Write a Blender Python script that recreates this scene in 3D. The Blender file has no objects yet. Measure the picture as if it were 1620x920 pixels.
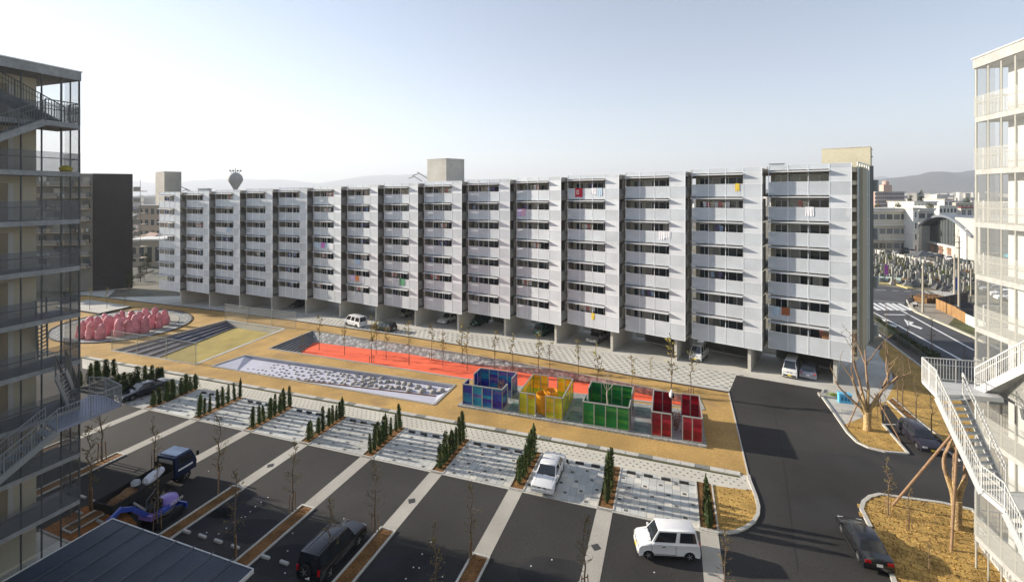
import bpy, bmesh, math, random
from mathutils import Vector, Matrix, noise as mnoise
from mathutils.geometry import tessellate_polygon
S = bpy.context.scene
COL = S.collection
random.seed(7)
R = math.radians
# ---------------- camera ----------------
FPX, CXP, HYP, EYE = 740.0, 810.0, 308.0, 19.5      # focal length, centre, horizon (px of the 1620 wide photo), eye height
cam_d = bpy.data.cameras.new('camera'); cam = bpy.data.objects.new('camera', cam_d); COL.objects.link(cam)
cam.location = (0, 0, EYE); cam.rotation_euler = (R(90), 0, 0)
cam_d.sensor_width = 36; cam_d.lens = FPX/1620*36; cam_d.shift_y = -(460-HYP)/1620
cam_d.clip_start = 0.2; cam_d.clip_end = 60000
S.camera = cam
# ---------------- sky and sun ----------------
SUN_EL, SUN_D = 17.0, (-0.946, 0.324)               # where the sun stands (horizontal direction)
w = bpy.data.worlds.new('World'); S.world = w; w.use_nodes = True
nt = w.node_tree; bg = nt.nodes['Background']
sky = nt.nodes.new('ShaderNodeTexSky'); sky.sky_type = 'NISHITA'; sky.sun_disc = False
sky.sun_elevation = R(SUN_EL); sky.sun_rotation = math.atan2(SUN_D[0], SUN_D[1])
sky.air_density = 1.0; sky.dust_density = .12; sky.ozone_density = 1.0; sky.altitude = 50
hs = nt.nodes.new('ShaderNodeHueSaturation'); hs.inputs['Saturation'].default_value = .75; nt.links.new(sky.outputs[0], hs.inputs['Color'])
tn = nt.nodes.new('ShaderNodeVectorMath'); tn.operation = 'MULTIPLY'; tn.inputs[1].default_value = (1.01, .985, 1.03); nt.links.new(hs.outputs[0], tn.inputs[0]); nt.links.new(tn.outputs[0], bg.inputs[0]); bg.inputs[1].default_value = 0.08
sd = bpy.data.lights.new('sun', 'SUN'); sd.energy = 5.0; sd.angle = R(0.8); sd.color = (1.0, 0.91, 0.78)
sun = bpy.data.objects.new('sun', sd); COL.objects.link(sun)
sv = Vector((SUN_D[0]*math.cos(R(SUN_EL)), SUN_D[1]*math.cos(R(SUN_EL)), math.sin(R(SUN_EL))))
sun.rotation_euler = (-sv).to_track_quat('-Z', 'Y').to_euler(); sun.location = (-60, 20, 60)
S.view_settings.view_transform = 'Standard'; S.view_settings.look = 'None'
S.view_settings.exposure = 1.3; S.view_settings.gamma = 1.0
# ---------------- helpers ----------------
ORD = ['first','second','third','fourth','fifth','sixth','seventh','eighth','ninth','tenth','eleventh','twelfth','thirteenth','fourteenth','fifteenth','sixteenth','seventeenth','eighteenth','nineteenth','twentieth','twenty-first','twenty-second','twenty-third','twenty-fourth','twenty-fifth','twenty-sixth','twenty-seventh']
def zg(x, y):                                        # the site falls gently away to the far left
    return 0.0218*x - 0.01003*y - 0.271
def gp(px, py, h=0.0):                               # surveyed point: pixel -> ground (+h)
    dx = (px-CXP)/FPX; dz = -(py-HYP)/FPX
    t = (EYE+0.271-h)/(0.0218*dx-0.01003-dz)
    return Vector((t*dx, t, zg(t*dx, t)+h))
def zp(px, py, Y):                                   # point at known depth
    return Vector(((px-CXP)/FPX*Y, Y, EYE-(py-HYP)/FPX*Y))
def on(x, y, h=0.0): return Vector((x, y, zg(x, y)+h))
class MB:
    def __init__(s): s.v = []; s.f = []
    def add(s, vs, fs):
        o = len(s.v); s.v += [tuple(p) for p in vs]; s.f += [tuple(i+o for i in f) for f in fs]
    def box(s, c, d, rz=0, M=None):
        x, y, z = d[0]/2, d[1]/2, d[2]/2
        ps = [Vector((a*x, b*y, e*z)) for e in (-1, 1) for b in (-1, 1) for a in (-1, 1)]
        if rz: m = Matrix.Rotation(rz, 3, 'Z'); ps = [m @ p for p in ps]
        if M: ps = [M @ p for p in ps]
        s.add([p+Vector(c) for p in ps], [(0,2,3,1),(4,5,7,6),(0,1,5,4),(2,6,7,3),(0,4,6,2),(1,3,7,5)])
    def bb(s, a, b):
        s.box([(a[i]+b[i])/2 for i in range(3)], [abs(b[i]-a[i]) for i in range(3)])
    def prism(s, poly, z0, z1):                      # poly: (x,y) ccw ; z0/z1 numbers or functions
        n = len(poly); f0 = z0 if callable(z0) else (lambda x, y: z0); f1 = z1 if callable(z1) else (lambda x, y: z1)
        s.add([(p[0], p[1], f0(p[0], p[1])) for p in poly]+[(p[0], p[1], f1(p[0], p[1])) for p in poly],
              [tuple(range(n-1, -1, -1)), tuple(range(n, 2*n))]+[(i, (i+1) % n, (i+1) % n+n, i+n) for i in range(n)])
    def bar(s, a, b, w, h=None):                     # rectangular bar between two points
        a = Vector(a); b = Vector(b); h = h or w; d = b-a
        if d.length < 1e-6: return
        up = Vector((0, 0, 1)) if abs(d.normalized().z) < .98 else Vector((0, 1, 0))
        sx = d.cross(up).normalized()*w/2; sz = sx.cross(d).normalized()*h/2
        s.add([a-sx-sz, a+sx-sz, a+sx+sz, a-sx+sz, b-sx-sz, b+sx-sz, b+sx+sz, b-sx+sz],
              [(0,1,2,3),(7,6,5,4),(0,4,5,1),(1,5,6,2),(2,6,7,3),(3,7,4,0)])
    def tube(s, pts, rad, n=6, cap=True):
        pts = [Vector(p) for p in pts]; k = len(pts)
        if not hasattr(rad, '__len__'): rad = [rad]*k
        o = len(s.v)
        for i, p in enumerate(pts):
            d = (pts[min(i+1, k-1)]-pts[max(i-1, 0)]).normalized()
            up = Vector((0, 0, 1)) if abs(d.z) < .9 else Vector((1, 0, 0))
            a = d.cross(up).normalized(); b = d.cross(a)
            for j in range(n):
                t = 2*math.pi*j/n; q = p+(a*math.cos(t)+b*math.sin(t))*rad[i]; s.v.append(tuple(q))
        for i in range(k-1):
            for j in range(n):
                s.f.append((o+i*n+j, o+i*n+(j+1) % n, o+(i+1)*n+(j+1) % n, o+(i+1)*n+j))
        if cap: s.f.append(tuple(o+j for j in range(n))); s.f.append(tuple(o+(k-1)*n+j for j in range(n-1, -1, -1)))
    def lathe(s, prof, c=(0, 0, 0), n=16, wob=0, seed=0, axis='Z'):
        o = len(s.v)
        for i, (r, z) in enumerate(prof):
            for j in range(n):
                t = 2*math.pi*j/n
                q = Vector((r*math.cos(t), r*math.sin(t), z))
                if wob: q *= 1+wob*mnoise.noise(q*1.6+Vector((seed*7.3, seed, 0)))
                if axis == 'Y': q = Vector((q.x, q.z, q.y))
                s.v.append(tuple(q+Vector(c)))
        for i in range(len(prof)-1):
            for j in range(n):
                s.f.append((o+i*n+j, o+i*n+(j+1) % n, o+(i+1)*n+(j+1) % n, o+(i+1)*n+j))
        s.f.append(tuple(o+j for j in range(n-1, -1, -1))); s.f.append(tuple(o+(len(prof)-1)*n+j for j in range(n)))
    def mesh(s, name, mat, smooth=None):
        m = bpy.data.meshes.new(name); m.from_pydata(s.v, [], s.f)
        if mat: m.materials.append(mat)
        bm = bmesh.new(); bm.from_mesh(m); bmesh.ops.recalc_face_normals(bm, faces=bm.faces); bm.to_mesh(m); bm.free()
        if smooth is not None:
            m.polygons.foreach_set('use_smooth', [True]*len(m.polygons))
            m.set_sharp_from_angle(angle=R(smooth))
        m.update(); return m
    def build(s, name, mat, parent=None, loc=None, rz=0, smooth=None, kind=None):
        return inst(name, s.mesh(name, mat, smooth), parent, loc, rz, kind=kind)
def inst(name, mesh, parent=None, loc=None, rz=0, sc=None, kind=None, rot=None):
    o = bpy.data.objects.new(name, mesh); COL.objects.link(o)
    if parent: o.parent = parent
    if loc is not None: o.location = loc
    if rot is not None: o.rotation_euler = rot
    elif rz: o.rotation_euler = (0, 0, rz)
    if sc is not None: o.scale = sc if hasattr(sc, '__len__') else (sc, sc, sc)
    if kind: o['kind'] = kind
    return o
def tag(o, label, cat, group=None):
    o['label'] = label; o['category'] = cat
    if group: o['group'] = group
    return o
def thing(name, label, cat, loc=(0, 0, 0), rz=0, group=None):
    o = inst(name, None, None, loc, rz); return tag(o, label, cat, group)
def copy_tree(o, parent=None):
    c = o.copy(); COL.objects.link(c)
    if parent: c.parent = parent
    for ch in o.children: copy_tree(ch, c)
    return c
def sheet(name, poly, mat, h=0.0, holes=(), kind='structure', zf=zg):       # thin ground sheet following the slope
    loops = [[Vector((p[0], p[1], 0)) for p in poly]]+[[Vector((p[0], p[1], 0)) for p in hl] for hl in holes]
    tris = tessellate_polygon(loops); vs = [v for l in loops for v in l]
    m = bpy.data.meshes.new(name); m.from_pydata([(v.x, v.y, zf(v.x, v.y)+h) for v in vs], [], [tuple(t) for t in tris])
    bm = bmesh.new(); bm.from_mesh(m)
    for f in bm.faces:
        f.normal_update()
        if f.normal.z < 0: f.normal_flip()
    bm.to_mesh(m); bm.free(); m.materials.append(mat)
    return inst(name, m, kind=kind)
def P(*pp, h=0): return [gp(a, b, h) for a, b in pp]
def lerp(a, b, t): return a+(b-a)*t
# ---------------- materials ----------------
MATS = {}
def mat(name, col, rough=.75, metal=0.0, n=None, fine=None, bump=None, rnd=0.0, vor=None, trans=0.0, spec=0.3, emit=None, coat=0.0, stain=None):
    """n / fine = (scale, amount): brightness noise in world metres; stain = (scale, colour, threshold)"""
    if name in MATS: return MATS[name]
    m = bpy.data.materials.new(name); m.use_nodes = True; t = m.node_tree; N = t.nodes.new; Lk = t.links.new
    b = t.nodes['Principled BSDF']; out = t.nodes['Material Output']
    b.inputs['Roughness'].default_value = rough; b.inputs['Metallic'].default_value = metal
    b.inputs['Specular IOR Level'].default_value = spec; b.inputs['Coat Weight'].default_value = coat
    pos = N('ShaderNodeNewGeometry').outputs['Position']
    rgb = N('ShaderNodeRGB'); rgb.outputs[0].default_value = (*col, 1); cur = rgb.outputs[0]
    def scale_by(cur, fac, lo, hi):
        mr = N('ShaderNodeMapRange'); mr.inputs['From Min'].default_value = .3; mr.inputs['From Max'].default_value = .7
        mr.inputs['To Min'].default_value = lo; mr.inputs['To Max'].default_value = hi; Lk(fac, mr.inputs['Value'])
        vm = N('ShaderNodeVectorMath'); vm.operation = 'SCALE'; Lk(cur, vm.inputs[0]); Lk(mr.outputs[0], vm.inputs['Scale']); return vm.outputs[0]
    for q in (n, fine):
        if q:
            nz = N('ShaderNodeTexNoise'); nz.inputs['Scale'].default_value = q[0]; nz.inputs['Detail'].default_value = 5; Lk(pos, nz.inputs['Vector'])
            cur = scale_by(cur, nz.outputs['Fac'], 1-q[1], 1+q[1])
    if stain:
        nz = N('ShaderNodeTexNoise'); nz.inputs['Scale'].default_value = stain[0]; nz.inputs['Detail'].default_value = 4; Lk(pos, nz.inputs['Vector'])
        mr = N('ShaderNodeMapRange'); mr.inputs['From Min'].default_value = stain[2]; mr.inputs['From Max'].default_value = stain[2]+.12; Lk(nz.outputs['Fac'], mr.inputs['Value'])
        mx = N('ShaderNodeMix'); mx.data_type = 'RGBA'; Lk(mr.outputs[0], mx.inputs['Factor']); Lk(cur, mx.inputs['A']); mx.inputs['B'].default_value = (*stain[1], 1); cur = mx.outputs['Result']
    if vor:
        vv = N('ShaderNodeTexVoronoi'); vv.inputs['Scale'].default_value = vor[0]; Lk(pos, vv.inputs['Vector'])
        mr = N('ShaderNodeMapRange'); mr.inputs['From Max'].default_value = .6; mr.inputs['To Min'].default_value = 1+vor[1]; mr.inputs['To Max'].default_value = 1-vor[1]; Lk(vv.outputs['Distance'], mr.inputs['Value'])
        vm = N('ShaderNodeVectorMath'); vm.operation = 'SCALE'; Lk(cur, vm.inputs[0]); Lk(mr.outputs[0], vm.inputs['Scale']); cur = vm.outputs[0]
    if rnd:
        oi = N('ShaderNodeObjectInfo'); mr = N('ShaderNodeMapRange'); mr.inputs['To Min'].default_value = 1-rnd; mr.inputs['To Max'].default_value = 1+rnd; Lk(oi.outputs['Random'], mr.inputs['Value'])
        vm = N('ShaderNodeVectorMath'); vm.operation = 'SCALE'; Lk(cur, vm.inputs[0]); Lk(mr.outputs[0], vm.inputs['Scale']); cur = vm.outputs[0]
    Lk(cur, b.inputs['Base Color'])
    if bump:
        nz = N('ShaderNodeTexNoise'); nz.inputs['Scale'].default_value = bump[0]; nz.inputs['Detail'].default_value = 4; Lk(pos, nz.inputs['Vector'])
        bp = N('ShaderNodeBump'); bp.inputs['Strength'].default_value = bump[1]; bp.inputs['Distance'].default_value = bump[2] if len(bump) > 2 else .03
        Lk(nz.outputs['Fac'], bp.inputs['Height']); Lk(bp.outputs[0], b.inputs['Normal'])
    if trans:
        tr = N('ShaderNodeBsdfTransparent'); mx = N('ShaderNodeMixShader'); mx.inputs[0].default_value = trans
        Lk(b.outputs[0], mx.inputs[1]); Lk(tr.outputs[0], mx.inputs[2]); Lk(mx.outputs[0], out.inputs[0])
    if emit: b.inputs['Emission Color'].default_value = (*emit[0], 1); b.inputs['Emission Strength'].default_value = emit[1]
    MATS[name] = m; return m
def cglass(name, col, band=None, mixc=.45):          # coloured film glass in horizontal bands (bands = colours)
    if name in MATS: return MATS[name]
    m = bpy.data.materials.new(name); m.use_nodes = True; t = m.node_tree; N = t.nodes.new; Lk = t.links.new
    b = t.nodes['Principled BSDF']; out = t.nodes['Material Output']; b.inputs['Roughness'].default_value = .12
    tc = N('ShaderNodeTexCoord'); oi = N('ShaderNodeObjectInfo')
    sp = N('ShaderNodeSeparateXYZ'); Lk(tc.outputs['Object'], sp.inputs[0])
    ml = N('ShaderNodeMath'); ml.operation = 'MULTIPLY'; ml.inputs[1].default_value = 3.4; Lk(sp.outputs['Z'], ml.inputs[0])
    fl = N('ShaderNodeMath'); fl.operation = 'FLOOR'; Lk(ml.outputs[0], fl.inputs[0])
    cb = N('ShaderNodeCombineXYZ'); Lk(fl.outputs[0], cb.inputs[0]); Lk(oi.outputs['Random'], cb.inputs[1])
    wn = N('ShaderNodeTexWhiteNoise'); wn.noise_dimensions = '3D'; Lk(cb.outputs[0], wn.inputs['Vector'])
    nz = N('ShaderNodeTexNoise'); nz.inputs['Scale'].default_value = 1.5
    mp = N('ShaderNodeVectorMath'); mp.operation = 'MULTIPLY'; mp.inputs[1].default_value = (1, 1, 9); Lk(tc.outputs['Object'], mp.inputs[0]); Lk(mp.outputs[0], nz.inputs['Vector'])
    ad = N('ShaderNodeMath'); ad.operation = 'MULTIPLY_ADD'; ad.inputs[1].default_value = .5; Lk(nz.outputs['Fac'], ad.inputs[0])
    ad2 = N('ShaderNodeMath'); ad2.operation = 'MULTIPLY_ADD'; ad2.inputs[1].default_value = .85; ad2.inputs[2].default_value = -.15; Lk(wn.outputs['Value'], ad2.inputs[0]); Lk(ad2.outputs[0], ad.inputs[2])
    cr = N('ShaderNodeValToRGB'); Lk(ad.outputs[0], cr.inputs[0])
    els = cr.color_ramp.elements
    while len(els) < len(band): els.new(.5)
    for i, c in enumerate(band): els[i].position = i/(len(band)-1); els[i].color = (*c, 1)
    Lk(cr.outputs[0], b.inputs['Base Color'])
    tr = N('ShaderNodeBsdfTransparent'); Lk(cr.outputs[0], tr.inputs[0]); mx = N('ShaderNodeMixShader'); mx.inputs[0].default_value = mixc
    Lk(b.outputs[0], mx.inputs[1]); Lk(tr.outputs[0], mx.inputs[2]); Lk(mx.outputs[0], out.inputs[0])
    MATS[name] = m; return m
M_ASPH = mat('asphalt', (.040, .038, .036), .9, n=(.12, .35), fine=(28, .5), bump=(60, .5, .01), stain=(.16, (.036, .035, .036), .55))
M_ROAD = mat('road_asphalt', (.085, .085, .09), .9, n=(.2, .15), fine=(30, .3))
M_SOIL = mat('decomposed_granite', (.46, .29, .10), .95, n=(.25, .22), fine=(9, .22), bump=(30, .4, .02), stain=(.28, (.36, .23, .095), .58))
M_DIRT = mat('brown_mulch', (.20, .10, .035), .95, n=(1.2, .3), fine=(14, .5), bump=(20, .8, .05))
M_GRASS = mat('dry_grass', (.46, .29, .085), .95, n=(.8, .25), fine=(12, .35), bump=(18, .7, .05))
M_LAWN = mat('lawn', (.38, .30, .09), .95, n=(.3, .18), fine=(10, .2), bump=(30, .5, .02))
M_CONC = mat('concrete', (.36, .34, .30), .8, n=(.5, .15), fine=(6, .12), bump=(12, .15, .01))
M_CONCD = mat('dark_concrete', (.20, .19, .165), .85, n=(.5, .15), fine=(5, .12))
M_CONCL = mat('pale_concrete', (.50, .48, .43), .8, n=(.4, .12), fine=(8, .15), bump=(14, .15, .01))
M_STRIP = mat('strip_concrete', (.40, .375, .33), .85, n=(.3, .15), fine=(25, .22))
M_PAVE = mat('paver_white', (.62, .59, .52), .85, n=(.35, .12), fine=(14, .15), rnd=.09)
M_PAVEG = mat('paver_grey', (.50, .50, .47), .85, n=(.35, .15), fine=(14, .15), rnd=.12)
M_PAVED = mat('paver_dark', (.13, .13, .12), .85, fine=(14, .2), rnd=.2)
M_KERBW = mat('kerb_white', (.52, .50, .45), .8, fine=(8, .15), rnd=.08)
M_KERBD = mat('kerb_dark', (.22, .22, .20), .85, fine=(8, .2), rnd=.1)
M_RED = mat('orange_court', (.90, .15, .07), .85, n=(.3, .12), fine=(5, .12), stain=(.5, (.70, .16, .08), .68))
M_COB = mat('cobble_bank', (.40, .41, .40), .85, vor=(1.8, .45), fine=(8, .2), bump=(5, .6, .08))
M_LAV = mat('lavender_plaster', (.52, .52, .60), .8, n=(.3, .08), fine=(8, .06))
M_STEPB = mat('blue_grey_step', (.11, .12, .17), .8, n=(.8, .2), fine=(10, .2))
M_STEPG = mat('steel_grey_step', (.22, .23, .24), .8, fine=(10, .15))
M_ROCK = mat('granite', (.33, .31, .28), .85, fine=(6, .3), bump=(9, .5, .05), rnd=.15)
M_PINK = mat('pink_stone', (.64, .25, .28), .7, n=(1.2, .25), fine=(9, .25), bump=(6, .9, .09), rnd=.12, stain=(2.2, (.68, .42, .40), .62))
M_WHITE = mat('white_paint', (.78, .77, .74), .5)
M_STEEL = mat('galvanised_steel', (.42, .44, .44), .45, .5, fine=(4, .1))
M_STEELD = mat('dark_steel', (.14, .145, .14), .5, .3)
M_STEELW = mat('pale_steel', (.62, .62, .60), .45, .2, fine=(3, .08))
M_MESHP = mat('perforated_aluminium', (.70, .74, .78), .5, .12, n=(.45, .08), fine=(14, .08), trans=.27, rnd=.06)
M_MESHS = mat('perforated_aluminium_side', (.76, .79, .82), .5, .12, n=(.45, .08), fine=(14, .08), trans=.13, rnd=.05)
M_ALU = mat('aluminium_frame', (.86, .88, .90), .45, .1)
M_MESHN = mat('steel_mesh', (.10, .10, .09), .6, .2, trans=.86)
M_MESHR = mat('rail_mesh', (.14, .15, .16), .6, .2, trans=.6)
M_MESHG = mat('gallery_mesh', (.34, .35, .34), .6, .1, trans=.87)
M_MESHW = mat('end_mesh', (.55, .63, .63), .3, .3, trans=.38)
M_NET = mat('net_mesh', (.35, .33, .27), .8, trans=.85)
M_WALL = mat('balcony_wall', (.42, .385, .30), .85, n=(.6, .12), rnd=.06)
M_CREAM = mat('cream_wall', (.66, .60, .46), .85, n=(.4, .08))
M_CREAMD = mat('tan_wall', (.40, .33, .235), .85, n=(.5, .12))
M_WHITEW = mat('white_wall', (.70, .69, .65), .8, n=(.4, .06))
M_GLASS = mat('window_glass', (.035, .045, .05), .08, spec=.8, rnd=.5)
M_GLASSL = mat('curtained_glass', (.30, .29, .26), .15, spec=.7, rnd=.5)
M_GLASSC = mat('car_glass', (.02, .024, .028), .06, spec=.9)
M_BLACK = mat('black_rubber', (.018, .018, .018), .8)
M_RIM = mat('wheel_rim', (.50, .50, .50), .35, .7)
M_BARK = mat('bark', (.16, .115, .075), .9, fine=(14, .3), bump=(20, .6, .02))
M_BARKY = mat('yellow_bark', (.44, .31, .15), .9, n=(1.5, .3), fine=(9, .35), bump=(11, 1.0, .06))
M_POLE = mat('timber_pole', (.27, .17, .10), .85, fine=(8, .3))
M_TWIG = mat('twig', (.13, .09, .06), .9)
M_CYP = mat('conifer_green', (.05, .075, .022), .9, n=(2.5, .4), rnd=.35, stain=(1.6, (.11, .085, .03), .6))
M_CYPY = mat('conifer_tip', (.15, .15, .04), .9, rnd=.2)
M_LEAF = mat('autumn_leaf', (.22, .17, .06), .8, rnd=.2)
M_BAM = mat('bamboo_leaf', (.27, .23, .06), .8, rnd=.2)
M_EVER = mat('evergreen', (.06, .08, .03), .9, n=(.5, .3))
# ================= GROUND =================
Bd = Vector((.3235, .9462, 0)); Ad = Vector((-.9317, .3633, 0))      # parking rows: away from us / to the left
F0 = gp(1107, 838)
def F(a, b=0, h=0): q = F0+Ad*a+Bd*b; return Vector((q.x, q.y, zg(q.x, q.y)+h))
def a_of(px, py): q = gp(px, py)-F0; return (q.x*.9462-q.y*.3235)/(Ad.x*.9462-Ad.y*.3235)
STRIPS = [a_of(*p) for p in [(1107,838),(944.4,803.4),(805,773),(681,745.5),(573.5,719.5),(474.5,699),(388,678.5),(306,660.5),(232,644)]]
near_edge = [(1184,752.4),(880,695.9),(435,617.8),(134,564.7),(40,548)]
far_edge = [(60,462),(141,468),(356,493),(470,508),(640,532),(849,566),(1000,595),(1153,621)]
park = P(*near_edge)+P(*far_edge)
red_near = [(425,551),(640,584),(740,600),(880,619),(1030,636),(1113,648)]
red_far = [(1105,630),(1032,614),(880,584),(723,557.5),(600,538.5),(494,523)]
red_rim = P(*red_near)+P(*red_far)
lawn_rim = P((177,554),(309,576),(450,520),(358,506))
rock_rim = P((335,579),(687,640),(720,609),(388,561.5))
site_hole = [Vector((p.x, p.y, 0)) for p in park]
U = Vector((-.909, .418, 0)); V2 = Vector((.418, .909, 0))           # fall line of the site and its perpendicular
def zbase(x, y):
    s = (Vector((x-33.9, y-46.7, 0))).dot(U); return -.024*max(-90, min(150, s))-.035
def uv(s, t): q = Vector((33.9, 46.7, 0))+U*s+V2*t; return q
M_BASE = mat('outer_ground', (.20, .18, .13), .95, n=(.04, .35), fine=(.6, .3))
M_FAR = mat('far_ground', (.14, .14, .11), .95, n=(.02, .4), fine=(.2, .35))
mb = MB()
for s0, s1 in ((-9000, -90), (150, 9000)):
    q = [uv(s0, -9000), uv(s1, -9000), uv(s1, 9000), uv(s0, 9000)]
    mb.add([(p.x, p.y, zbase(p.x, p.y)) for p in q], [(0,1,2,3)])
mb.build('outer_ground', M_FAR, kind='structure')
sheet('ground', [uv(-90, -9000), uv(150, -9000), uv(150, 9000), uv(-90, 9000)], M_BASE, 0, [site_hole], zf=zbase)
soil = sheet('park_ground', park, M_SOIL, 0, [red_rim, lawn_rim, rock_rim])
# asphalt of the parking yard and the lane on the right
Z0 = 0.0
lane_top = P((1153,621),(1165,593),(1303,616),(1420,640))
yard = [on(-62, 6), on(60, 6), on(60, 34)]+[lane_top[3], lane_top[2], lane_top[1], lane_top[0]]+P(*near_edge[:4])+[on(-66, 60)]
sheet('parking_asphalt', yard, M_ASPH, 0.0)
# ---- paved forecourt between park and building
fc = P(*[(p[0], p[1]) for p in reversed(far_edge)])
Rr = [(33.9, 46.7)]
for th in [30]*5+[24.4]*5+[19.2]*5:
    x, y = Rr[-1]; Rr.append((x-7.9*math.cos(R(th)), y+7.9*math.sin(R(th))))
TH = [30]*5+[24.4]*5+[19.2]*5
back = [on(x-1+.5*9, y+.87*9) for x, y in Rr]
fore = P((1153,621),(1165,593))+[on(33.0, 45.9), on(38, 50)]+[on(p.x+3, p.y+1) for p in back[:1]]+back+[on(-90, 104)]+fc[::-1][:0]+P((205,440),(60,462))+P(*far_edge[1:-1])
M_FORE = mat('forecourt_slab', (.58, .56, .50), .85, n=(.3, .12), fine=(9, .12), stain=(.2, (.51, .50, .45), .6))
fo = sheet('forecourt_paving', fore, M_FORE, .006)
# dark pavers of the forecourt (small: joined)
def inpoly(p, poly):
    c = False; j = len(poly)-1
    for i in range(len(poly)):
        a, b = poly[i], poly[j]
        if (a[1] > p[1]) != (b[1] > p[1]) and p[0] < (b[0]-a[0])*(p[1]-a[1])/(b[1]-a[1])+a[0]: c = not c
        j = i
    return c
front = [Vector((x-.5*.2, y-.87*.2, 0)) for x, y in Rr]
zone = P(*far_edge[1:])+P((1165,593))+[front[1]]+front[2:]
mb = MB(); mj = MB()
d1 = Vector((.878, -.478, 0)); d2 = Vector((.478, .878, 0))
for i in range(-150, 40):
    for j in range(0, 52):
        q = Vector((20, 48, 0))+d1*(i*.86+(j % 2)*.43)+d2*(j*.62-14)
        if not inpoly(q, zone): continue
        mb.add([tuple(on(*(q+d1*a+d2*b)[:2], .013)) for a, b in ((-.19,-.1),(.19,-.1),(.19,.1),(-.19,.1))], [(0,1,2,3)])
mb.build('dark_paver_rows', M_PAVED, fo, kind='stuff')
# thin dark kerb line along both edges of the park
def kerbline(name, pts, m, w, h, par=None, h0=0.0):
    mb = MB()
    for k_, (a, b) in enumerate(zip(pts[:-1], pts[1:])):
        mb.bar(Vector(a)+Vector((0,0,h0+h/2)), Vector(b)+Vector((0,0,h0+h/2)), w+(k_ % 2)*.006, h+(k_ % 2)*.006)
    return mb.build(name, m, par, kind=None if par else 'structure')
M_DK = mat('dark_kerb', (.07, .06, .05), .85)
kerbline('park_edge_kerb', P(*far_edge), M_DK, .16, .10)
kerbline('park_edge_kerb', P((1153,621),(1184,752.4)), M_KERBW, .10, .05)
kerbline('forecourt_edge_kerb', [p+Vector((0.15,.35,0)) for p in P(*far_edge[1:])], M_KERBW, .35, .05)
# ---- near kerb: single blocks, every fourth dark
kb_n = P(*reversed(near_edge[:4])); kerb = inst('kerb_row', None, kind='structure')
def poly_walk(pts, step):
    out = []; d = 0; i = 0
    for a, b in zip(pts[:-1], pts[1:]):
        L = (b-a).length
        while d < L: out.append((a+(b-a)*(d/L), (b-a).normalized())); d += step
        d -= L
    return out
mk = MB(); mk.box((0,0,.02), (.97, .46, .10)); kmw = mk.mesh('kerb_block', M_KERBW); kmd = mk.mesh('kerb_block_dark', M_KERBD)
mk.mesh
for k, (p, d) in enumerate(poly_walk(P(*near_edge[:4]), 1.0)[1:]):
    inst('kerb_block', kmd if k % 4 == 2 else kmw, kerb, (p.x, p.y, zg(p.x, p.y)), rot=(0, math.asin(-d.x*.0218+d.y*.01003), math.atan2(d.y, d.x)))
kerbline('kerb_joint', [p-Bd*.36+Ad*.6 for p in P(*near_edge[:4])], mat('moss_joint', (.09,.09,.04), .95), .16, .03)
# ---- white walkway with dots, near bays
wk0 = [F(a, 4.95) for a in (-2.2, STRIPS[-1]+6)]; kn = P(*near_edge[:4])
M_WALKW = mat('walkway_paving', (.56, .53, .45), .85, n=(.3, .1), fine=(12, .12))
walk = sheet('dotted_walkway', [F(-2.9, 4.9)]+[p-Bd*.3 for p in kn]+[F(STRIPS[-1]+20, 4.9)], M_WALKW, .012)
mb = MB(); zone = [F(-2.6, 5.15)]+[p-Bd*.6 for p in kn]+[F(STRIPS[-1]+19, 5.15)]
for i in range(-8, 150):
    for j in range(0, 8):
        q = F(i*.5+(j % 2)*.25, 5.1+j*.36)
        if not inpoly(q, zone): continue
        mb.add([tuple(F((i*.5+(j % 2)*.25)+a, 5.1+j*.36+b, .02)) for a, b in ((-.09,-.05),(.09,-.07),(.02,.09))], [(0,1,2)])
mb.build('dark_paver_dots', M_PAVED, walk, kind='stuff')
M_BED = mat('paving_bed', (.27, .265, .25), .9, fine=(8, .2))
def skew(name, m, wa, wb, z0, z1):
    q = [Ad*sa*wa/2+Bd*sb*wb/2 for sa, sb in ((-1,-1),(-1,1),(1,1),(1,-1))]
    n = 4; vs = [(p.x, p.y, .0218*p.x-.01003*p.y+z0) for p in q]+[(p.x, p.y, .0218*p.x-.01003*p.y+z1) for p in q]
    b = MB(); b.add(vs, [(3,2,1,0),(4,5,6,7),(0,1,5,4),(1,2,6,5),(2,3,7,6),(3,0,4,7)]); return b
NB = 5.05; cw, ch = .505, .5
mslab = skew('s', None, cw-.02, ch-.02, .0, .045).mesh('paving_slab', M_PAVEG)
mslabw = skew('s', None, cw-.02, ch-.02, .0, .045).mesh('paving_slab_white', M_PAVE)
mdark = skew('s', None, .24, .22, .03, .052).mesh('dark_paver', M_PAVED)
mstop = skew('s', None, .62, .13, .0, .16).mesh('wheel_stop_block', mat('dark_wheel_stop', (.05,.05,.05), .8))
nsl = 0
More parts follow.
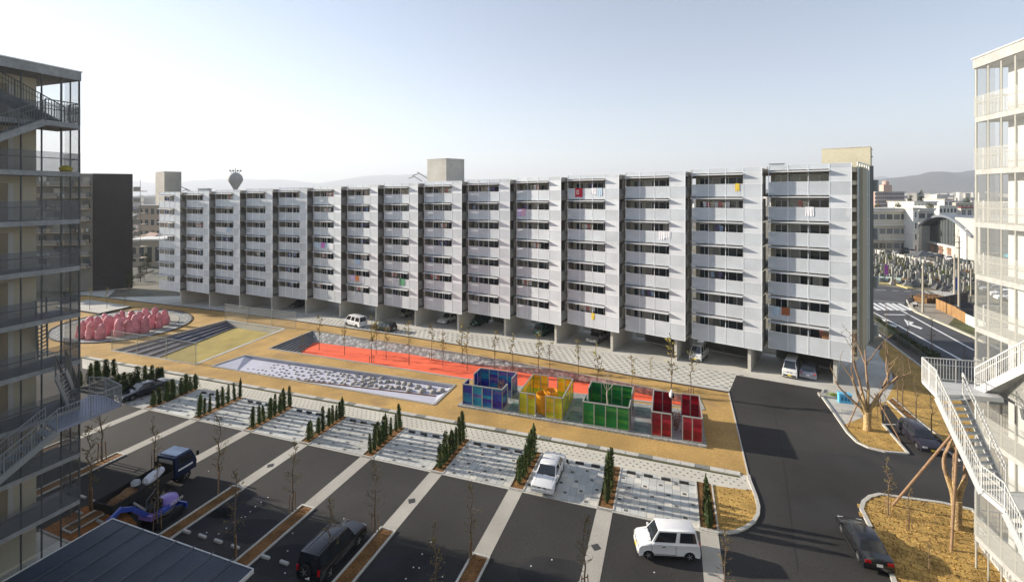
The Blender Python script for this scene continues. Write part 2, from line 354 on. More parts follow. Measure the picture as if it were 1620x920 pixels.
for bi in range(0, len(STRIPS)):
    a0 = STRIPS[bi]; a1 = STRIPS[bi+1]-.0 if bi+1 < len(STRIPS) else a0+6.4
    a_lo, a_hi = a0+.02, a1-1.02           # between this strip's left side and the next strip's right side
    bed = sheet('parking_bay', [F(a_lo,0), F(a_hi,0), F(a_hi,4.95), F(a_lo,4.95)], M_BED, .018)
    mstuff = MB(); nc = 10; cwid = (a_hi-a_lo)/nc
    for i in range(nc):
        for j in range(10):
            a = a_lo+cwid*(i+.5); b = .25+j*.487
            if bi < 3:
                o = inst('paving_slab', mslab if (i*3+j*7) % 5 else mslabw, bed, F(a, b, .02)); nsl += 1
            else:
                p = [F(a+sa*(cwid/2-.01), b+sb*.235, .06) for sa, sb in ((-1,-1),(-1,1),(1,1),(1,-1))]
                mstuff.add([tuple(q) for q in p], [(0,1,2,3)])
            if (i+2*j) % 5 == (1 if bi % 2 else 3) and b < 4.4:
                inst('dark_paver', mdark, bed, F(a, b, .021))
    if bi >= 3: mstuff.build('paving_slab_field', M_PAVEG, bed, kind='stuff')
    for k in range(4):
        a = a_lo+.75+k*1.18
        if bi == 1 and k > 1: pass
        st = inst('wheel_stop', mstop, None, F(a, 4.35, .06))
        tag(st, f"dark wheel stop {['four','three','two','one'][k]} from the left in the {['first','second','third','fourth','fifth','sixth','seventh','eighth','ninth'][bi]} paved bay from the right", 'wheel stop', 'dark wheel stops in the paved bays')
    kerbline('bay_front_edge', [F(a_lo-1, -.06), F(a_hi+1, -.06)], M_KERBW, .16, .035)
# concrete strips, tree beds, hedge beds
mh = MB(); manh = mat('manhole', (.06,.06,.06), .6)
for i, a in enumerate(STRIPS+[STRIPS[-1]+6.7]):
    sheet('concrete_strip', [F(a-1.0, -.1), F(a-1.0, -6.2), F(a, -6.2), F(a, -.1)], M_STRIP, .012)
    if i in (1, 3, 5):
        q = F(a-.45, -3.4); b = MB(); b.box((0,0,.0), (.42,.42,.02), rz=.33); b.build('manhole_cover', manh, None, (q.x, q.y, q.z+.02), kind='structure')
    # tree bed: soil between two kerbs
    tb = sheet('tree_bed', [F(a-.92, -6.2), F(a-.92, -13), F(a-.08, -13), F(a-.08, -6.2)], M_DIRT, .03)
    kerbline('bed_kerb', [F(a-1.0, -6.2), F(a-1.0, -13)], M_KERBW, .11, .09)
    kerbline('bed_kerb', [F(a, -6.2), F(a, -13)], M_KERBW, .11, .09)
    kerbline('bed_kerb', [F(a-1.05, -6.2), F(a+.05, -6.2)], M_KERBW, .11, .085)
    kerbline('bed_kerb', [F(a-1.05, -13), F(a+.05, -13)], M_KERBW, .11, .085)
    sheet('hedge_bed', [F(a-.98, .05), F(a-.98, 4.95), F(a-.04, 4.95), F(a-.04, .05)], M_DIRT, .05)
    kerbline('hedge_kerb', [F(a-1.02, 0.02), F(a-1.02, 5)], M_KERBW, .09, .10)
    kerbline('hedge_kerb', [F(a, 0.02), F(a, 5)], M_KERBW, .09, .10)
    kerbline('hedge_kerb', [F(a-1.02, 0.0), F(a, 0.0)], M_KERBW, .09, .095)
# grass island right of the last bay
isl = P((1113,835),(1150,843),(1178,836),(1196,822),(1199,806),(1192,776),(1150,771),(1112,765))
sheet('grass_island', isl, M_GRASS, .03)
kerbline('island_kerb', P((1108,837),(1130,841),(1150,843.5),(1166,841),(1180,835),(1192,826),(1199,814),(1200,802),(1196,786),(1186,760),(1184,752)), M_KERBW, .2, .10)
sheet('island_paving', P((1112,765),(1150,771),(1192,776),(1184,752.4),(1111,739)), M_WALKW, .016)
# ---- pits
def wallband(name, top, d, m, kind='structure', par=None):
    mb = MB()
    for a, b in zip(top[:-1], top[1:]):
        n = Vector((b.y-a.y, a.x-b.x, 0)).normalized()*.12
        mb.add([a, b, b-Vector((0,0,d)), a-Vector((0,0,d)), a+n, b+n, b+n-Vector((0,0,d)), a+n-Vector((0,0,d))],
               [(0,1,2,3),(7,6,5,4),(0,4,5,1),(3,2,6,7),(1,5,6,2),(0,3,7,4)])
    return mb.build(name, m, par, kind=None if par else kind)
def ruled(name, A, B, m, par=None, thick=.2):
    mb = MB(); n = len(A); dz = Vector((0,0,thick))
    for i in range(n-1):
        mb.add([A[i], A[i+1], B[i+1], B[i], A[i]-dz, A[i+1]-dz, B[i+1]-dz, B[i]-dz], [(0,1,2,3),(7,6,5,4),(0,4,5,1),(1,5,6,2),(2,6,7,3),(3,7,4,0)])
    return mb.build(name, m, par, kind=None if par else 'structure')
def steps(name, T0, T1, B0, B1, n, d, m, par):
    for k in range(n):
        p = [T0.lerp(B0, k/n), T1.lerp(B1, k/n), T1.lerp(B1, (k+1)/n), T0.lerp(B0, (k+1)/n)]
        zt = -(k+1)*d/(n+.5)
        b = MB(); vs = [(q.x, q.y, zg(q.x, q.y)+zt) for q in p]+[(q.x, q.y, zg(q.x, q.y)-d-.3) for q in p]
        b.add(vs, [(0,1,2,3),(7,6,5,4),(0,4,5,1),(1,5,6,2),(2,6,7,3),(3,7,4,0)]); b.build('step', m, par)
        b = MB(); e0 = Vector(vs[3])+Vector((0,0,.008)); e1 = Vector(vs[2])+Vector((0,0,.008)); b.bar(e0, e1, .07, .02); b.build('step_nosing', M_KERBW if name == 'lawn' else M_STEEL, par)
# orange court
dR = 1.0; rn = P(*red_near); rf = P(*red_far)
ff = [gp(x, y, -dR) for x, y in ((1090,638),(1032,625.5),(880,597),(723,573.6),(640,558.6),(497,541))]
s0 = rn[0].lerp(rn[1], .19)
flo = [Vector((p.x, p.y, 0)) for p in ([s0]+rn[1:]+ff)]
court = sheet('orange_court_floor', flo, M_RED, -dR)
bank_t = [rf[0], rf[1], rf[2], rf[3], rf[4].lerp(rf[5], .35), rf[5]]
ruled('cobble_bank', bank_t, [Vector((p.x, p.y, zg(p.x, p.y)-dR)) for p in ff], M_COB)
wallband('court_wall', list(reversed(rn)), dR+.1, M_CONC)
ruled('court_end_bank', [rn[5], rf[0]], [Vector((flo[5].x, flo[5].y, zg(flo[5].x, flo[5].y)-dR)), Vector((ff[0].x, ff[0].y, zg(ff[0].x, ff[0].y)-dR))], M_COB)
steps('court', rn[0], rf[5], s0, ff[5], 7, dR, M_STEPG, court)
kerbline('court_rim', rn, M_CONC, .28, .05); kerbline('court_rim', rf+[rn[0]], M_CONC, .2, .04); kerbline('court_rim', [rn[5], rf[0]], M_CONC, .3, .04)
# lawn
dL = 1.0; la, ld, lc, lb = lawn_rim
l0 = la.lerp(ld, .42); l1 = gp(371, 518, -dL); l1z = Vector((l1.x, l1.y, 0))
lawn = sheet('sunken_lawn', [Vector((l0.x, l0.y, 0)), Vector((ld.x, ld.y, 0)), Vector((lc.x, lc.y, 0)), l1z], M_LAWN, -dL)
wallband('lawn_wall', [lb, lc], dL+.1, M_CONCL); wallband('lawn_wall', [lc, ld, la], dL+.1, M_CONC)
steps('lawn', la, lb, l0, l1, 4, dL, M_STEPB, lawn)
kerbline('lawn_rim', [ld, lc], M_CONCL, .5, .04); kerbline('lawn_rim', [la, ld], M_CONCL, .25, .05); kerbline('lawn_rim', [lb, lc], M_CONCL, .35, .05); kerbline('lawn_rim', [lb, la], M_CONCL, .2, .05)
# rock basin
ra, rd_, rc, rb = rock_rim; dK = .36
k0 = [gp(x, y, -dK) for x, y in ((372,590),(690,627),(712,611.5),(400,567))]
basin = sheet('basin_floor', [Vector((p.x, p.y, 0)) for p in k0], M_LAV, -dK)
ruled('basin_bank', [ra, rd_], [k0[0], k0[1]], M_LAV); ruled('basin_bank', [rd_, rc], [k0[1], k0[2]], M_LAV)
ruled('basin_bank', [rb, ra], [k0[3], k0[0]], M_LAV); ruled('basin_bank', [rc, rb], [k0[2], k0[3]], M_LAV)
kerbline('basin_rim', [ra, rd_, rc, rb, ra], M_CONC, .26, .06)
kerbline('basin_rail', [k0[0], k0[1]], mat('rust_edge', (.16,.08,.04), .8), .10, .10)
rocks = [(365,305,50),(425,300,50),(510,300,55),(440,340,50),(505,350,60),(365,355,50),(290,370,55),(270,335,40),(390,385,50),(445,395,55),(505,410,60),(590,335,70),(650,340,60),(725,350,70),(805,360,75),(880,375,75),(585,400,70),(640,415,65),(720,415,75),(795,425,70),(870,445,75),(980,405,85),(1035,455,85),(1125,410,75),(1175,465,90),(1285,450,100)]
rockm = []
for s in range(5):
    b = MB(); b.lathe([(.0,-.3),(.75,-.25),(1.0,.1),(.92,.5),(.62,.82),(.25,.98),(.02,1.0)], n=14, wob=.35, seed=s); rockm.append(b.mesh('boulder', M_ROCK, 60))
for i, (u, v, wd) in enumerate(rocks):
    q = gp(540+u/8.1, 560+(v+wd*.35)/8.1, -dK); r = wd/8.1*q.y/FPX/2*1.05
    o = inst('boulder', rockm[i % 5], None, q, random.random()*6, (r, r, r*.95))
    tag(o, f'grey boulder, {ORD[sum(1 for r2 in rocks if (r2[0], r2[1]) > (u, v))]} from the right end of the lavender basin', 'boulder', 'boulders in the lavender basin')
for i in range(26):
    for j in range(4):
        t = (i+.5)/26*.66+.03; s_ = (j+.5+.25*(i % 2))/4.3
        q = k0[0].lerp(k0[1], t).lerp(k0[3].lerp(k0[2], t), s_*.95)
        if i < 4 and j > 1: continue
        r = .10+.22*t
        o = inst('small_stone', rockm[(i+j) % 5], None, (q.x+random.uniform(-.2,.2), q.y+random.uniform(-.2,.2), q.z-.03), i+j, (r*1.1, r, r*.8))
        tag(o, 'small grey half-buried stone in the left and middle part of the lavender basin', 'stone', 'small stones set in rows in the lavender basin')
# pink stones on their oval
cC = Vector((-66, 79.5, 0)); eM = Vector((.79,-.61,0)); eN = Vector((.61,.79,0))
def oval(k, n=48): return [cC+eM*13*k*math.cos(2*math.pi*i/n)+eN*9.2*k*math.sin(2*math.pi*i/n) for i in range(n)]
def onz(l, h): return [Vector((p.x, p.y, zg(p.x, p.y)+h)) for p in l]
sheet('oval_plaza_ring', oval(1.0), M_COB, .03)
sheet('oval_plaza_floor', oval(.8), mat('oval_floor', (.34,.33,.28), .9, n=(.5,.2), fine=(7,.2)), .05)
kerbline('oval_plaza_kerb', onz(oval(1.0)+oval(1.0)[:1], 0), M_DK, .22, .12)
kerbline('oval_plaza_ring_line', onz(oval(.8)+oval(.8)[:1], .03), M_CONC, .15, .05)
st = [(235,430,285,60),(275,437,265,90),(360,447,278,82),(470,445,288,95),(350,330,198,92),(440,335,218,80),(515,300,163,80),(550,400,215,115),(660,415,250,100),(635,300,180,85),(693,270,137,72),(765,392,255,95),(730,310,200,95),(795,240,150,85),(840,382,210,110),(890,280,155,85),(950,215,110,77),(938,378,220,82),(1005,332,170,95),(1050,245,115,80),(1095,328,185,70),(1157,288,130,77)]
pinkm = []
for s in range(6):
    b = MB(); k = .9+.04*s
    prof = [(.34,0),(.47,.10),(.50,.28),(.44,.50),(.36*k,.60),(.38*k,.72),(.33,.86),(.20,.96),(.03,1.0)]
    b.lathe(prof, n=18, wob=.30, seed=s+3); pinkm.append(b.mesh('pink_stone', M_PINK, 60))
names = ['far left','second from the left in the front row','third from the left in the front row','fourth from the left in the front row']
for i, (u, v, vt, wd) in enumerate(st):
    q = gp(90+u/6.75, 470+v/6.75, .05); wq = wd/6.75*q.y/FPX; hq = (v-vt)/6.75*q.y/FPX*1.02
    o = inst('pink_stone', pinkm[i % 6], None, (q.x, q.y, q.z-.05), i*1.3, (wq*1.02, wq*1.02, hq))
    row = [s2 for s2 in st if (s2[1] >= 375) == (v >= 375) and (s2[1] < 312) == (v < 312)]
    tag(o, f"upright pink stone, {ORD[sum(1 for s2 in row if s2[0] < u)]} from the left in the {'front' if v >= 375 else 'back' if v < 312 else 'middle'} row of the cluster", 'stone', 'pink stones on the oval plaza')
# pale terrace with young trees on the far left
ter = P((207,487),(157,498),(88,487),(140,476)); sheet('terrace_slab', ter, M_CONCL, .35); wallband('terrace_wall', [ter[0]+Vector((0,0,.34)), ter[1]+Vector((0,0,.34)), ter[2]+Vector((0,0,.34))], .5, M_DK)
# far-left service road
sheet('service_road', P((0,470),(60,462),(140,452),(205,436),(212,428),(160,420),(0,440)), M_ROAD, -.01)
# ---- right-hand islands, pavements, lane edges
sheet('corner_pavement', P((1303,616),(1299,626),(1340,684),(1365,672),(1372,640),(1420,640),(1405,560),(1372,545)), M_CONCL, .012)
g1 = P((1335,672),(1340,684),(1356,700),(1375,709),(1400,715),(1437,718),(1396,671),(1394,650),(1400,636),(1380,640),(1365,660))
sheet('tree_island', g1, M_GRASS, .03)
kerbline('tree_island_kerb', P((1303,616),(1299,626),(1320,655),(1340,684),(1356,700),(1375,709),(1400,715),(1437,718),(1396,671)), M_KERBW, .16, .11)
kerbline('bay_line', P((1396,671),(1417,671)), M_KERBW, .12, .02)
g2 = P((1400,636),(1422,664),(1444,660),(1500,705),(1541,725),(1541,655),(1478,594),(1440,566),(1400,538),(1390,560),(1420,600))
sheet('grass_bank', g2, M_GRASS, .03)
kerbline('grass_bank_kerb', P((1404,634),(1440,668),(1480,700),(1520,730)), M_KERBW, .14, .10)
kerbline('grass_bank_kerb', P((1413,630),(1452,664),(1490,694)), M_KERBW, .10, .08)
sheet('bark_bed', P((1405,634),(1441,668),(1452,664),(1413,630)), M_DIRT, .05)
g3 = P((1362,806),(1366,795),(1376,787),(1392,783),(1440,790),(1492,797),(1540,808),(1600,880),(1660,960),(1428,960),(1400,880))
sheet('lower_island', g3, M_GRASS, .03)
# turf squares of the lower island (single sods)
sodroot = inst('turf_sods', None, kind='structure'); b = MB(); b.box((0,0,0), (.60,.40,.05)); sodm = b.mesh('turf_sod', mat('turf_sod', (.47,.30,.09), .95, n=(.8,.25), fine=(12,.35), bump=(18,.7,.05), rnd=.12))
ctr = P((1470,850))[0]; g3p = g3
def rowsods(poly, cen, w_, h_, ang, nmax, mesh, par):
    e1 = Vector((math.cos(ang), math.sin(ang), 0)); e2 = Vector((-e1.y, e1.x, 0)); k = 0
    for j in range(-16, 17):
        for i in range(-20, 21):
            q = cen+e1*(i*w_+(j % 2)*w_*.5)+e2*(j*h_)
            if k < nmax and inpoly(q, poly):
                inst('turf_sod', mesh, par, (q.x, q.y, zg(q.x, q.y)+.045+random.uniform(0,.012)), rot=(0, 0, ang+random.uniform(-.03,.03))); k += 1
rowsods(g3p, ctr, .64, .44, -.55, 290, sodm, sodroot)
kerbline('lower_island_kerb', P((1422,940),(1395,868),(1376,832),(1363,806),(1366,795),(1376,787),(1392,783),(1440,790),(1492,797),(1540,808),(1600,880)), M_KERBW, .22, .12)
# dirt patch and slab at the bottom left
sheet('bare_earth', P((62,840),(135,800),(190,800),(230,840),(120,880)), mat('red_earth', (.26,.105,.03), .95, n=(.8,.3), fine=(8,.3)), .014)
sheet('service_slab', P((44,848),(62,840),(112,862),(60,900),(30,930),(-60,930),(-20,880)), M_CONCL, .02)
kerbline('earth_edging', P((62,838),(112,860)), M_CONC, .12, .08)
M_PATCH = mat('asphalt_patch', (.026, .026, .028), .85, fine=(28, .5), n=(.5,.3))
for k_, (px, py, rx, ry) in enumerate([(372,800,1.9,1.3),(400,838,1.6,1.1),(455,885,2.2,1.2),(640,905,2.4,1.4),(330,820,1.4,1.0),(870,905,1.8,1.1)]):
    c_ = gp(px, py); sheet('asphalt_patch', [Vector((c_.x+rx*(1+.25*mnoise.noise(Vector((i*.5, k_*3.7, 0))))*math.cos(i*math.pi/9), c_.y+ry*(1+.25*mnoise.noise(Vector((i*.6, k_*2.1, 4))))*math.sin(i*math.pi/9), 0)) for i in range(18)], M_PATCH, .005)
def seam(a, b_, w_):
    A, B_ = gp(*a), gp(*b_); n_ = Vector((-(B_-A).y, (B_-A).x, 0)).normalized()*w_/2; sheet('asphalt_seam', [A-n_, B_-n_, B_+n_, A+n_], M_PATCH, .006)
seam((1157,642),(1338,668), .07); seam((1178,708),(1362,722), .06); seam((1215,600),(1235,700), .05); seam((1235,700),(1262,900), .05); seam((1310,640),(1430,760), .05)
# white marking discs in the yard
b = MB(); b.lathe([(.04,0),(.04,.012)], n=8); disc = b.mesh('marking_disc', M_WHITE)
discs = inst('marking_discs', None, kind='structure')
for px, py in [(424,786.5),(413,794),(404,801),(396,809),(388,817),(382,818),(370,826),(358,835),(346,844),(475,823),(566,888),(663,898),(682,857),(668,876),(654,897),(642,915),(451,906),(544,820),(463,843),(455,871),(280,760),(290,752),(262,752),(330,745),(200,795),(213,775),(178,800),(240,870),(327,842),(840,895),(873,885),(1035,905),(700,912)]:
    q = gp(px, py); inst('marking_disc', disc, discs, (q.x, q.y, q.z+.012))
b = MB(); b.prism([(-.3,-.07),(.3,-.07),(.28,.07),(-.28,.07)], 0, .13); wsm = b.mesh('white_wheel_stop', mat('pale_stop', (.48,.47,.44), .8))
for k, (px, py) in enumerate([(295,841.5),(320,849),(345,857),(372,866),(420,882),(449.6,891),(478,901),(510,911),(131,787),(149,794),(125,812),(158,826),(256,826),(700,955),(735,962)]):
    q = gp(px, py); o = inst('wheel_stop', wsm, None, q, math.atan2(Ad.y, Ad.x))
    tag(o, f"{ORD[k if k<4 else k-4 if k<8 else k-8 if k<13 else k-13]} pale wheel stop from the left {'by the roofed shed' if k<4 else 'behind the black off-road car' if k<8 else 'near the excavator' if k<13 else 'at the bottom edge'}", 'wheel stop', 'pale wheel stops in the yard')
# ================= LONG APARTMENT BUILDING =================
LB = 7.34; PW = LB/4; FH = 2.7; J0 = -.51; ZT = 22.72; BOT = -19.91
apt = thing('apartment_building', 'long silvery eight-storey apartment slab of fifteen stepped bays behind the park', 'apartment building', (0,0,0))
YB = 8.4
def panel(w_, h_, y=0, m=M_MESHP, name='railing_panel', t=.02):
    b = MB(); b.bb((.012, y-t/2, -h_), (w_-.012, y+t/2, 0)); return b.mesh(name, m)
def frame_mesh(w_, h_, n, y, name):                   # window frame with n lights
    b = MB(); t = .05
    b.bb((0, y-.05, 0), (w_, y+.0, t)); b.bb((0, y-.05, h_-t), (w_, y+.0, h_))
    for i in range(n+1):
        x = i*w_/n; b.bb((max(0, x-t/2), y-.045, t), (min(w_, x+t/2), y-.003, h_-t))
    return b.mesh(name, M_ALU)
m_rail = panel(PW, 1.33); m_rail_low = panel(PW, BOT*-1+J0-16.2-1.34+.0); m_side = panel(PW, 1.31, m=M_MESHS, name='side_panel')
m_para = panel(PW, .49, name='parapet_panel')
b = MB(); b.bb((0, -.02, -.03), (PW*3, .015, 0.0)); aw = MB()
aw.add([(0,0,0),(5.52,0,0),(5.52,-.48,-.12),(0,-.48,-.12),(0,0,.03),(5.52,0,.03),(5.52,-.48,-.09),(0,-.48,-.09)], [(3,2,1,0),(4,5,6,7),(0,1,5,4),(1,2,6,5),(2,3,7,6),(3,0,4,7)])
for x in (.02, 1.9, 3.7, 5.47): aw.bar((x, .02, .0), (x, -.46, -.10), .03, .05)
m_awn = aw.mesh('awning', mat('awning_shaded', (.55,.56,.57), .5, .1, rnd=.1))  # greyer than the frame aluminium: the awning's shade is put into its colour
m_w1 = frame_mesh(1.15, 2.0, 2, 0, 'window'); m_w2 = frame_mesh(3.6, 2.05, 4, 0, 'window')
def pane_mesh(x0, x1, h_, m): b = MB(); b.bb((x0, -.02, .05), (x1, -.012, h_-.05)); return b.mesh('pane', m)
m_pl = [pane_mesh(i*.9+.025, (i+1)*.9-.025, 2.05, M_GLASSL if i in (0,) else M_GLASS) for i in range(4)]
m_pl2 = pane_mesh(0, .9, 2.05, M_GLASSL)
m_p1 = pane_mesh(0.03, 1.12, 2.0, M_GLASS); m_pall = pane_mesh(.03, 3.57, 2.05, M_GLASS)
# per bay frame of aluminium posts and rails
fr = MB()
for i in range(5): fr.bb((i*PW-.025, -.03, BOT), (i*PW+.025, .03, 0) if i in (0,3,4) else (i*PW+.025, .03, 0))
for k in range(7):
    z = J0-k*FH
    fr.bb((0, -.028, z-.035), (LB, .028, z+.0)); fr.bb((0, -.027, z-1.36), (LB, .027, z-1.32))
fr.bb((0, -.028, -.04), (LB, .028, 0)); fr.bb((0, -.028, BOT), (LB, .028, BOT+.04))
m_frame = fr.mesh('facade_frame', M_ALU)
bd = MB()
Z = lambda k: J0-k*FH-.02                           # floor k: slab top below its opening
bd.bb((0, 1.5, BOT+.1), (5.49, YB, -.55))           # flats
m_body = bd.mesh('flat_block', M_WALL)
b = MB(); b.bb((-.25, .07, -.01), (LB-.03, YB+.3, .18)); m_slab = b.mesh('floor_slab', M_CONC)
b = MB(); b.bb((-.25, .07, J0-.2), (LB-.03, YB+.3, J0)); b.bb((-.25, .35, J0), (LB-.03, YB+.1, -.12)); m_slab0 = b.mesh('roof_slab', M_CONC)
b = MB(); b.bb((-.25, .07, BOT+.02), (LB-.03, YB+.3, BOT+.24)); m_slab7 = b.mesh('underside_slab', M_CONC)
b = MB(); b.bb((5.52, 1.3, -2.5), (5.64, YB, -.2)); m_party = b.mesh('party_wall', M_CONC)
rt = MB()
if 1:
    z = 0
    rt.bb((LB-.02, .06, z-2.62), (LB+.0, 1.25, z-1.35))
m_ret = rt.mesh('return_screen', mat('return_mesh', (.33,.34,.33), .6, .2, trans=.35))
rb_ = MB()
if 1:
    z = 0
    rb_.bb((LB-.12, 1.3, z-2.55), (LB-.04, 2.7, z-.25))
m_retw = rb_.mesh('terrace_wall', M_CONC)
bk = MB()
bk.bb((5.7, 3.6, -2.5), (6.8, 3.7, -.3))
m_backm = bk.mesh('terrace_screen', M_MESHS)
fin = MB(); fin.bb((5.78, .9, -ZT-.15), (6.1, YB, BOT+.02)); m_fin = fin.mesh('pier_wall', M_CONCL)
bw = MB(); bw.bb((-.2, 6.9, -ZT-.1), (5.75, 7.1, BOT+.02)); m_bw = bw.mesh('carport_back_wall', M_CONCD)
kb = MB(); kb.bb((.4, 5.5, -ZT), (5.6, 5.65, -ZT+.14)); m_kb = kb.mesh('wheel_stop_bar', M_CONCL)
BAYS = []; nR = 0; stuffR = MB()
for i in range(15):
    x, y = Rr[i]; th = TH[i]+7.2; c, s_ = math.cos(R(th)), math.sin(R(th))
    zz = zg(x, y)*1.0+ZT if False else -.024*((x-33.9)*-.909+(y-46.7)*.418)+ZT
    Lx, Ly = x-c*LB, y+s_*LB
    fr_ = inst('bay_frame', m_frame, apt, (Lx, Ly, zz), -R(th)); BAYS.append(fr_)
    def part(nm, me, lx=0, ly=0, lz=0):
        return inst(nm, me, fr_, (lx, ly, lz))
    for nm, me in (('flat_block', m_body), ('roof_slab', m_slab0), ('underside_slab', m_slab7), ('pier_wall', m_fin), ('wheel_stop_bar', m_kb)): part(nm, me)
    for k in range(7):
        for nm, me in (('return_screen', m_ret), ('terrace_wall', m_retw), ('terrace_screen', m_backm), ('party_wall', m_party)): part(nm, me, 0, 0, J0-k*FH)
        if k: part('floor_slab', m_slab, 0, 0, J0-k*FH)
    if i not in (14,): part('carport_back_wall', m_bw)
    for q in range(4): part('parapet_panel', m_para, q*PW, 0, -.02)
    for k in range(7):
        z = J0-k*FH
        part('awning', m_awn, .0, -.03, z-.20)
        part('side_panel', m_side, 3*PW, 0, z-.02)
        low = k == 6
        for q in range(4):
            nR += 1
            if nR <= 300: part('railing_panel', m_rail_low if low else m_rail, q*PW, 0, z-1.36)
            else:
                M = fr_.matrix_basis; h_ = -(BOT-(z-1.36)) if low else 1.33
                bx = MB(); bx.bb((q*PW+.012, -.01, z-1.36-h_), ((q+1)*PW-.012, .01, z-1.36))
                stuffR.add([M @ Vector(v) for v in bx.v], bx.f)
        # windows (part of the building) with their panes
        M = fr_.matrix_basis
        for (lx, me, pl) in ((.45, m_w1, [m_p1]), (1.85 if i % 2 else 1.9, m_w2, (m_pl if i < 5 else [m_pall]))):
            p = M @ Vector((lx, 1.5, z-FH+.15))
            wo = inst('window', me, apt, p, -R(th))
            for me2 in pl: inst('pane', me2, wo)
            if lx > 1 and i < 5 and (i*5+k*3) % 4 == 0: inst('curtain', m_pl2, wo, (1.8+.25*(k % 3), -.014, 0))
stuffR.build('railing_panel_row', M_MESHP, apt, kind='stuff')
# ---- right gable end: stair zone, side screen
x, y = Rr[0]; th = TH[0]+7.2; e1 = Vector((math.cos(R(th)), -math.sin(R(th)), 0)); e2 = Vector((math.sin(R(th)), math.cos(R(th)), 0))
g0 = Vector((x, y, 0)); zt = ZT
ge = inst('gable_screen', None, apt, (0,0,0))
A0 = Vector((34.55, 46.75, 0)); A1 = Vector((39.7, 52.0, 0))
b = MB()
for k in range(8):
    z = zt+J0-k*FH
    for dz_, m_ in ((0, 0), (-1.3, 1)):
        if k == 7 and dz_: continue
        q0 = g0+e2*.12+e1*.05; q1 = A0+Vector((0, .12, 0)); n_ = e2*6.5
        b.prism([(q0.x, q0.y), (q1.x, q1.y), (q1.x+4.6, q1.y+4.9), (q0.x+n_.x, q0.y+n_.y)], z+dz_-.42, z+dz_+.0)
b.build('stair_flights', mat('beige_slab', (.72, .64, .47), .8, n=(.6,.1)), apt)
b = MB(); q0 = g0+e2*1.6
b.prism([(q0.x, q0.y), (q0.x+e1.x*.9, q0.y+e1.y*.9), (q0.x+e1.x*1.2+e2.x*6, q0.y+e1.y*.9+e2.y*5.5), (q0.x+e2.x*5.5, q0.y+e2.y*5.5)], zt+BOT+.3, zt-.4); b.build('stair_core_wall', mat('stair_wall', (.42, .38, .28), .85), apt)
dA = (A1-A0).normalized(); L = (A1-A0).length; mull = MB()
for i in range(6):
    q = A0+dA*(L*i/5); mull.bar((q.x, q.y, zt+BOT+.6), (q.x, q.y, zt+.05), .09)
for k in range(8):
    z = zt+J0-k*FH
    mull.bar((A0.x, A0.y, z), (A1.x, A1.y, z), .05, .07)
mull.bar((A0.x, A0.y, zt+.03), (A1.x, A1.y, zt+.03), .1); mull.build('mullion_grid', M_STEELW, apt)
for i in range(5):
    for k in range(7):
        q = A0+dA*(L*(i+.06)/5); r = A0+dA*(L*(i+.94)/5); z = zt+J0-k*FH
        b = MB(); b.bar((q.x, q.y, z-FH/2), (r.x, r.y, z-FH/2), .03, FH-.12); b.build('screen_panel', M_MESHW, apt)
q = A1+dA*.35; b = MB(); b.bar((q.x, q.y, zt+BOT+.2), (q.x, q.y, zt+.0), .5); b.build('gable_post', M_STEELD, apt)
b = MB()
for k in (0, 2, 4, 6): b.box((A1.x+1.0, A1.y+.6, zt-2.2-k*FH), (.5, .8, 1.3), rz=.7)
b.build('duct_box', M_STEEL, apt)
# ---- roof towers
def tower(px0, pxm, px1, Yn, ztop, dep, m, parent):
    """near vertical edge at pxm, left face to px0, right face to px1"""
    c0 = Vector(((pxm-CXP)/FPX*Yn, Yn, 0)); Yl, Yr = Yn+dep[0], Yn+dep[1]
    l = Vector(((px0-CXP)/FPX*Yl, Yl, 0)); r = Vector(((px1-CXP)/FPX*Yr, Yr, 0)); f = l+r-c0
    zb = ztop-7
    b = MB(); b.prism([(c0.x, c0.y), (r.x, r.y), (f.x, f.y), (l.x, l.y)], zb, ztop)
    o = b.build('lift_tower', m, parent)
    b = MB(); b.prism([(c0.x-.03, c0.y-.04), (r.x+.04, r.y-.02), (f.x, f.y+.04), (l.x-.04, l.y)], ztop, ztop+.1); b.build('tower_coping', M_CONCL, parent)
    b = MB(); b.lathe([(.12,0),(.16,.06),(.10,.12)], (0,0,0), 8); q = c0.lerp(r, .28); b.build('roof_lamp', M_STEEL, parent, (q.x, q.y-.1, ztop-1.1))
tower(246, 260, 287, 99, 24.35, (3.0, 2.0), M_CONC, apt)
tower(676, 706, 734.5, 80, 25.65, (2.6, 2.4), M_CONCL, apt)
tower(1300, 1377, 1379.5, 53.4, 24.95, (3.0, 3.6), mat('beige_tower', (.60, .55, .40), .85, n=(.4,.08), fine=(4,.06)), apt)
b = MB(); b.box((0,0,0), (3.6, .3, .25), M=Matrix.Rotation(R(32), 3, 'Y')); b.box((-1.9,0,.2), (1.6,.3,.25), M=Matrix.Rotation(R(-20), 3, 'Y')); sm = b.mesh('roof_stair', M_CONC)
for px, py, Yd in ((292, 293, 99), (301, 297, 99), (660, 277, 80), (668, 272, 80)): q = zp(px, py+5, Yd+1); inst('roof_stair', sm, apt, q, .3, .55)
b = MB(); b.bb((-1.2,-.5,-.3),(1.2,.5,.25)); b.bb((-1.4,-.6,.25),(1.4,.6,.32)); um = b.mesh('roof_unit', M_STEEL)
q = zp(1229, 261.5, 53); inst('roof_unit', um, apt, q, -.5, (.6,.6,.6)); q = zp(324, 300.5, 95); inst('roof_unit', um, apt, q, -.3)
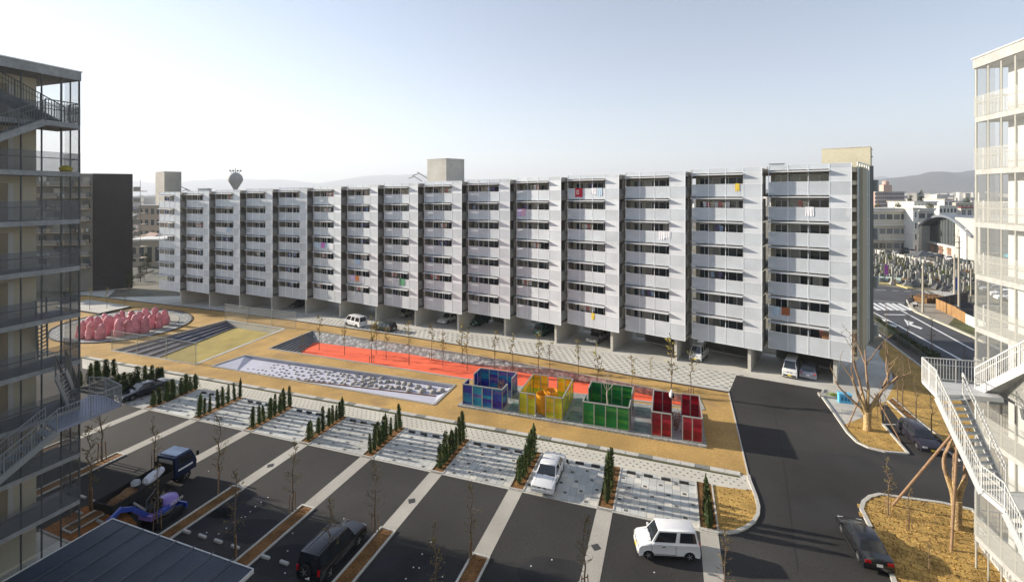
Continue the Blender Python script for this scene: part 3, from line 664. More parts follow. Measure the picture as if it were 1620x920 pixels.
# ---- laundry over the railings
cloths = [(0,1,.60,'white'),(3,0,.2,'redrug'),(3,0,.62,'white'),(3,0,.76,'paleblue'),(2,2,.74,'white'),(2,2,.86,'white'),(1,0,.82,'yellow'),(0,5,.05,'paleblue'),(0,5,.22,'brown'),(4,1,.02,'lilac'),(4,1,.14,'pink'),
 (9,3,-.02,'paleblue'),(9,3,.16,'paleblue'),(9,3,.36,'mauve'),(9,3,.56,'paleblue'),(9,3,.76,'white'),(8,5,.14,'lilac'),(8,5,.34,'orange'),(8,5,.52,'white'),(12,2,.0,'white'),(12,2,.2,'white'),(12,2,.4,'white'),(12,2,.6,'paleblue'),(11,2,-.1,'grey'),(3,6,.62,'yellow'),(8,4,.35,'blue'),(7,5,.6,'green')]
CC = {'white':(.75,.75,.78),'redrug':(.55,.03,.06),'blue':(.45,.6,.8),'yellow':(.75,.55,.08),'paleblue':(.5,.62,.72),'brown':(.35,.12,.05),'lilac':(.6,.5,.75),'pink':(.75,.45,.6),'mauve':(.6,.22,.55),'orange':(.75,.3,.12),'grey':(.4,.45,.48),'green':(.12,.35,.2)}
nmF = ['top','second','third','fourth','fifth','sixth','seventh']
def cloth(w_, h_, seed, m):
    b = MB(); n = 10
    for i in range(n+1):
        x = w_*i/n; d = -.05-.02*math.sin(i*1.9+seed)
        for z in (.06, 0, -h_*(.97+.03*math.sin(i+seed))): b.v.append((x, d if z < 0 else -.045, z))
    for i in range(n):
        for j in range(2): o = i*3+j; b.f.append((o, o+3, o+4, o+1))
    return b.mesh('hanging_cloth', m)
for i, (bi, k, u, cn) in enumerate(cloths):
    fr_ = BAYS[bi]; M = fr_.matrix_basis; w_ = .75 if bi < 6 else 1.15; h_ = .95+.15*math.sin(i*2.2)
    if cn == 'redrug': w_, h_ = 1.1, 1.15
    if cn == 'yellow': w_, h_ = .45, .8
    p = M @ Vector((max(.02, u*5.7), -.0, J0-k*FH-1.36+.03))
    o = inst('hanging_cloth', cloth(w_, h_, i, mat('cloth_'+cn, CC[cn], .9, n=(3, .1))), None, p, fr_.rotation_euler[2])
    tag(o, f"{'red emblem rug' if cn=='redrug' else cn+' cloth' if cn!='paleblue' else 'pale blue sheet'} on the {nmF[k]} railing of the {ORD[bi]} bay from the right, {ORD[sum(1 for q_ in cloths[:i] if q_[:2] == (bi, k))]}", 'laundry', 'laundry on the long building')
    if cn == 'redrug':
        b = MB(); b.bb((.22,-.075,-.75),(.58,-.07,-.2)); b.bb((.26,-.08,-.7),(.30,-.075,-.25)); e = b.build('rug_emblem', mat('rug_white', (.75,.68,.6), .9), o)
        b = MB(); b.bb((.34,-.085,-.62),(.5,-.078,-.34)); b.bb((.38,-.09,-.55),(.42,-.084,-.3)); b.build('rug_mark', mat('rug_red', (.45,.05,.07), .9), o)
# clothes on hangers inside the openings
gm = []
for s, c in enumerate([(.7,.7,.72),(.15,.12,.25),(.5,.2,.18),(.3,.4,.55),(.55,.5,.4),(.08,.08,.1)]):
    b = MB()
    b.add([(-.2,0,0),(.2,0,0),(.24,.02,-.22),(.17,.01,-.24),(.18,.03,-.62),(-.18,.0,-.6),(-.16,.01,-.24),(-.24,.03,-.2)], [(0,7,6,5,4,3,2,1)])
    b.add([(-.2,.06,0),(.2,.06,0),(.24,.07,-.22),(.17,.07,-.24),(.18,.09,-.62),(-.18,.07,-.6),(-.16,.07,-.24),(-.24,.08,-.2)], [(0,1,2,3,4,5,6,7)])
    gm.append(b.mesh('garment', mat('garment_%s' % ['pale','navy','red','blue','beige','black'][s], c, .9)))
racks = [(1,1,.2,7),(1,2,.45,2),(0,6,.84,2),(5,5,.1,3),(3,6,.3,5),(4,1,.1,2),(4,5,.1,4),(10,4,.3,5),(12,0,.6,3),(12,3,.2,6),(9,1,.35,5),(10,6,.3,4),(13,2,.4,5),(6,4,.1,3),(6,5,.15,4),(5,1,.1,2),(8,4,.6,2),(3,0,.5,2),(7,5,.2,3),(12,5,.4,3),(6,0,.7,4)]
used_ = {(r_[0], r_[1]) for r_ in racks}; rr3 = random.Random(17)
while len(racks) < 46:
    c_ = (rr3.randrange(15), rr3.randrange(7))
    if c_ in used_: continue
    used_.add(c_); racks.append((c_[0], c_[1], rr3.uniform(.02,.6), rr3.choice([2,3,4])))
for j, (bi, k, u, n_) in enumerate(racks):
    fr_ = BAYS[bi]; M = fr_.matrix_basis
    for i in range(n_):
        p = M @ Vector((u*5.5+i*.42+.2, .5, J0-k*FH-.62-.04*(i % 2)))
        o = inst('garment', gm[(i*2+j) % 6], None, p, fr_.rotation_euler[2]+.1)
        tag(o, f"{['pale','navy','red','blue','beige','black'][(i*2+j) % 6]} garment, {ORD[i]} in line, {nmF[k]} opening of the {ORD[bi]} bay from the right", 'clothes', f'washing in the {nmF[k]} opening of bay {bi+1}')
# window screen leaning on the lowest balcony, right
M = BAYS[0].matrix_basis; p = M @ Vector((4.9, .3, J0-6*FH-1.3)); b = MB()
for i in range(6): b.bb((i*.16, 0, 0), (i*.16+.06, .03, .5))
b.bb((-.02,-.01,.5),(.9,.04,.55)); b.bb((-.02,-.01,-.03),(.9,.04,.02)); b.bb((-.1,.06,-.8),(.95,.08,.5))
tag(b.build('slatted_rack', mat('rack_wood', (.35,.19,.09), .8), None, p, BAYS[0].rotation_euler[2]), 'brown slatted rack behind the lowest railing of the rightmost bay', 'rack')
# ================= NEAR BUILDINGS LEFT AND RIGHT =================
def railing(name, a, b_, h, m, par, gap=.13, mid=True, r=.012, bal=True, posts=1.3):
    """balustrade from a to b (points at floor level, may slope)"""
    global RC; RC = (globals().get('RC', 0)+1) % 11; th_ = .040+RC*.0013
    a = Vector(a); b_ = Vector(b_); L = (b_-a).length; up = Vector((0,0,h+RC*.0011)); mb = MB()
    mb.bar(a+up, b_+up, th_+.002); mb.bar(a+Vector((0,0,.1)), b_+Vector((0,0,.1)), .03)
    if mid: mb.bar(a+up*.72, b_+up*.72, .025)
    n = max(1, int(L/posts+.5))
    for i in range(n+1): p = a.lerp(b_, i/n); mb.bar(p-Vector((0,0,.15+RC*.001)), p+up, th_)
    if bal:
        n = max(2, int(L/gap))
        for i in range(1, n): p = a.lerp(b_, i/n); mb.bar(p+Vector((0,0,.1)), p+up, r*1.6)
    return mb.build(name, m, par)
def stair(top, bot, side, width, m, par, n=11, under=True):
    """flight from top to bottom point; side = unit vector across; returns group object"""
    top = Vector(top); bot = Vector(bot); side = Vector(side).normalized(); g = inst('stair_flight', None, par)
    for s_ in (0, width):
        b = MB(); b.bar(top+side*s_-Vector((0,0,.12)), bot+side*s_-Vector((0,0,.12)), .06, .32); b.build('stringer', m, g)
    d = bot-top; run = Vector((d.x, d.y, 0)); 
    for i in range(n):
        p = top+d*((i+.5)/n)+Vector((0,0,.0)); rd = run.normalized()
        b = MB(); t = run.length/n*.55
        q = [p-rd*t+side*.04, p+rd*t+side*.04, p+rd*t+side*(width-.04), p-rd*t+side*(width-.04)]
        b.add([tuple(v) for v in q]+[tuple(v-Vector((0,0,.05))) for v in q], [(0,1,2,3),(7,6,5,4),(0,4,5,1),(1,5,6,2),(2,6,7,3),(3,7,4,0)])
        b.build('step', m, g)
    return g
def gallery(nm, label, P0, dirB, inward, nlev, pitch, ztop0, roof_top, length, depth, wall_off, wall_end, mw, mslab, mpole, mmesh, doors, par_mats):
    """access-gallery front: P0 = far corner of the outer screen, dirB = unit vector towards the far end"""
    t = thing(nm, label, 'apartment building', (0,0,0)); dB = Vector(dirB); iN = Vector(inward)
    P0 = Vector(P0); zgr = zg(P0.x, P0.y)-.3
    def quad(a0, a1, i0, i1): return [(q.x, q.y) for q in (P0-dB*a1+iN*i0, P0-dB*a0+iN*i0, P0-dB*a0+iN*i1, P0-dB*a1+iN*i1)]
    for k in range(nlev):
        z = ztop0-k*pitch
        b = MB(); b.prism(quad(.02, length, .03, depth+.3), z, z+.27); b.build('gallery_slab', mslab, t)
        # edge upstand and mesh rail
        b = MB(); b.prism(quad(0, length, -.01, .02), z+.27, z+1.35); b.build('rail_screen', par_mats[0], t)
        b = MB(); b.prism(quad(-.02, .01, .02, depth-.2), z+.27, z+1.35); b.build('end_rail_screen', par_mats[0], t)
        b = MB(); e0 = P0+iN*.06; e1 = P0-dB*length+iN*.06; b.bar((e0.x,e0.y,z+1.0),(e1.x,e1.y,z+1.0),.04); b.bar((e0.x,e0.y,z+1.0),((P0+iN*(depth-.2)).x,(P0+iN*(depth-.2)).y,z+1.0),.04); b.build('hand_rail', mpole, t)
    b = MB(); b.prism(quad(-.03, length+.03, -.04, depth+6), roof_top-.5, roof_top); b.build('roof', mslab, t)
    b = MB(); b.prism(quad(-.08, length+.05, -.09, depth+6), roof_top, roof_top+.06); b.build('roof_edge', M_STEELW, t)
    # poles and full-height mesh
    n = int(length/.85)+1
    for i in range(n+1):
        q = P0-dB*(i*.86)+iN*.1
        b = MB(); b.bar((q.x, q.y, zgr), (q.x, q.y, roof_top-.02), .055 if i else .07); b.build('pole', mpole, t)
    for j in (1, 2):
        q = P0+iN*(j*depth/2.2)-dB*.06; b = MB(); b.bar((q.x, q.y, zgr+2), (q.x, q.y, roof_top-.02), .05); b.build('pole', mpole, t)
    for k in range(nlev+1):
        z1 = roof_top-.5 if k == 0 else ztop0-(k-1)*pitch; z0 = ztop0-k*pitch+1.36 if k < nlev else zgr+1.5
        if z1-z0 > .2:
            b = MB(); b.prism(quad(.02, length, .0, .012), z0, z1); b.build('mesh_screen', mmesh, t)
            b = MB(); b.prism(quad(-.01, .0, .02, depth-.3), z0, z1); b.build('mesh_screen', mmesh, t)
    # wall behind with doors
    b = MB(); b.prism(quad(wall_end, length+26, depth, depth+9), zgr-1, roof_top-.45); b.build('wall', mw, t)
    for k in range(-1, nlev):
        z = ztop0-k*pitch if k >= 0 else ztop0+pitch
        if k < 0: continue
        for a0, a1, m_ in doors:
            b = MB(); b.prism(quad(wall_end+a0, wall_end+a1, depth-.05, depth+.0), z+.3, z+2.3); b.build('door', m_, t)
    return t, quad
# left building
BL = Vector((.3235, .9462, 0)); iL = Vector((-.9462, .3235, 0)); PL = Vector((-25.1, 27.2, 0))
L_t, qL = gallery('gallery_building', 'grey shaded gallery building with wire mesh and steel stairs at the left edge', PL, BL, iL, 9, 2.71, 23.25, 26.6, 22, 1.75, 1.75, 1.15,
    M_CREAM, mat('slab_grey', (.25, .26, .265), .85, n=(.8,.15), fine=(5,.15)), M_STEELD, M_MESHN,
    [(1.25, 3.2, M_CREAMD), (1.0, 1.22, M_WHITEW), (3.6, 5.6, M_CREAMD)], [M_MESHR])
# unseen rear part of this building, placed out of frame to shade the yard
b = MB(); c0 = Vector((-47, 41.2, 0)); b.prism([(p.x, p.y) for p in (c0, c0+iL*12, c0+iL*12-BL*34, c0-BL*34)], -3, 26.0); b.build('unseen_rear_wing', M_CREAM, L_t)
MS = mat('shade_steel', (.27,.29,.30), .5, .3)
# outside landing and stairs (left)
zl = 7.05
def pxz(px, py, z): Y = (EYE-z)*FPX/(py-HYP); return Vector(((px-CXP)/FPX*Y, Y, z))
l_a, l_b, l_c, l_d, l_e = pxz(90,680,zl), pxz(192,638,zl), pxz(166,625,zl), pxz(141,624,zl), pxz(72,668,zl)
M_CHEQ = mat('chequer_plate', (.26, .28, .36), .5, .2, fine=(20,.15))
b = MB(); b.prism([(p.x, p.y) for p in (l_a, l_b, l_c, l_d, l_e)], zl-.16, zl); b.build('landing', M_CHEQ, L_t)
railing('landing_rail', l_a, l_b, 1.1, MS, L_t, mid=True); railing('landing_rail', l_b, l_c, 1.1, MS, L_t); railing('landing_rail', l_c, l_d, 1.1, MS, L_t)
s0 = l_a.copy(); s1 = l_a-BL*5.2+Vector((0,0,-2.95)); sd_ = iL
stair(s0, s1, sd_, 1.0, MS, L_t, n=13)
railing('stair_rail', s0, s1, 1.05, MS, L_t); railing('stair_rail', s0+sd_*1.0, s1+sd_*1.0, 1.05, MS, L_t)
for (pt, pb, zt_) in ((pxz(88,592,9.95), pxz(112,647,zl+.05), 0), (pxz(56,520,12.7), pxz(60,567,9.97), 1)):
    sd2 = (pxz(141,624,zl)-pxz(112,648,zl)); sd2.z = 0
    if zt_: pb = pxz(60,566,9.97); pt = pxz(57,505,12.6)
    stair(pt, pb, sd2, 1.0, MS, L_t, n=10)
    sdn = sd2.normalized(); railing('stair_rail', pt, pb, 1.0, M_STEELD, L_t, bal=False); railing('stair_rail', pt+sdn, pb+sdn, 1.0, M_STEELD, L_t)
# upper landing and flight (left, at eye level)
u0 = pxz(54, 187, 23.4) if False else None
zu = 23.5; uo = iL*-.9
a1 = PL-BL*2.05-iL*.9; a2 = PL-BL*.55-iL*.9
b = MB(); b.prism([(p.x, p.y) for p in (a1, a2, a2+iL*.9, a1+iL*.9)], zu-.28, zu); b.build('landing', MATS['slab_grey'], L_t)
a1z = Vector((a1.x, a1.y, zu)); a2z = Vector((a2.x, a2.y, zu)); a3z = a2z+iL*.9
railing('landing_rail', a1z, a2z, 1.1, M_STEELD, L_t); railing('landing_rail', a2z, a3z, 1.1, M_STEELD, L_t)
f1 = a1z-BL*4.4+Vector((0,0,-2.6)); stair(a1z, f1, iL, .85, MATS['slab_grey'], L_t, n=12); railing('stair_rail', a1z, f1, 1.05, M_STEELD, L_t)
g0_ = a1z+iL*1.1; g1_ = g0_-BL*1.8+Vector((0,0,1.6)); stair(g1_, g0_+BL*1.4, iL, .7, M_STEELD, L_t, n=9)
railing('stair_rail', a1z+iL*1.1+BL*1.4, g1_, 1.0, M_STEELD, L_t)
# right building
BR = Vector((.249, .9686, 0)); iR = Vector((.9686, -.249, 0)); PR = Vector((24.1, 24.4, 0))
R_t, qR = gallery('gallery_building', 'sunlit white gallery building behind fine wire mesh at the right edge', PR, BR, iR, 9, 2.71, 23.25, 26.55, 20, 1.2, 1.2, .4,
    M_WHITEW, mat('slab_pale', (.37, .365, .34), .8, n=(.8,.12), fine=(5,.12)), mat('pole_pale', (.40,.39,.34), .5, .3), M_MESHG,
    [(.55, .62, M_STEEL), (1.2, 2.1, M_GLASSL)], [mat('rail_mesh_pale', (.50,.50,.46), .6, .1, trans=.72)])
for k in range(8):                                    # vertical drain pipes and gallery railings
    z = 23.25-k*2.71+.27
    p0 = PR+iR*.35-BR*.1; railing('end_rail', (p0.x, p0.y, z), ((p0+iR*1.3).x, (p0+iR*1.3).y, z), 1.1, M_STEELW, R_t, mid=False)
q = PR-BR*2.6+iR*.5; b = MB(); b.tube([(q.x, q.y, 0), (q.x, q.y, 26)], .06, 8); b.build('drain_pipe', M_WHITE, R_t)
# outside landing and stairs (right)
zr = 9.95; SW = M_STEELW
ra_, rb2, rc2, rd2 = pxz(1459,600,zr), pxz(1543,603,zr), pxz(1523,624,zr), pxz(1482,624,zr)
rb2 = Vector((PR.x-.05, PR.y-.9, zr)); 
b = MB(); b.prism([(p.x, p.y) for p in (ra_, rd2, rc2, rc2+iR*1.6, rb2)][::1], zr-.2, zr); b.build('landing', mat('white_plate', (.58,.58,.57), .5, .1), R_t)
railing('landing_rail', ra_, rb2, 1.15, SW, R_t); railing('landing_rail', ra_, rd2, 1.15, SW, R_t)
zr2 = 7.05; rt0, rt1 = rd2, rc2; bt0, bt1 = pxz(1553,775,zr2), pxz(1591,773,zr2)
def stair2(t0, t1, b0, b1, m, par, n):
    g = inst('stair_flight', None, par)
    for a, c in ((t0, b0), (t1, b1)):
        b = MB(); b.bar(a-Vector((0,0,.14)), c-Vector((0,0,.14)), .07, .34); b.build('stringer', m, g)
    for i in range(n):
        f0, f1 = (i+.05)/n, (i+1.05)/n; z = t0.z+(b0.z-t0.z)*(i+.6)/n
        q = [t0.lerp(b0, f0), t1.lerp(b1, f0), t1.lerp(b1, f1), t0.lerp(b0, f1)]
        b = MB(); b.add([(v.x, v.y, z) for v in q]+[(v.x, v.y, z-.05) for v in q], [(0,1,2,3),(7,6,5,4),(0,4,5,1),(1,5,6,2),(2,6,7,3),(3,7,4,0)])
        b.build('step', m, g)
    return g
MT = mat('tread_steel', (.50, .52, .52), .5, .3, fine=(10,.12))
stair2(rt0, rt1, bt0, bt1, MT, R_t, 13)
railing('stair_rail', rt0, bt0, 1.05, SW, R_t, gap=.16); railing('stair_rail', rt1, bt1, 1.05, SW, R_t, bal=False)
b = MB(); b.bar(rt1+Vector((0,0,.75)), bt1+Vector((0,0,.75)), .04); b.build('hand_rail', SW, R_t)
# lower landing, further flight
ld1 = [bt0, bt1+iR*.9, pxz(1640,806,zr2), pxz(1590,806,zr2)]
b = MB(); b.prism([(p.x, p.y) for p in (ld1[0], ld1[3], ld1[2], ld1[1])], zr2-.2, zr2); b.build('landing', MATS['white_plate'], R_t)
b0_, b1_ = pxz(1690,1010,4.3), pxz(1740,1000,4.3)
stair2(pxz(1590,806,zr2), pxz(1628,806,zr2), b0_, b1_, MT, R_t, 12)
railing('stair_rail', bt0, pxz(1590,806,zr2), 1.05, SW, R_t); railing('stair_rail', pxz(1590,806,zr2), b0_, 1.05, SW, R_t, gap=.16)
for px, py in ((1546, 862),):
    q = gp(px, py); b = MB(); b.bar((q.x, q.y, q.z), (q.x, q.y, zr2-.1), .16); b.build('stair_column', M_STEEL, R_t)
q = bt0.copy(); b = MB(); b.bar((q.x+.05, q.y, zr2-.1), (q.x+.05, q.y, zr2+.1), .16); b.build('stair_bracket', SW, R_t)
# upper flight going up to the right
up0 = Vector((rb2.x-.1, rb2.y-.2, zr)); up0 = pxz(1543, 617, zr-.1); up1 = Vector((23.05, 20.2, 12.6))
stair(up1, up0, iR, 1.1, SW, R_t, n=12); railing('stair_rail', up0, up1, 1.1, SW, R_t, gap=.12)
b = MB(); dz_ = Vector((0,0,.24)); b.bar(up0-dz_, up1-dz_, .05, .1); b.build('stair_edge', SW, R_t)
so = MB(); so.add([tuple(v) for v in (up0-dz_, up1-dz_, up1-dz_+iR*1.1, up0-dz_+iR*1.1)]+[tuple(v-Vector((0,0,.04))) for v in (up0-dz_, up1-dz_, up1-dz_+iR*1.1, up0-dz_+iR*1.1)], [(0,1,2,3),(7,6,5,4),(0,4,5,1),(1,5,6,2),(2,6,7,3),(3,7,4,0)]); so.build('stair_soffit', MATS['slab_pale'], R_t)
# ground floor fence and slab at the right
f0_ = gp(1548, 862); f1_ = gp(1616, 950)
t = thing('low_railing', 'pale steel railing on a low wall beside the lower grass island at the right edge', 'railing')
railing('railing_panel', f0_, f1_, 1.1, SW, t); b = MB(); b.bar(f0_+Vector((.1,0,.05)), f1_+Vector((.1,0,.05)), .25, .3); b.build('low_wall', M_CONCL, t)
f2_ = gp(1547, 838); f3_ = gp(1600, 846); railing('railing_panel', f2_, f3_, 1.2, SW, t)
sheet('right_paving', [gp(1541,720), gp(1545,800), gp(1548,862), gp(1620,960), on(40,20), on(44,45), gp(1541,600)], mat('right_path', (.40,.34,.24), .9, n=(.5,.15), fine=(8,.2)), .02)
# ================= LOW SHED ROOF =================
hz = 2.5
r0, r1 = gp(177.5, 820, hz), gp(401, 892, hz)
r2 = r1-Vector((.30,.954,0))*9; r3 = r0-Vector((.33,.944,0))*9
shed = thing('bicycle_shed', 'dark flat shed roof with a thin white edge at the bottom left corner', 'shed')
M_ROOF = mat('dark_roof', (.045, .055, .075), .55, .0, n=(.5, .25), fine=(8,.12))
n = 8
for i in range(n):
    p = [r0.lerp(r1, i/n+.0015), r0.lerp(r1, (i+1)/n-.0015), r3.lerp(r2, (i+1)/n-.0015), r3.lerp(r2, i/n+.0015)]
    b = MB(); b.prism([(q.x, q.y) for q in p][::-1], r0.z-.14, r0.z); b.build('roof_panel', M_ROOF, shed)
    if i: b = MB(); b.bar(r0.lerp(r1, i/n)+Vector((0,0,.0)), r3.lerp(r2, i/n)+Vector((0,0,.0)), .03, .035); b.build('roof_seam', mat('seam', (.10,.11,.13), .6), shed)
b = MB()
for a_, c_ in ((r0, r1), (r1, r2), (r2, r3), (r3, r0)):
    a2_ = Vector((a_.x, a_.y, r0.z)); c2_ = Vector((c_.x, c_.y, r0.z)); b.bar(a2_-Vector((0,0,.06)), c2_-Vector((0,0,.06)), .05, .2)
b.build('roof_trim', M_STEELW, shed)
for a_ in (.05, .5, .95):
    for s_ in (.08, .6):
        q = r0.lerp(r1, a_).lerp(r3.lerp(r2, a_), s_); b = MB(); b.bar((q.x, q.y, zg(q.x, q.y)), (q.x, q.y, r0.z-.1), .1); b.build('post', M_STEEL, shed)
# ================= DARK APARTMENT BUILDING FAR LEFT =================
db = thing('dark_apartment_building', 'black-gabled apartment building with cluttered balconies behind the mesh on the left', 'apartment building')
Yd = 112; c0 = Vector(((147-CXP)/FPX*Yd, Yd, 0)); c1 = Vector(((210-CXP)/FPX*(Yd+3), Yd+3, 0)); ztd = EYE+(HYP-274.5)*Yd/FPX
dl = Vector((-.80, -.60, 0)); dl = Vector((-.93, .36, 0)); zb_ = EYE-(446-HYP)*Yd/FPX-2
dd = Vector((-.86,-.5,0)); 
Lf = 22; cl = c0+Vector((-.985, -.17, 0))*Lf
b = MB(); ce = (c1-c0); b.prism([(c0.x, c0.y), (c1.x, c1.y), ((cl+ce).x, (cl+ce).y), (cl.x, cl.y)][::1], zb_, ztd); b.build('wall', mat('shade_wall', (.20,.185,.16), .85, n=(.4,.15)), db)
M_BLK = mat('dark_cladding', (.038, .033, .030), .8, n=(.3,.15), fine=(3,.2))
en = Vector((ce.y, -ce.x, 0)).normalized(); 
for k in range(20):                                    # cladding boards on the gable
    z0 = zb_+(ztd-zb_)*k/20; z1 = zb_+(ztd-zb_)*(k+1)/20-.04
    p = c0+en*.0; b = MB(); b.prism([((c0+en*.12).x, (c0+en*.12).y), ((c1+en*.12).x, (c1+en*.12).y), (c1.x, c1.y), (c0.x, c0.y)], z0, z1); b.build('cladding_board', M_BLK, db)
b = MB(); b.prism([((c0+en*.06).x, (c0+en*.06).y), ((c1+en*.06).x, (c1+en*.06).y), (c1.x, c1.y), (c0.x, c0.y)], zb_, ztd+.03); b.build('cladding_backing', M_BLK, db)
fd = (cl-c0).normalized(); fn = Vector((fd.y, -fd.x, 0)); 
if fn.y > 0: fn = -fn
M_BALC = mat('balcony_panel', (.30,.28,.25), .8, trans=.2)
for k in range(8):
    z = ztd-2.0-k*2.75
    for j in range(7):
        for g_ in range(3):
            b = MB(); gx = c0+fd*(.6+j*3.0+g_*.8)+fn*(.9+.3*g_)+Vector((0,0,z-.55+.1*((j*g_+k) % 3))); b.box(gx, (.5,.3,.5+.2*((j+g_+k) % 3)), rz=.2*j); b.build('balcony_clutter', [M_CONCL, M_STEEL, M_CREAMD][(j+g_+k) % 3], db)
        if (k+j) % 5 == 4: continue
        a0 = .2+j*3.0; q = [c0+fd*a0+fn*.02, c0+fd*(a0+2.8)+fn*.02, c0+fd*(a0+2.8)+fn*(1.5+.5*((j+k) % 2)), c0+fd*a0+fn*(1.5+.5*((j+k) % 2))]
        if k == 0 and j == 0: pass
        b = MB(); b.prism([(v.x, v.y) for v in q], z-.9-.18, z-.9)
        o = b.build('balcony', mat('balcony_slab', (.48,.40,.30), .85), db)
        b = MB(); b.bar(q[2]+Vector((0,0,z-.4)), q[3]+Vector((0,0,z-.4)), .04, .95)
        o2 = b.build('balcony_rail', M_BALC, o)
        b = MB(); b.bar(c0+fd*(a0+.4)+fn*.05+Vector((0,0,z+.2)), c0+fd*(a0+1.9)+fn*.05+Vector((0,0,z+.2)), .04, 1.9); b.build('window', M_GLASS if (j+k) % 3 else M_GLASSL, db)
for k in range(7):                                     # balconies on the right side of the gable
    z = ztd-4.2-k*2.75; q = c1+Vector((.9, 1.2, 0)); b = MB(); b.box((q.x, q.y, z), (1.8, 2.2, .18)); o = b.build('balcony', MATS['balcony_slab'], db)
    b = MB(); b.box((q.x+.85, q.y-1.0, z+.6), (.05, .05, 1.0)); b.box((q.x, q.y-1.05, z+.6), (1.75, .05, 1.0)); b.build('balcony_rail', M_BALC, o)
    b = MB(); b.box((q.x+.8, q.y-1.0, z+1.4), (.06, .06, 2.7)); b.build('balcony_post', M_STEELD, o)
# outside stair at the foot of the gable
q = gp(170, 452); t = thing('outdoor_stair', 'grey outdoor stair with railings at the foot of the black gable', 'stair')
stair(Vector((q.x+7, q.y+4, zg(q.x,q.y)+3.2)), q, (.5, .85, 0), 1.6, M_CONCD, t, 10); railing('stair_rail', Vector((q.x+7, q.y+4, zg(q.x,q.y)+3.2)), q, 1.1, M_STEEL, t, bal=False)
# yellow bundle on the left gallery
q = zp(103, 268, 26.5); b = MB(); b.lathe([(.1,0),(.28,.05),(.32,.2),(.2,.32),(.05,.36)], n=12, wob=.3); tag(b.build('bundle', mat('olive_bundle', (.28,.24,.05), .9), None, (q.x, q.y, 20.82), 0), 'olive yellow bundle lying on the third slab of the left gallery', 'bundle')
# ================= COLOURED GLASS PAVILIONS =================
p0, p1, p2 = gp(724, 643), gp(1118, 709), gp(1112, 634)
eA = (p1-p0); LA = eA.length; eA = eA.normalized(); eA2 = Vector((eA.x, eA.y, 0)).normalized(); eB2 = Vector((.3235, .9462, 0))
def pv(a, b_, h=0): q = p0+eA2*a+eB2*b_; return Vector((q.x, q.y, zg(q.x, q.y)+h))
plat = thing('glass_platform', 'long low plinth of cobbles and greenish glass strips carrying the coloured pavilions', 'platform')
b = MB(); b.prism([(v.x, v.y) for v in (pv(0,0), pv(LA,0), pv(LA,6.2), pv(0,6.2))], lambda x, y: zg(x,y)-.05, lambda x, y: zg(x,y)+.16); b.build('plinth', mat('plinth_pebble', (.42,.42,.40), .85, vor=(5,.35), fine=(10,.2)), plat)
b = MB(); b.prism([(v.x, v.y) for v in (pv(.25,.45), pv(LA-.3,.45), pv(LA-.3,5.9), pv(.25,5.9))], lambda x, y: zg(x,y)+.16, lambda x, y: zg(x,y)+.19); b.build('deck', mat('deck_grey', (.30,.31,.30), .6, n=(.8,.2), fine=(8,.2)), plat)
M_GFL = mat('floor_glass', (.14,.22,.20), .25, n=(1.5,.3), fine=(8,.3), spec=.6)
def a_px(px, py, h=0): q = gp(px, py, h)-p0; return (q.x*eB2.y-q.y*eB2.x)/(eA2.x*eB2.y-eA2.y*eB2.x)
def b_px(px, py, h=0): q = gp(px, py, h)-p0; return (q.x*eA2.y-q.y*eA2.x)/(eB2.x*eA2.y-eB2.y*eA2.x)
HP = 1.95; H0 = .19
blue = cglass('blue_glass', 0, [(.03,.02,.26),(.09,.04,.42),(.02,.17,.58),(.05,.50,.62),(.04,.08,.42),(.38,.26,.58)], mixc=.5)
yel = cglass('yellow_glass', 0, [(.52,.56,.06),(.82,.84,.07),(.92,.78,.05),(.62,.68,.10),(.95,.95,.10),(.92,.52,.05)], mixc=.62)
grn = cglass('green_glass', 0, [(.01,.15,.04),(.02,.30,.07),(.02,.38,.09),(.01,.20,.06),(.14,.52,.10),(.02,.26,.05)], mixc=.5)
red = cglass('red_glass', 0, [(.14,.003,.012),(.34,.008,.025),(.52,.012,.04),(.22,.004,.02),(.68,.03,.06),(.36,.008,.035)], mixc=.4)
M_FRM = mat('grey_frame', (.40,.40,.37), .5, .2)
def pavilion(nm, label, a0, a1, b0, b1, m, walls):
    """walls: side -> list of (t0,t1) panel runs as fractions, n panels"""
    t = thing(nm, label, 'pavilion', pv(a0, b0, H0), math.atan2(eA2.y, eA2.x))
    W, D = a1-a0, (b1-b0)
    ang = math.atan2(eB2.y, eB2.x)-math.atan2(eA2.y, eA2.x); bx, by = math.cos(ang), math.sin(ang)
    def loc(u, v): q = pv(a0+u, b0+v, H0); q0 = pv(a0, b0, H0); return Vector((u+v*bx, v*by, q.z-q0.z))
    sides = {'n': (loc(0,0), loc(W,0)), 'f': (loc(0,D), loc(W,D)), 'l': (loc(0,0), loc(0,D)), 'r': (loc(W,0), loc(W,D))}
    for s_, runs in walls.items():
        A_, B_ = sides[s_]
        for (t0, t1, n_) in runs:
            P_, Q_ = A_.lerp(B_, t0), A_.lerp(B_, t1); b = MB()
            for i in range(n_+1):
                x = P_.lerp(Q_, i/n_); b.bar(x, x+Vector((0,0,HP)), .075)
            b.bar(P_+Vector((0,0,HP)), Q_+Vector((0,0,HP)), .10, .08); b.bar(P_+Vector((0,0,.04)), Q_+Vector((0,0,.04)), .07)
            b.build('wall_frame', M_FRM, t)
            d = (Q_-P_).normalized()
            for i in range(n_):
                x0 = P_.lerp(Q_, i/n_); x1 = P_.lerp(Q_, (i+1)/n_); L_ = (Vector((x1.x,x1.y,0))-Vector((x0.x,x0.y,0))).length
                b = MB(); b.bb((.04,-.012,.08), (L_-.04,.012,HP-.04)); b.build('glass_panel', m, t, x0, math.atan2(d.y, d.x))
    return t, loc
ax = [a_px(731.5,643), a_px(794,653), a_px(822,656), a_px(890,668), a_px(922.4,673), a_px(995,686), a_px(1031,691), a_px(1110.9,703)]
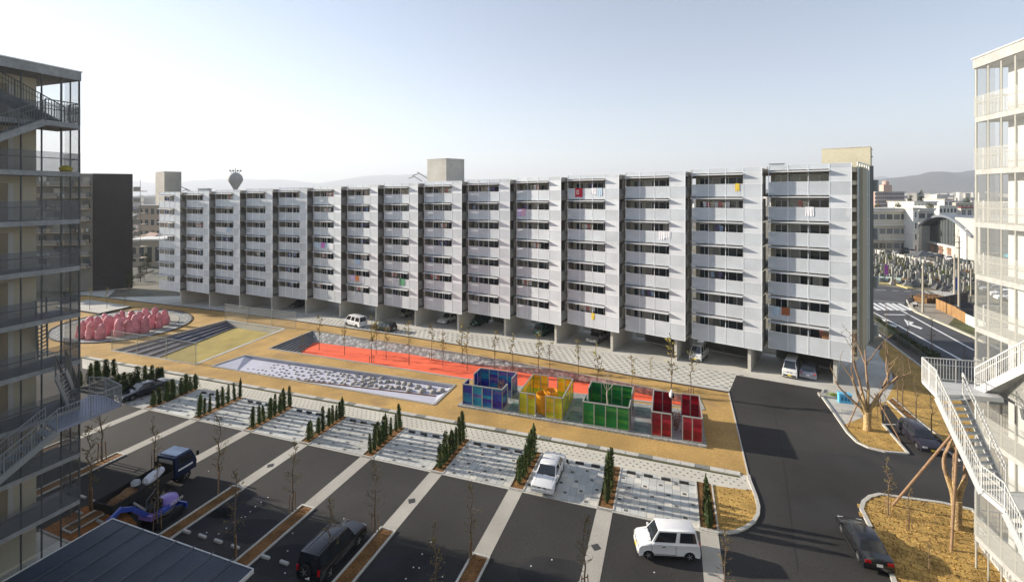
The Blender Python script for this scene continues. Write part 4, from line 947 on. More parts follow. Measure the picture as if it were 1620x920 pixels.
pb, lb = pavilion('blue_pavilion', 'roofless pavilion of deep blue and turquoise glass panels, leftmost of the row', ax[0], ax[1], .3, 4.7, blue, {'n':[(0,1,4)], 'f':[(0,.98,4)], 'l':[(0,.32,1),(.6,1,2)], 'r':[(0,.32,1),(.62,1,2)]})
py_, ly = pavilion('yellow_pavilion', 'roofless pavilion of yellow and amber glass with orange drums inside', ax[2], ax[3], .3, 4.9, yel, {'n':[(0,.38,2),(.62,1,2)], 'f':[(0,.38,2),(.62,1,2)], 'l':[(0,1,4)], 'r':[(0,1,4)]})
pg, lg = pavilion('green_pavilion', 'roofless pavilion of green glass panels with a bare tree inside', ax[4], ax[5], .3, 4.9, grn, {'n':[(0,1,4)], 'f':[(0,.98,4)], 'l':[(0,.36,1),(.62,1,1)], 'r':[(0,.36,1),(.62,1,1)]})
pr, lr = pavilion('red_pavilion', 'roofless pavilion of crimson glass panels, rightmost of the row', ax[6], ax[7], .3, 4.8, red, {'n':[(0,.4,2),(.62,1,2)], 'f':[(0,.4,2),(.62,1,2)], 'l':[(0,1,3)], 'r':[(0,1,3)]})
for a0, a1 in ((ax[1]+.4, ax[2]-.3), (ax[3]+.3, ax[4]-.3), (ax[5]+.3, ax[6]-.3)):
    for k in range(5):
        if k == 2: continue
        b = MB(); q = [pv(a0, .6+k*.95), pv(a1, .6+k*.95), pv(a1, 1.5+k*.95), pv(a0, 1.5+k*.95)]
        b.prism([(v.x, v.y) for v in q], lambda x, y: zg(x,y)+.19, lambda x, y: zg(x,y)+.215); b.build('glass_strip', M_GFL, plat)
# orange drums
M_DRUM = mat('orange_drum', (.75,.34,.02), .4, n=(2,.1), trans=.25)
for u, v in ((.50, .75), (.62, 1.6)):
    b = MB(); b.lathe([(.62,0),(.66,.9),(.66,1.75),(.60,1.75),(.60,.1)], n=20)
    q = pv(lerp(ax[2], ax[3], u), v+.5, H0); tag(b.build('drum', M_DRUM, None, q, smooth=50), f"open orange translucent drum inside the yellow pavilion, the {'nearer' if v<1 else 'farther right'} one", 'drum')
# little white figure-like stone and shrub in the red one
q = pv(lerp(ax[6], ax[7], .40), 4.6, H0)
b = MB(); b.bb((-.03,-.03,0),(.03,.03,1.55)); b.lathe([(.02,1.5),(.18,1.62),(.22,1.85),(.12,2.1),(.01,2.35)], n=10, wob=.2)
t = thing('white_lantern', 'white teardrop lantern on a post by the back opening of the red pavilion', 'lantern', q); b2 = MB(); b2.bb((-.03,-.03,0),(.03,.03,1.5)); b2.build('post', M_STEELD, t)
b2 = MB(); b2.lathe([(.02,1.5),(.18,1.6),(.22,1.8),(.13,2.05),(.02,2.3)], n=12); b2.build('lantern_shade', M_WHITE, t); b2 = MB(); b2.lathe([(.02,1.55),(.12,1.62),(.14,1.78),(.07,1.95),(.02,2.05)], (.08,-.13,0), n=10); b2.build('dark_inset', M_BLACK, t)
# ================= FENCES =================
def net_fence(label, pts, h):
    t = thing('net_fence', label, 'fence')
    for i, p in enumerate(pts): b = MB(); b.tube([p, p+Vector((0,0,h))], .04, 8); b.build('post', M_STEEL, t)
    for a, c in zip(pts[:-1], pts[1:]):
        b = MB(); b.bar(a+Vector((0,0,h)), c+Vector((0,0,h)), .05); b.bar(a+Vector((0,0,.05)), c+Vector((0,0,.05)), .04); b.build('rail', M_STEEL, t)
        b = MB(); b.bar(a+Vector((0,0,h/2)), c+Vector((0,0,h/2)), .01, h-.05); b.build('net_panel', M_NET, t)
h1 = (554-523)/1.0*gp(177,554).y/FPX
net_fence('wire mesh fence with steel posts along the near side of the sunken lawn', P((177,554),(217,561),(263,568.5),(310,577)), 2.75)
net_fence('wire mesh fence along the far side of the sunken lawn', P((356,505),(391,511),(430,516),(468,521)), 2.7)
# ================= VEGETATION =================
def leafcard(b, p, s, rnd=random):
    a = Vector((rnd.uniform(-1,1), rnd.uniform(-1,1), rnd.uniform(-1,1))).normalized(); c = a.orthogonal().normalized()
    n = Matrix.Rotation(rnd.uniform(0, 6.28), 3, a) @ c; u = a*s; v = n*s*.5
    b.add([p-u*.5, p+v*.5, p+u*.5, p-v*.5], [(0,1,2,3)])
# columnar conifers
def conifer_meshes(seed):
    rn_ = random.Random(seed); b = MB(); H = 1.0
    b.lathe([(.02,.0),(.095,.06),(.105,.3),(.085,.6),(.05,.85),(.01,.97)], n=9, wob=.5, seed=seed)
    tip = MB()
    for i in range(420):
        z = rn_.random()**.85; r = (.135*(1-z)**.55+.012)*(1+.35*mnoise.noise(Vector((z*7, seed*3.1, i*.01)))); a = rn_.uniform(0, 6.28)
        rr = r*rn_.uniform(.75, 1.2); p = Vector((rr*math.cos(a), rr*math.sin(a), z*.97+.02))
        (tip if rn_.random() < .22 else b).add(*card(p, a, rn_.uniform(.035,.075), rn_))
    return b.mesh('foliage', M_CYP), tip.mesh('tips', M_CYPY)
def card(p, a, s, rn_):
    o = Vector((math.cos(a), math.sin(a), rn_.uniform(.4, 2.2))).normalized()*s; w_ = Vector((-math.sin(a), math.cos(a), rn_.uniform(-.3,.3)))*s*.4
    return [p-w_, p+w_, p+o*1.1+w_*.2, p+o*1.1-w_*.2], [(0,1,2,3)]
conm = [conifer_meshes(s) for s in range(5)]
b = MB(); b.tube([(0,0,0),(0,0,.2)], .012, 5); const = b.mesh('stem', M_BARK)
rows = {0:[1.0], 1:[.55,1.2,1.9,2.6], 2:[.7,1.4,2.0,2.9,3.6,4.2], 3:[.5,1.0,1.5,2.0,2.6,3.2,3.9,4.5], 4:[.5,1.0,1.6,2.1,2.7,3.3,4.1,4.6], 5:[.4,.85,1.6,2.1,2.9,3.4,3.9,4.4,4.8], 6:[.5,1.2,1.7,2.3,2.9,3.5,4.1,4.8], 7:[.4,.9,1.4,2.3,2.8,3.4,4.1,4.7], 8:[.5,1.1,1.8,2.4,3.3,3.8,4.3,4.9], 9:[.5,1.2,1.8,2.5,3.2,3.9,4.6], 10:[.4,1.2,2.0,2.9,3.7,4.5]}
ordn = ['first','second','third','fourth','fifth','sixth','seventh','eighth','ninth','tenth','eleventh']
SX = STRIPS+[STRIPS[-1]+6.9, STRIPS[-1]+13.5]
hts = [2.5,2.6,2.15,2.3,2.05,1.95,1.9,1.9,1.85,2.1,2.2]
rowdesc = ['in the bed by the round grass island','in the row right of the white sedan','in the row left of the white sedan','in the second row left of the white sedan','in the third row left of the white sedan','in the fourth row left of the white sedan','in the fifth row left of the white sedan','in the sixth row left of the white sedan','in the row beside the dark coupe','in the row left of the dark coupe','in the leftmost hedge row by the stairs']
rr_ = random.Random(3)
rows[0] = [.35,.95,1.5]; 
for ri, bs in rows.items():
    for k, bv in enumerate(bs):
        a = SX[ri]-.5; q = F(a+rr_.uniform(-.06,.06), bv, .05); h_ = hts[ri]*rr_.uniform(.70, 1.08); 
        if ri in (0,1): h_ *= (.86 if ri else 1.0)+.07*k
        t = thing('columnar_conifer', '', 'conifer', q, rr_.uniform(0, 6), 'columnar conifers in the hedge rows'); ws = .8 if ri < 1 else .68 if ri < 2 else .92 if ri < 8 else 1.35; ws *= rr_.uniform(.78, 1.25); t.scale = (h_*ws, h_*ws, h_); t.rotation_euler = (rr_.uniform(-.06,.06), rr_.uniform(-.06,.06), rr_.uniform(0,6))
        tag(t, f"slim conifer, {ordn[k]} from the front {rowdesc[ri]}", 'conifer')
        v = rr_.randrange(5); inst('foliage', conm[v][0], t); inst('tips', conm[v][1], t); inst('stem', const, t)
# bushy clipped shrubs near the coupe
for (px, py, w_) in ((193,628,1.2),(207,612,1.0),(252,600,.9),(237,606,.7),(186,610,.8)):
    q = gp(px, py); b = MB(); rn_ = random.Random(px)
    for i in range(900):
        a = rn_.uniform(0,6.28); z = rn_.random(); r = .5*(1-.35*z**3)*rn_.uniform(.8,1.08); b.add(*card(Vector((r*math.cos(a), r*math.sin(a), z*1.4)), a, .12, rn_))
    b.lathe([(.05,0),(.46,.05),(.46,.9),(.3,1.3),(.02,1.4)], n=10)
    o = b.build('foliage', M_CYP, None); t = thing('clipped_shrub', f"dense dark clipped shrub beside the dark coupe, near hedge position {[193,207,252,237,186].index(px)+1}", 'shrub', q); o.parent = t; o.scale = (w_, w_, w_*1.05)
    tag(t, {193:'widest clipped dark shrub in front of the coupe bonnet',207:'clipped dark shrub behind the coupe bonnet',252:'tallest clipped shrub beyond the coupe roof',237:'small clipped shrub between two taller ones beyond the coupe',186:'clipped shrub nearest the steel landing on the left'}[px], 'shrub')
# bare street trees with stakes
def bare_tree(seed, H=4.4, nleaf=160, spread=.75):
    rn_ = random.Random(seed); tr = MB(); cr = MB(); lf = MB()
    pts = [Vector((0,0,0))]; n = 8
    for i in range(1, n+1): pts.append(Vector((rn_.uniform(-.05,.05)*i*.5, rn_.uniform(-.05,.05)*i*.5, H*i/n)))
    tr.tube(pts, [.045*(1-i/(n+1))+.008 for i in range(n+1)], 6)
    for i in range(34):
        z = rn_.uniform(.24, .97); a = rn_.uniform(0, 6.28); k = min(n-1, int(z*n)); base = pts[k].lerp(pts[k+1], z*n-k)
        L = spread*(1.12-z)*rn_.uniform(.6, 1.1)+.12; d = Vector((math.cos(a), math.sin(a), rn_.uniform(.5,1.1))).normalized()
        tipp = base+d*L; mid = base.lerp(tipp, .55)+Vector((0,0,-.03)); cr.tube([base, mid, tipp], [.012,.008,.004], 4, cap=False)
        for s_ in range(3):
            b0 = base.lerp(tipp, rn_.uniform(.3,.95)); d2 = (d+Vector((rn_.uniform(-1,1), rn_.uniform(-1,1), rn_.uniform(-.2,.8)))).normalized()*L*.4; cr.tube([b0, b0+d2], [.006,.003], 3, cap=False)
            for _ in range(max(0, int(nleaf/100+rn_.random()))): leafcard(lf, b0+d2*rn_.uniform(.3,1.1), rn_.uniform(.07,.13), rn_)
    return tr.mesh('trunk', M_BARK), cr.mesh('branches', M_TWIG), lf.mesh('leaves', M_LEAF)
btm = [bare_tree(s, 4.4, 130+60*(s % 2)) for s in range(5)]
b = MB(); b.tube([(.22,.0,0),(.18,0,1.25)], .03, 6); b.tube([(-.22,.05,0),(-.18,.02,1.2)], .03, 6); b.bar((-.22,.0,1.05),(.22,0,1.05), .04); stk = b.mesh('stake_pair', M_POLE)
trees = [(593,843,728,'by the third paved strip from the right'),(463,810,700,'at the bed left of the black off-road car'),(346,778,655,'at the head of the bed right of the blue lorry'),(244,745,660,'behind the cab of the blue lorry'),(161,729,620,'nearest the left building in the upper row'),(372,880,745,'between the shed roof and the white wheel stops'),(521,905,790,'in front of the black off-road car'),(745,884,762,'right of centre in the lower row'),(688,965,830,'at the bottom edge right of the off-road car'),(925,945,815,'just left of the white moving car'),(1147,950,838,'under the right side of the white moving car'),(143,806,675,'in front of the excavator arm'),(249,838,735,'beside the excavator cab'),
 (1405,815,725,'on the lower grass island near its rounded end'),(1438,840,770,'leafier one on the lower grass island'),(1470,905,850,'leaning over the bottom of the lower grass island')]
for i, (px, py, pt, ds) in enumerate(trees):
    q = gp(px, py, .03); H = (py-pt)*q.y/FPX*1.02
    t = thing('young_tree', f"thin nearly bare young tree {ds}", 'tree', q, i*1.1, 'staked young trees around the parking yard'); t.scale = (H/4.4,)*3
    v = btm[i % 5]; inst('trunk', v[0], t); inst('branches', v[1], t); inst('leaves', v[2], t); inst('stake_pair', stk, t)
# saplings on the grass bank right of the building
for i, (px, py, pt) in enumerate([(1428,650,562),(1449,668,590),(1474,688,610),(1388,662,620),(1400,665,612),(1393,655,600),(1420,640,560)]):
    q = gp(px, py, .03); H = (py-pt)*q.y/FPX
    t = thing('sapling', f"slender brown sapling number {i+1} from the left on the grass bank beyond the pruned tree", 'tree', q, i*2, 'saplings on the grass bank'); t.scale = (H/4.4,)*3
    tag(t, ['sapling in the bark bed straight above the parked wagon','sapling above the bonnet of the parked wagon','forked sapling right of the parked wagon','short stake-like sapling left of the pair behind the pruned trunk','short sapling right of the pair behind the pruned trunk','middle short sapling behind the pruned trunk','sapling at the top of the bark bed'][i], 'tree'); v = btm[(i+2) % 5]; inst('trunk', v[0], t); inst('branches', v[1], t)
# young trees with yellow-green leaves in the orange court
def leafy(seed, H=3.6):
    rn_ = random.Random(seed); tr = MB(); lf = MB(); pts = [Vector((rn_.uniform(-.06,.06)*i*.4, rn_.uniform(-.06,.06)*i*.4, H*i/6)) for i in range(7)]; pts[0] = Vector((0,0,0))
    tr.tube(pts, [.03*(1-i/8)+.006 for i in range(7)], 5)
    for i in range(16):
        z = rn_.uniform(.42,.98); k = min(5, int(z*6)); b0 = pts[k].lerp(pts[k+1], z*6-k); a = rn_.uniform(0,6.28); d = Vector((math.cos(a), math.sin(a), rn_.uniform(.4,1.0))).normalized()*rn_.uniform(.2,.5)
        tr.tube([b0, b0+d], [.008,.004], 3, cap=False)
        for _ in range(7): leafcard(lf, b0+d*rn_.uniform(.3,1.1)+Vector((rn_.uniform(-.08,.08), rn_.uniform(-.08,.08), rn_.uniform(-.08,.08))), rn_.uniform(.10,.2), rn_)
    return tr.mesh('trunk', M_BARK), lf.mesh('leaves', M_BAM)
lfm = [leafy(s) for s in range(5)]
b = MB()
for x in (-.28, 0, .28): b.bar((x,0,0),(x,0,.95), .07)
b.bar((-.32,.03,.75),(.32,.03,.75), .05); guard = b.mesh('tree_guard', M_POLE)
ct = [(505,553,500,0),(478,556,530,1),(545,561,510,0),(588,574,502,1),(611,567,515,0),(647,577,508,0),(683,570,512,1),(701,580,520,0),(731,576,506,0),(739,585,520,0),(783,590,525,0),(811,592,530,1),(852,597,520,0),(945,625,545,1),(1000,625,560,1),(1062,640,535,1),(1093,628,555,1),(915,598,530,0),(870,585,535,0),(595,560,505,0),(1030,600,565,0)]
for i, (px, py, pt, g_) in enumerate(ct):
    dp = -dR if py < 645 and i not in (16,17,18,20) else 0
    q = gp(px, py, dp+.02); H = (py-pt)*q.y/FPX
    t = thing('leafy_sapling', f"thin sapling with yellow-green leaves, {ORD[sum(1 for c_ in ct if c_[0] < px)]} from the left along the orange court", 'tree', q, i*1.7, 'saplings in and beside the orange court'); t.scale = (H/3.6,)*3
    v = lfm[i % 5]; inst('trunk', v[0], t); inst('leaves', v[1], t)
    if g_: o = inst('tree_guard', guard, None, q, 0.3); tag(o, f"dark timber tree guard around the {ORD[sum(1 for c_ in ct if c_[0] < px)]} sapling from the left of the orange court", 'tree guard', 'tree guards in the orange court')
# saplings at the far-left terrace
for i, (px, py, pt) in enumerate([(142,490,455),(169,488,455),(197,485,462),(112,492,450)]):
    q = gp(px, py, .35); H = (py-pt)*q.y/FPX; t = thing('leafy_sapling', f"sapling on the pale terrace behind the pink stones, {ordn[i]} of four", 'tree', q, i, 'saplings on the pale terrace'); t.scale = (H/3.6,)*3
    v = lfm[i]; inst('trunk', v[0], t); inst('leaves', v[1], t)
# heavy pruned trees
def limb(b, p, d, L, r, dep, rn_, col=None):
    pts = [p]; rad = [r]; n = 5
    for i in range(n):
        d = (d+Vector((rn_.uniform(-.16,.16), rn_.uniform(-.16,.16), rn_.uniform(-.04,.14)))).normalized(); pts.append(pts[-1]+d*L/n); rad.append(r*(1-.5*(i+1)/n))
    b.tube(pts, rad, 8)
    if dep:
        for _ in range(2 if dep > 1 else rn_.choice([1, 2])):
            k = rn_.choice([3,4,5]); a = Vector((rn_.uniform(-1,1), rn_.uniform(-1,1), rn_.uniform(.0,.8))).normalized(); limb(b, pts[k], (d+a*.8).normalized(), L*.72, rad[k]*.8, dep-1, rn_)
def pruned(nm, label, q, H, r, limbs, seed, stub=0):
    t = thing(nm, label, 'tree', q); rn_ = random.Random(seed); b = MB()
    b.tube([(0,0,-.1),(0,0,.15),(.02,0,H*.5),(0,0,H)], [r*1.35,r*1.08,r,r*1.15], 12); b.build('trunk', M_BARKY, t, smooth=60)
    low = MB(); hi = MB()
    for (dx, dy, dz, L, rr2, dep) in limbs:
        d = Vector((dx, dy, dz)).normalized(); mid = Vector((dx*.12, dy*.12, H-.05)); e = mid+d*L*.45
        low.tube([mid-Vector((0,0,.3)), mid+d*L*.2, e], [rr2*1.1, rr2, rr2*.85], 9); limb(hi, e-d*.05, d, L*.75, rr2*.82, dep, rn_)
    for i in range(110):
        v = Vector(hi.v[rn_.randrange(len(hi.v)//3, len(hi.v))]); d = Vector((rn_.uniform(-1,1), rn_.uniform(-1,1), rn_.uniform(.1,1.2))).normalized()*rn_.uniform(.2,.7); m_ = v+d*.5+Vector((rn_.uniform(-.05,.05), 0, .04))
        if i == 0: tw = MB()
        tw.tube([v, m_, v+d], [.014,.009,.004], 4, cap=False)
    tw.build('twigs', M_TWIG, t); low.build('limbs', M_BARKY, t, smooth=60); hi.build('upper_limbs', mat('bark_grey_brown', (.30,.20,.12), .9, n=(2,.25), fine=(10,.25), bump=(14,.5,.02)), t, smooth=60); return t
tq = gp(1372, 680)
pruned('pruned_tree', 'large pruned tree with bare forking limbs and pale yellow trunk on the triangular island', tq, 1.55, .26, [(-.5,.0,1,2.6,.16,2),(.75,.1,1,3.3,.17,2),(-.05,.3,1,3.6,.13,2),(.35,-.25,1,3.4,.12,2),(-1.0,.2,.9,2.8,.11,1),(.2,.2,1,4.2,.12,2)], 5)
tq2 = gp(1513, 836)
pruned('pruned_tree', 'tall forked pruned trunk on the lower grass island beside the white stair', tq2, 1.7, .24, [(-.28,.1,1,3.2,.14,1),(.38,.0,1,2.8,.15,1),(-.2,-.1,1,3.0,.10,1)], 9)
def props(label, pairs, r=.05):
    t = thing('tree_prop', label, 'tree prop', pairs[0][0])
    for a, c in pairs: b = MB(); b.tube([Vector(a)-pairs[0][0], Vector(c)-pairs[0][0]], r, 8); b.build('pole', M_POLE, t)
topA = tq+Vector((.1,0,3.4))
for lab, (px, py), (tx, ty) in (('thin brown prop leaning from the left against the pruned tree',(1341,675),(-.35,.1)),('thin prop leaning from the right against the pruned tree',(1426,700),(.5,-.1)),('pale prop behind the pruned tree reaching its crown',(1392,640),(.3,.8))):
    q = gp(px, py); props(lab, [(q, tq+Vector((tx, ty, 3.1)))])
z1 = Vector((tq2.x-.45, tq2.y-.2, tq2.z+5.6))
props('long slanting timber prop tied to the forked tree by the stair', [(gp(1411, 800), z1)], .07)
props('upright timber prop in front of the forked tree', [(gp(1505, 872), z1+Vector((.05,-.3,.2)))], .07)
# bare tree inside the green pavilion, shrub in the red one
q = pv(lerp(ax[4], ax[5], .45), 3.0, H0); t = thing('bare_tree', 'small bare pale-barked tree growing inside the green pavilion', 'tree', q); b = MB(); rn_ = random.Random(21)
b.tube([(0,0,0),(.03,0,1.0),(-.05,0,1.7),(.0,0,2.1)], [.09,.08,.07,.05], 8); b.build('trunk', mat('pale_bark', (.50,.44,.34), .85), t); b = MB()
for d in ((-.5,.1,.9),(.7,0,.8),(.2,-.2,1),(-.2,.3,1)): limb(b, Vector((0,0,2.0)), Vector(d).normalized(), 1.0, .03, 2, rn_)
b.build('branches', MATS['pale_bark'], t)
for lab, (u, v) in (('rusty reddish shrub in the doorway of the red pavilion', (.5,.6)), ('brown twiggy shrub inside the blue pavilion', (-2,0))):
    q = pv(lerp(ax[6], ax[7], u), v+1.2, H0) if u > 0 else pv(lerp(ax[0], ax[1], .7), 3.2, H0); b = MB(); rn_ = random.Random(int(u*10)+30)
    for i in range(260): leafcard(b, Vector((rn_.gauss(0,.32), rn_.gauss(0,.32), rn_.uniform(.2,1.5))), .16, rn_)
    for i in range(12): b.tube([(0,0,0),(rn_.uniform(-.4,.4), rn_.uniform(-.4,.4), rn_.uniform(.8,1.5))], [.02,.006], 4)
    tag(b.build('shrub', mat('rusty_leaf', (.20,.09,.04), .9), None, q), lab, 'shrub')
# pebbles pile in front of yellow
for i in range(14):
    q = pv(lerp(ax[2], ax[3], .36+.02*(i % 8)), .35+.12*(i//4), H0+.02); r = .10+.03*(i % 3); o = inst('garden_stone', rockm[i % 5], None, q, i, (r, r, r*.8)); tag(o, 'small dark stone in the doorway of the yellow pavilion', 'stone', 'stones in the doorway of the yellow pavilion')
# blue bin on the corner pavement
q = gp(1336, 636); t = thing('blue_bin', 'bright blue box with dark markings beside the planter on the corner pavement', 'bin', q, -.35); b = MB(); b.bb((-.5,-.3,0),(.5,.3,.8)); b.build('body', mat('blue_box', (.10,.42,.68), .6, n=(2,.2)), t)
b = MB(); b.bb((-.53,-.33,.8),(.53,.33,.87)); b.build('lid', mat('blue_lid', (.16,.5,.75), .5), t)
for x in (-.25, .05, .3): b = MB(); b.bb((x-.08,-.31,.25),(x+.06,-.302,.6)); b.build('dark_mark', mat('mark_blue', (.02,.12,.25), .7), t)
pl = thing('planter_bed', 'small raised planter with yellow-green plants at the corner of the pavement', 'planter', gp(1316, 628), -.35); b = MB(); b.bb((-1.1,-.4,0),(.9,.4,.2)); b.build('planter_box', M_CONC, pl)
b = MB(); rn_ = random.Random(4)
for i in range(220): leafcard(b, Vector((rn_.gauss(.1,.25), rn_.gauss(0,.12), rn_.uniform(.2,.4))), .12, rn_)
b.build('plants', mat('fresh_leaf', (.25,.33,.05), .8), pl)
rn_ = random.Random(77)
for nm_, poly_, n_, c_ in (('leaf_litter', g3, 2600, M_DIRT), ('leaf_litter', g1, 700, M_DIRT), ('leaf_litter', g2, 1800, M_DIRT), ('leaf_litter', isl, 500, M_DIRT), ('grass_tufts', g3, 2200, M_GRASS), ('grass_tufts', g2, 1500, M_GRASS)):
    xs_ = [p.x for p in poly_]; ys_ = [p.y for p in poly_]; b = MB(); k = 0
    while k < n_:
        p = Vector((rn_.uniform(min(xs_), max(xs_)), rn_.uniform(min(ys_), max(ys_)), 0))
        if inpoly(p, poly_):
            p.z = zg(p.x, p.y)+.05+rn_.uniform(0,.06); leafcard(b, p, rn_.uniform(.06,.16), rn_)
        k += 1
    b.build(nm_, c_, None, kind='stuff')
q0_, q1_ = gp(1331, 665), gp(1366, 668); t = thing('low_handrail', 'thin low steel handrail at the edge of the corner pavement', 'handrail'); b = MB(); b.tube([q0_, q0_+Vector((0,0,.9)), q1_+Vector((0,0,.9)), q1_], .025, 6); b.build('rail', M_STEEL, t)
# ================= VEHICLES =================
def paint(name, col, metal=.0, rough=.28): return mat('paint_'+name, col, rough, metal, spec=.5, coat=.5, n=(.6,.05))
def wheel_meshes(r, w_=.19):
    b = MB(); b.lathe([(r*.62,-w_/2),(r*.93,-w_/2),(r,-w_*.3),(r,w_*.3),(r*.93,w_/2),(r*.62,w_/2)], n=18, axis='Y'); ty = b.mesh('tyre', M_BLACK, 40)
    b = MB(); b.lathe([(r*.62,-w_*.42),(r*.62,w_*.42)], n=14, axis='Y')
    for k in range(5):
        a = k*2*math.pi/5
        for s_ in (-1, 1): b.bar((0, s_*w_*.47, 0), (math.cos(a)*r*.56, s_*w_*.47, math.sin(a)*r*.56), .05, .03)
    return ty, b.mesh('rim', M_RIM, 40)
WH = {}
# kind: L, W, H, lower profile top [(x,z)], cabin: base x front/rear, roof x front/rear, base z, wheel r, axles
KIND = {
 'sedan': dict(L=4.4, W=1.68, H=1.38, prof=[(2.2,.42),(2.17,.62),(2.05,.70),(1.0,.86),(-1.25,.90),(-2.08,.88),(-2.18,.72),(-2.2,.40)], cab=(1.12,-1.65,.42,-.95), zb=.87, r=.30, ax=(1.33,-1.25), split=(-.28,)),
 'coupe': dict(L=4.5, W=1.72, H=1.28, prof=[(2.25,.40),(2.22,.58),(2.05,.66),(1.05,.82),(-1.3,.88),(-2.15,.90),(-2.24,.75),(-2.25,.40)], cab=(1.05,-1.9,.25,-.75), zb=.84, r=.31, ax=(1.38,-1.25), split=()),
 'wagon': dict(L=4.4, W=1.68, H=1.45, prof=[(2.2,.42),(2.17,.62),(2.05,.72),(1.05,.88),(-1.6,.92),(-2.12,.92),(-2.2,.80),(-2.2,.40)], cab=(1.12,-2.14,.40,-1.88), zb=.89, r=.30, ax=(1.33,-1.30), split=(-.25,-1.15)),
 'kei':   dict(L=3.3, W=1.40, H=1.55, prof=[(1.65,.42),(1.62,.68),(1.50,.80),(.92,.93),(-1.0,.95),(-1.58,.95),(-1.63,.85),(-1.65,.38)], cab=(.98,-1.6,.52,-1.46), zb=.92, r=.26, ax=(1.12,-1.08), split=(-.42,)),
 'kvan':  dict(L=3.25, W=1.40, H=1.85, prof=[(1.62,.40),(1.61,.75),(1.55,.98),(1.35,1.05),(-1.5,1.05),(-1.6,1.0),(-1.62,.85),(-1.62,.38)], cab=(1.50,-1.60,1.05,-1.48), zb=1.03, r=.25, ax=(1.25,-.95), split=(.35,-.55)),
 'van':   dict(L=4.3, W=1.66, H=1.85, prof=[(2.15,.42),(2.12,.75),(2.0,.92),(1.5,1.0),(-1.9,1.0),(-2.12,1.0),(-2.15,.85),(-2.15,.40)], cab=(1.72,-2.12,1.02,-1.98), zb=.99, r=.30, ax=(1.35,-1.25), split=(.4,-.75)),
 'suv':   dict(L=4.5, W=1.75, H=1.88, prof=[(2.2,.55),(2.18,.85),(2.08,1.00),(.95,1.12),(-1.8,1.14),(-2.15,1.14),(-2.2,1.0),(-2.2,.52)], cab=(1.0,-2.17,.55,-2.05), zb=1.12, r=.37, ax=(1.38,-1.30), split=(-.25,-1.15)),
}
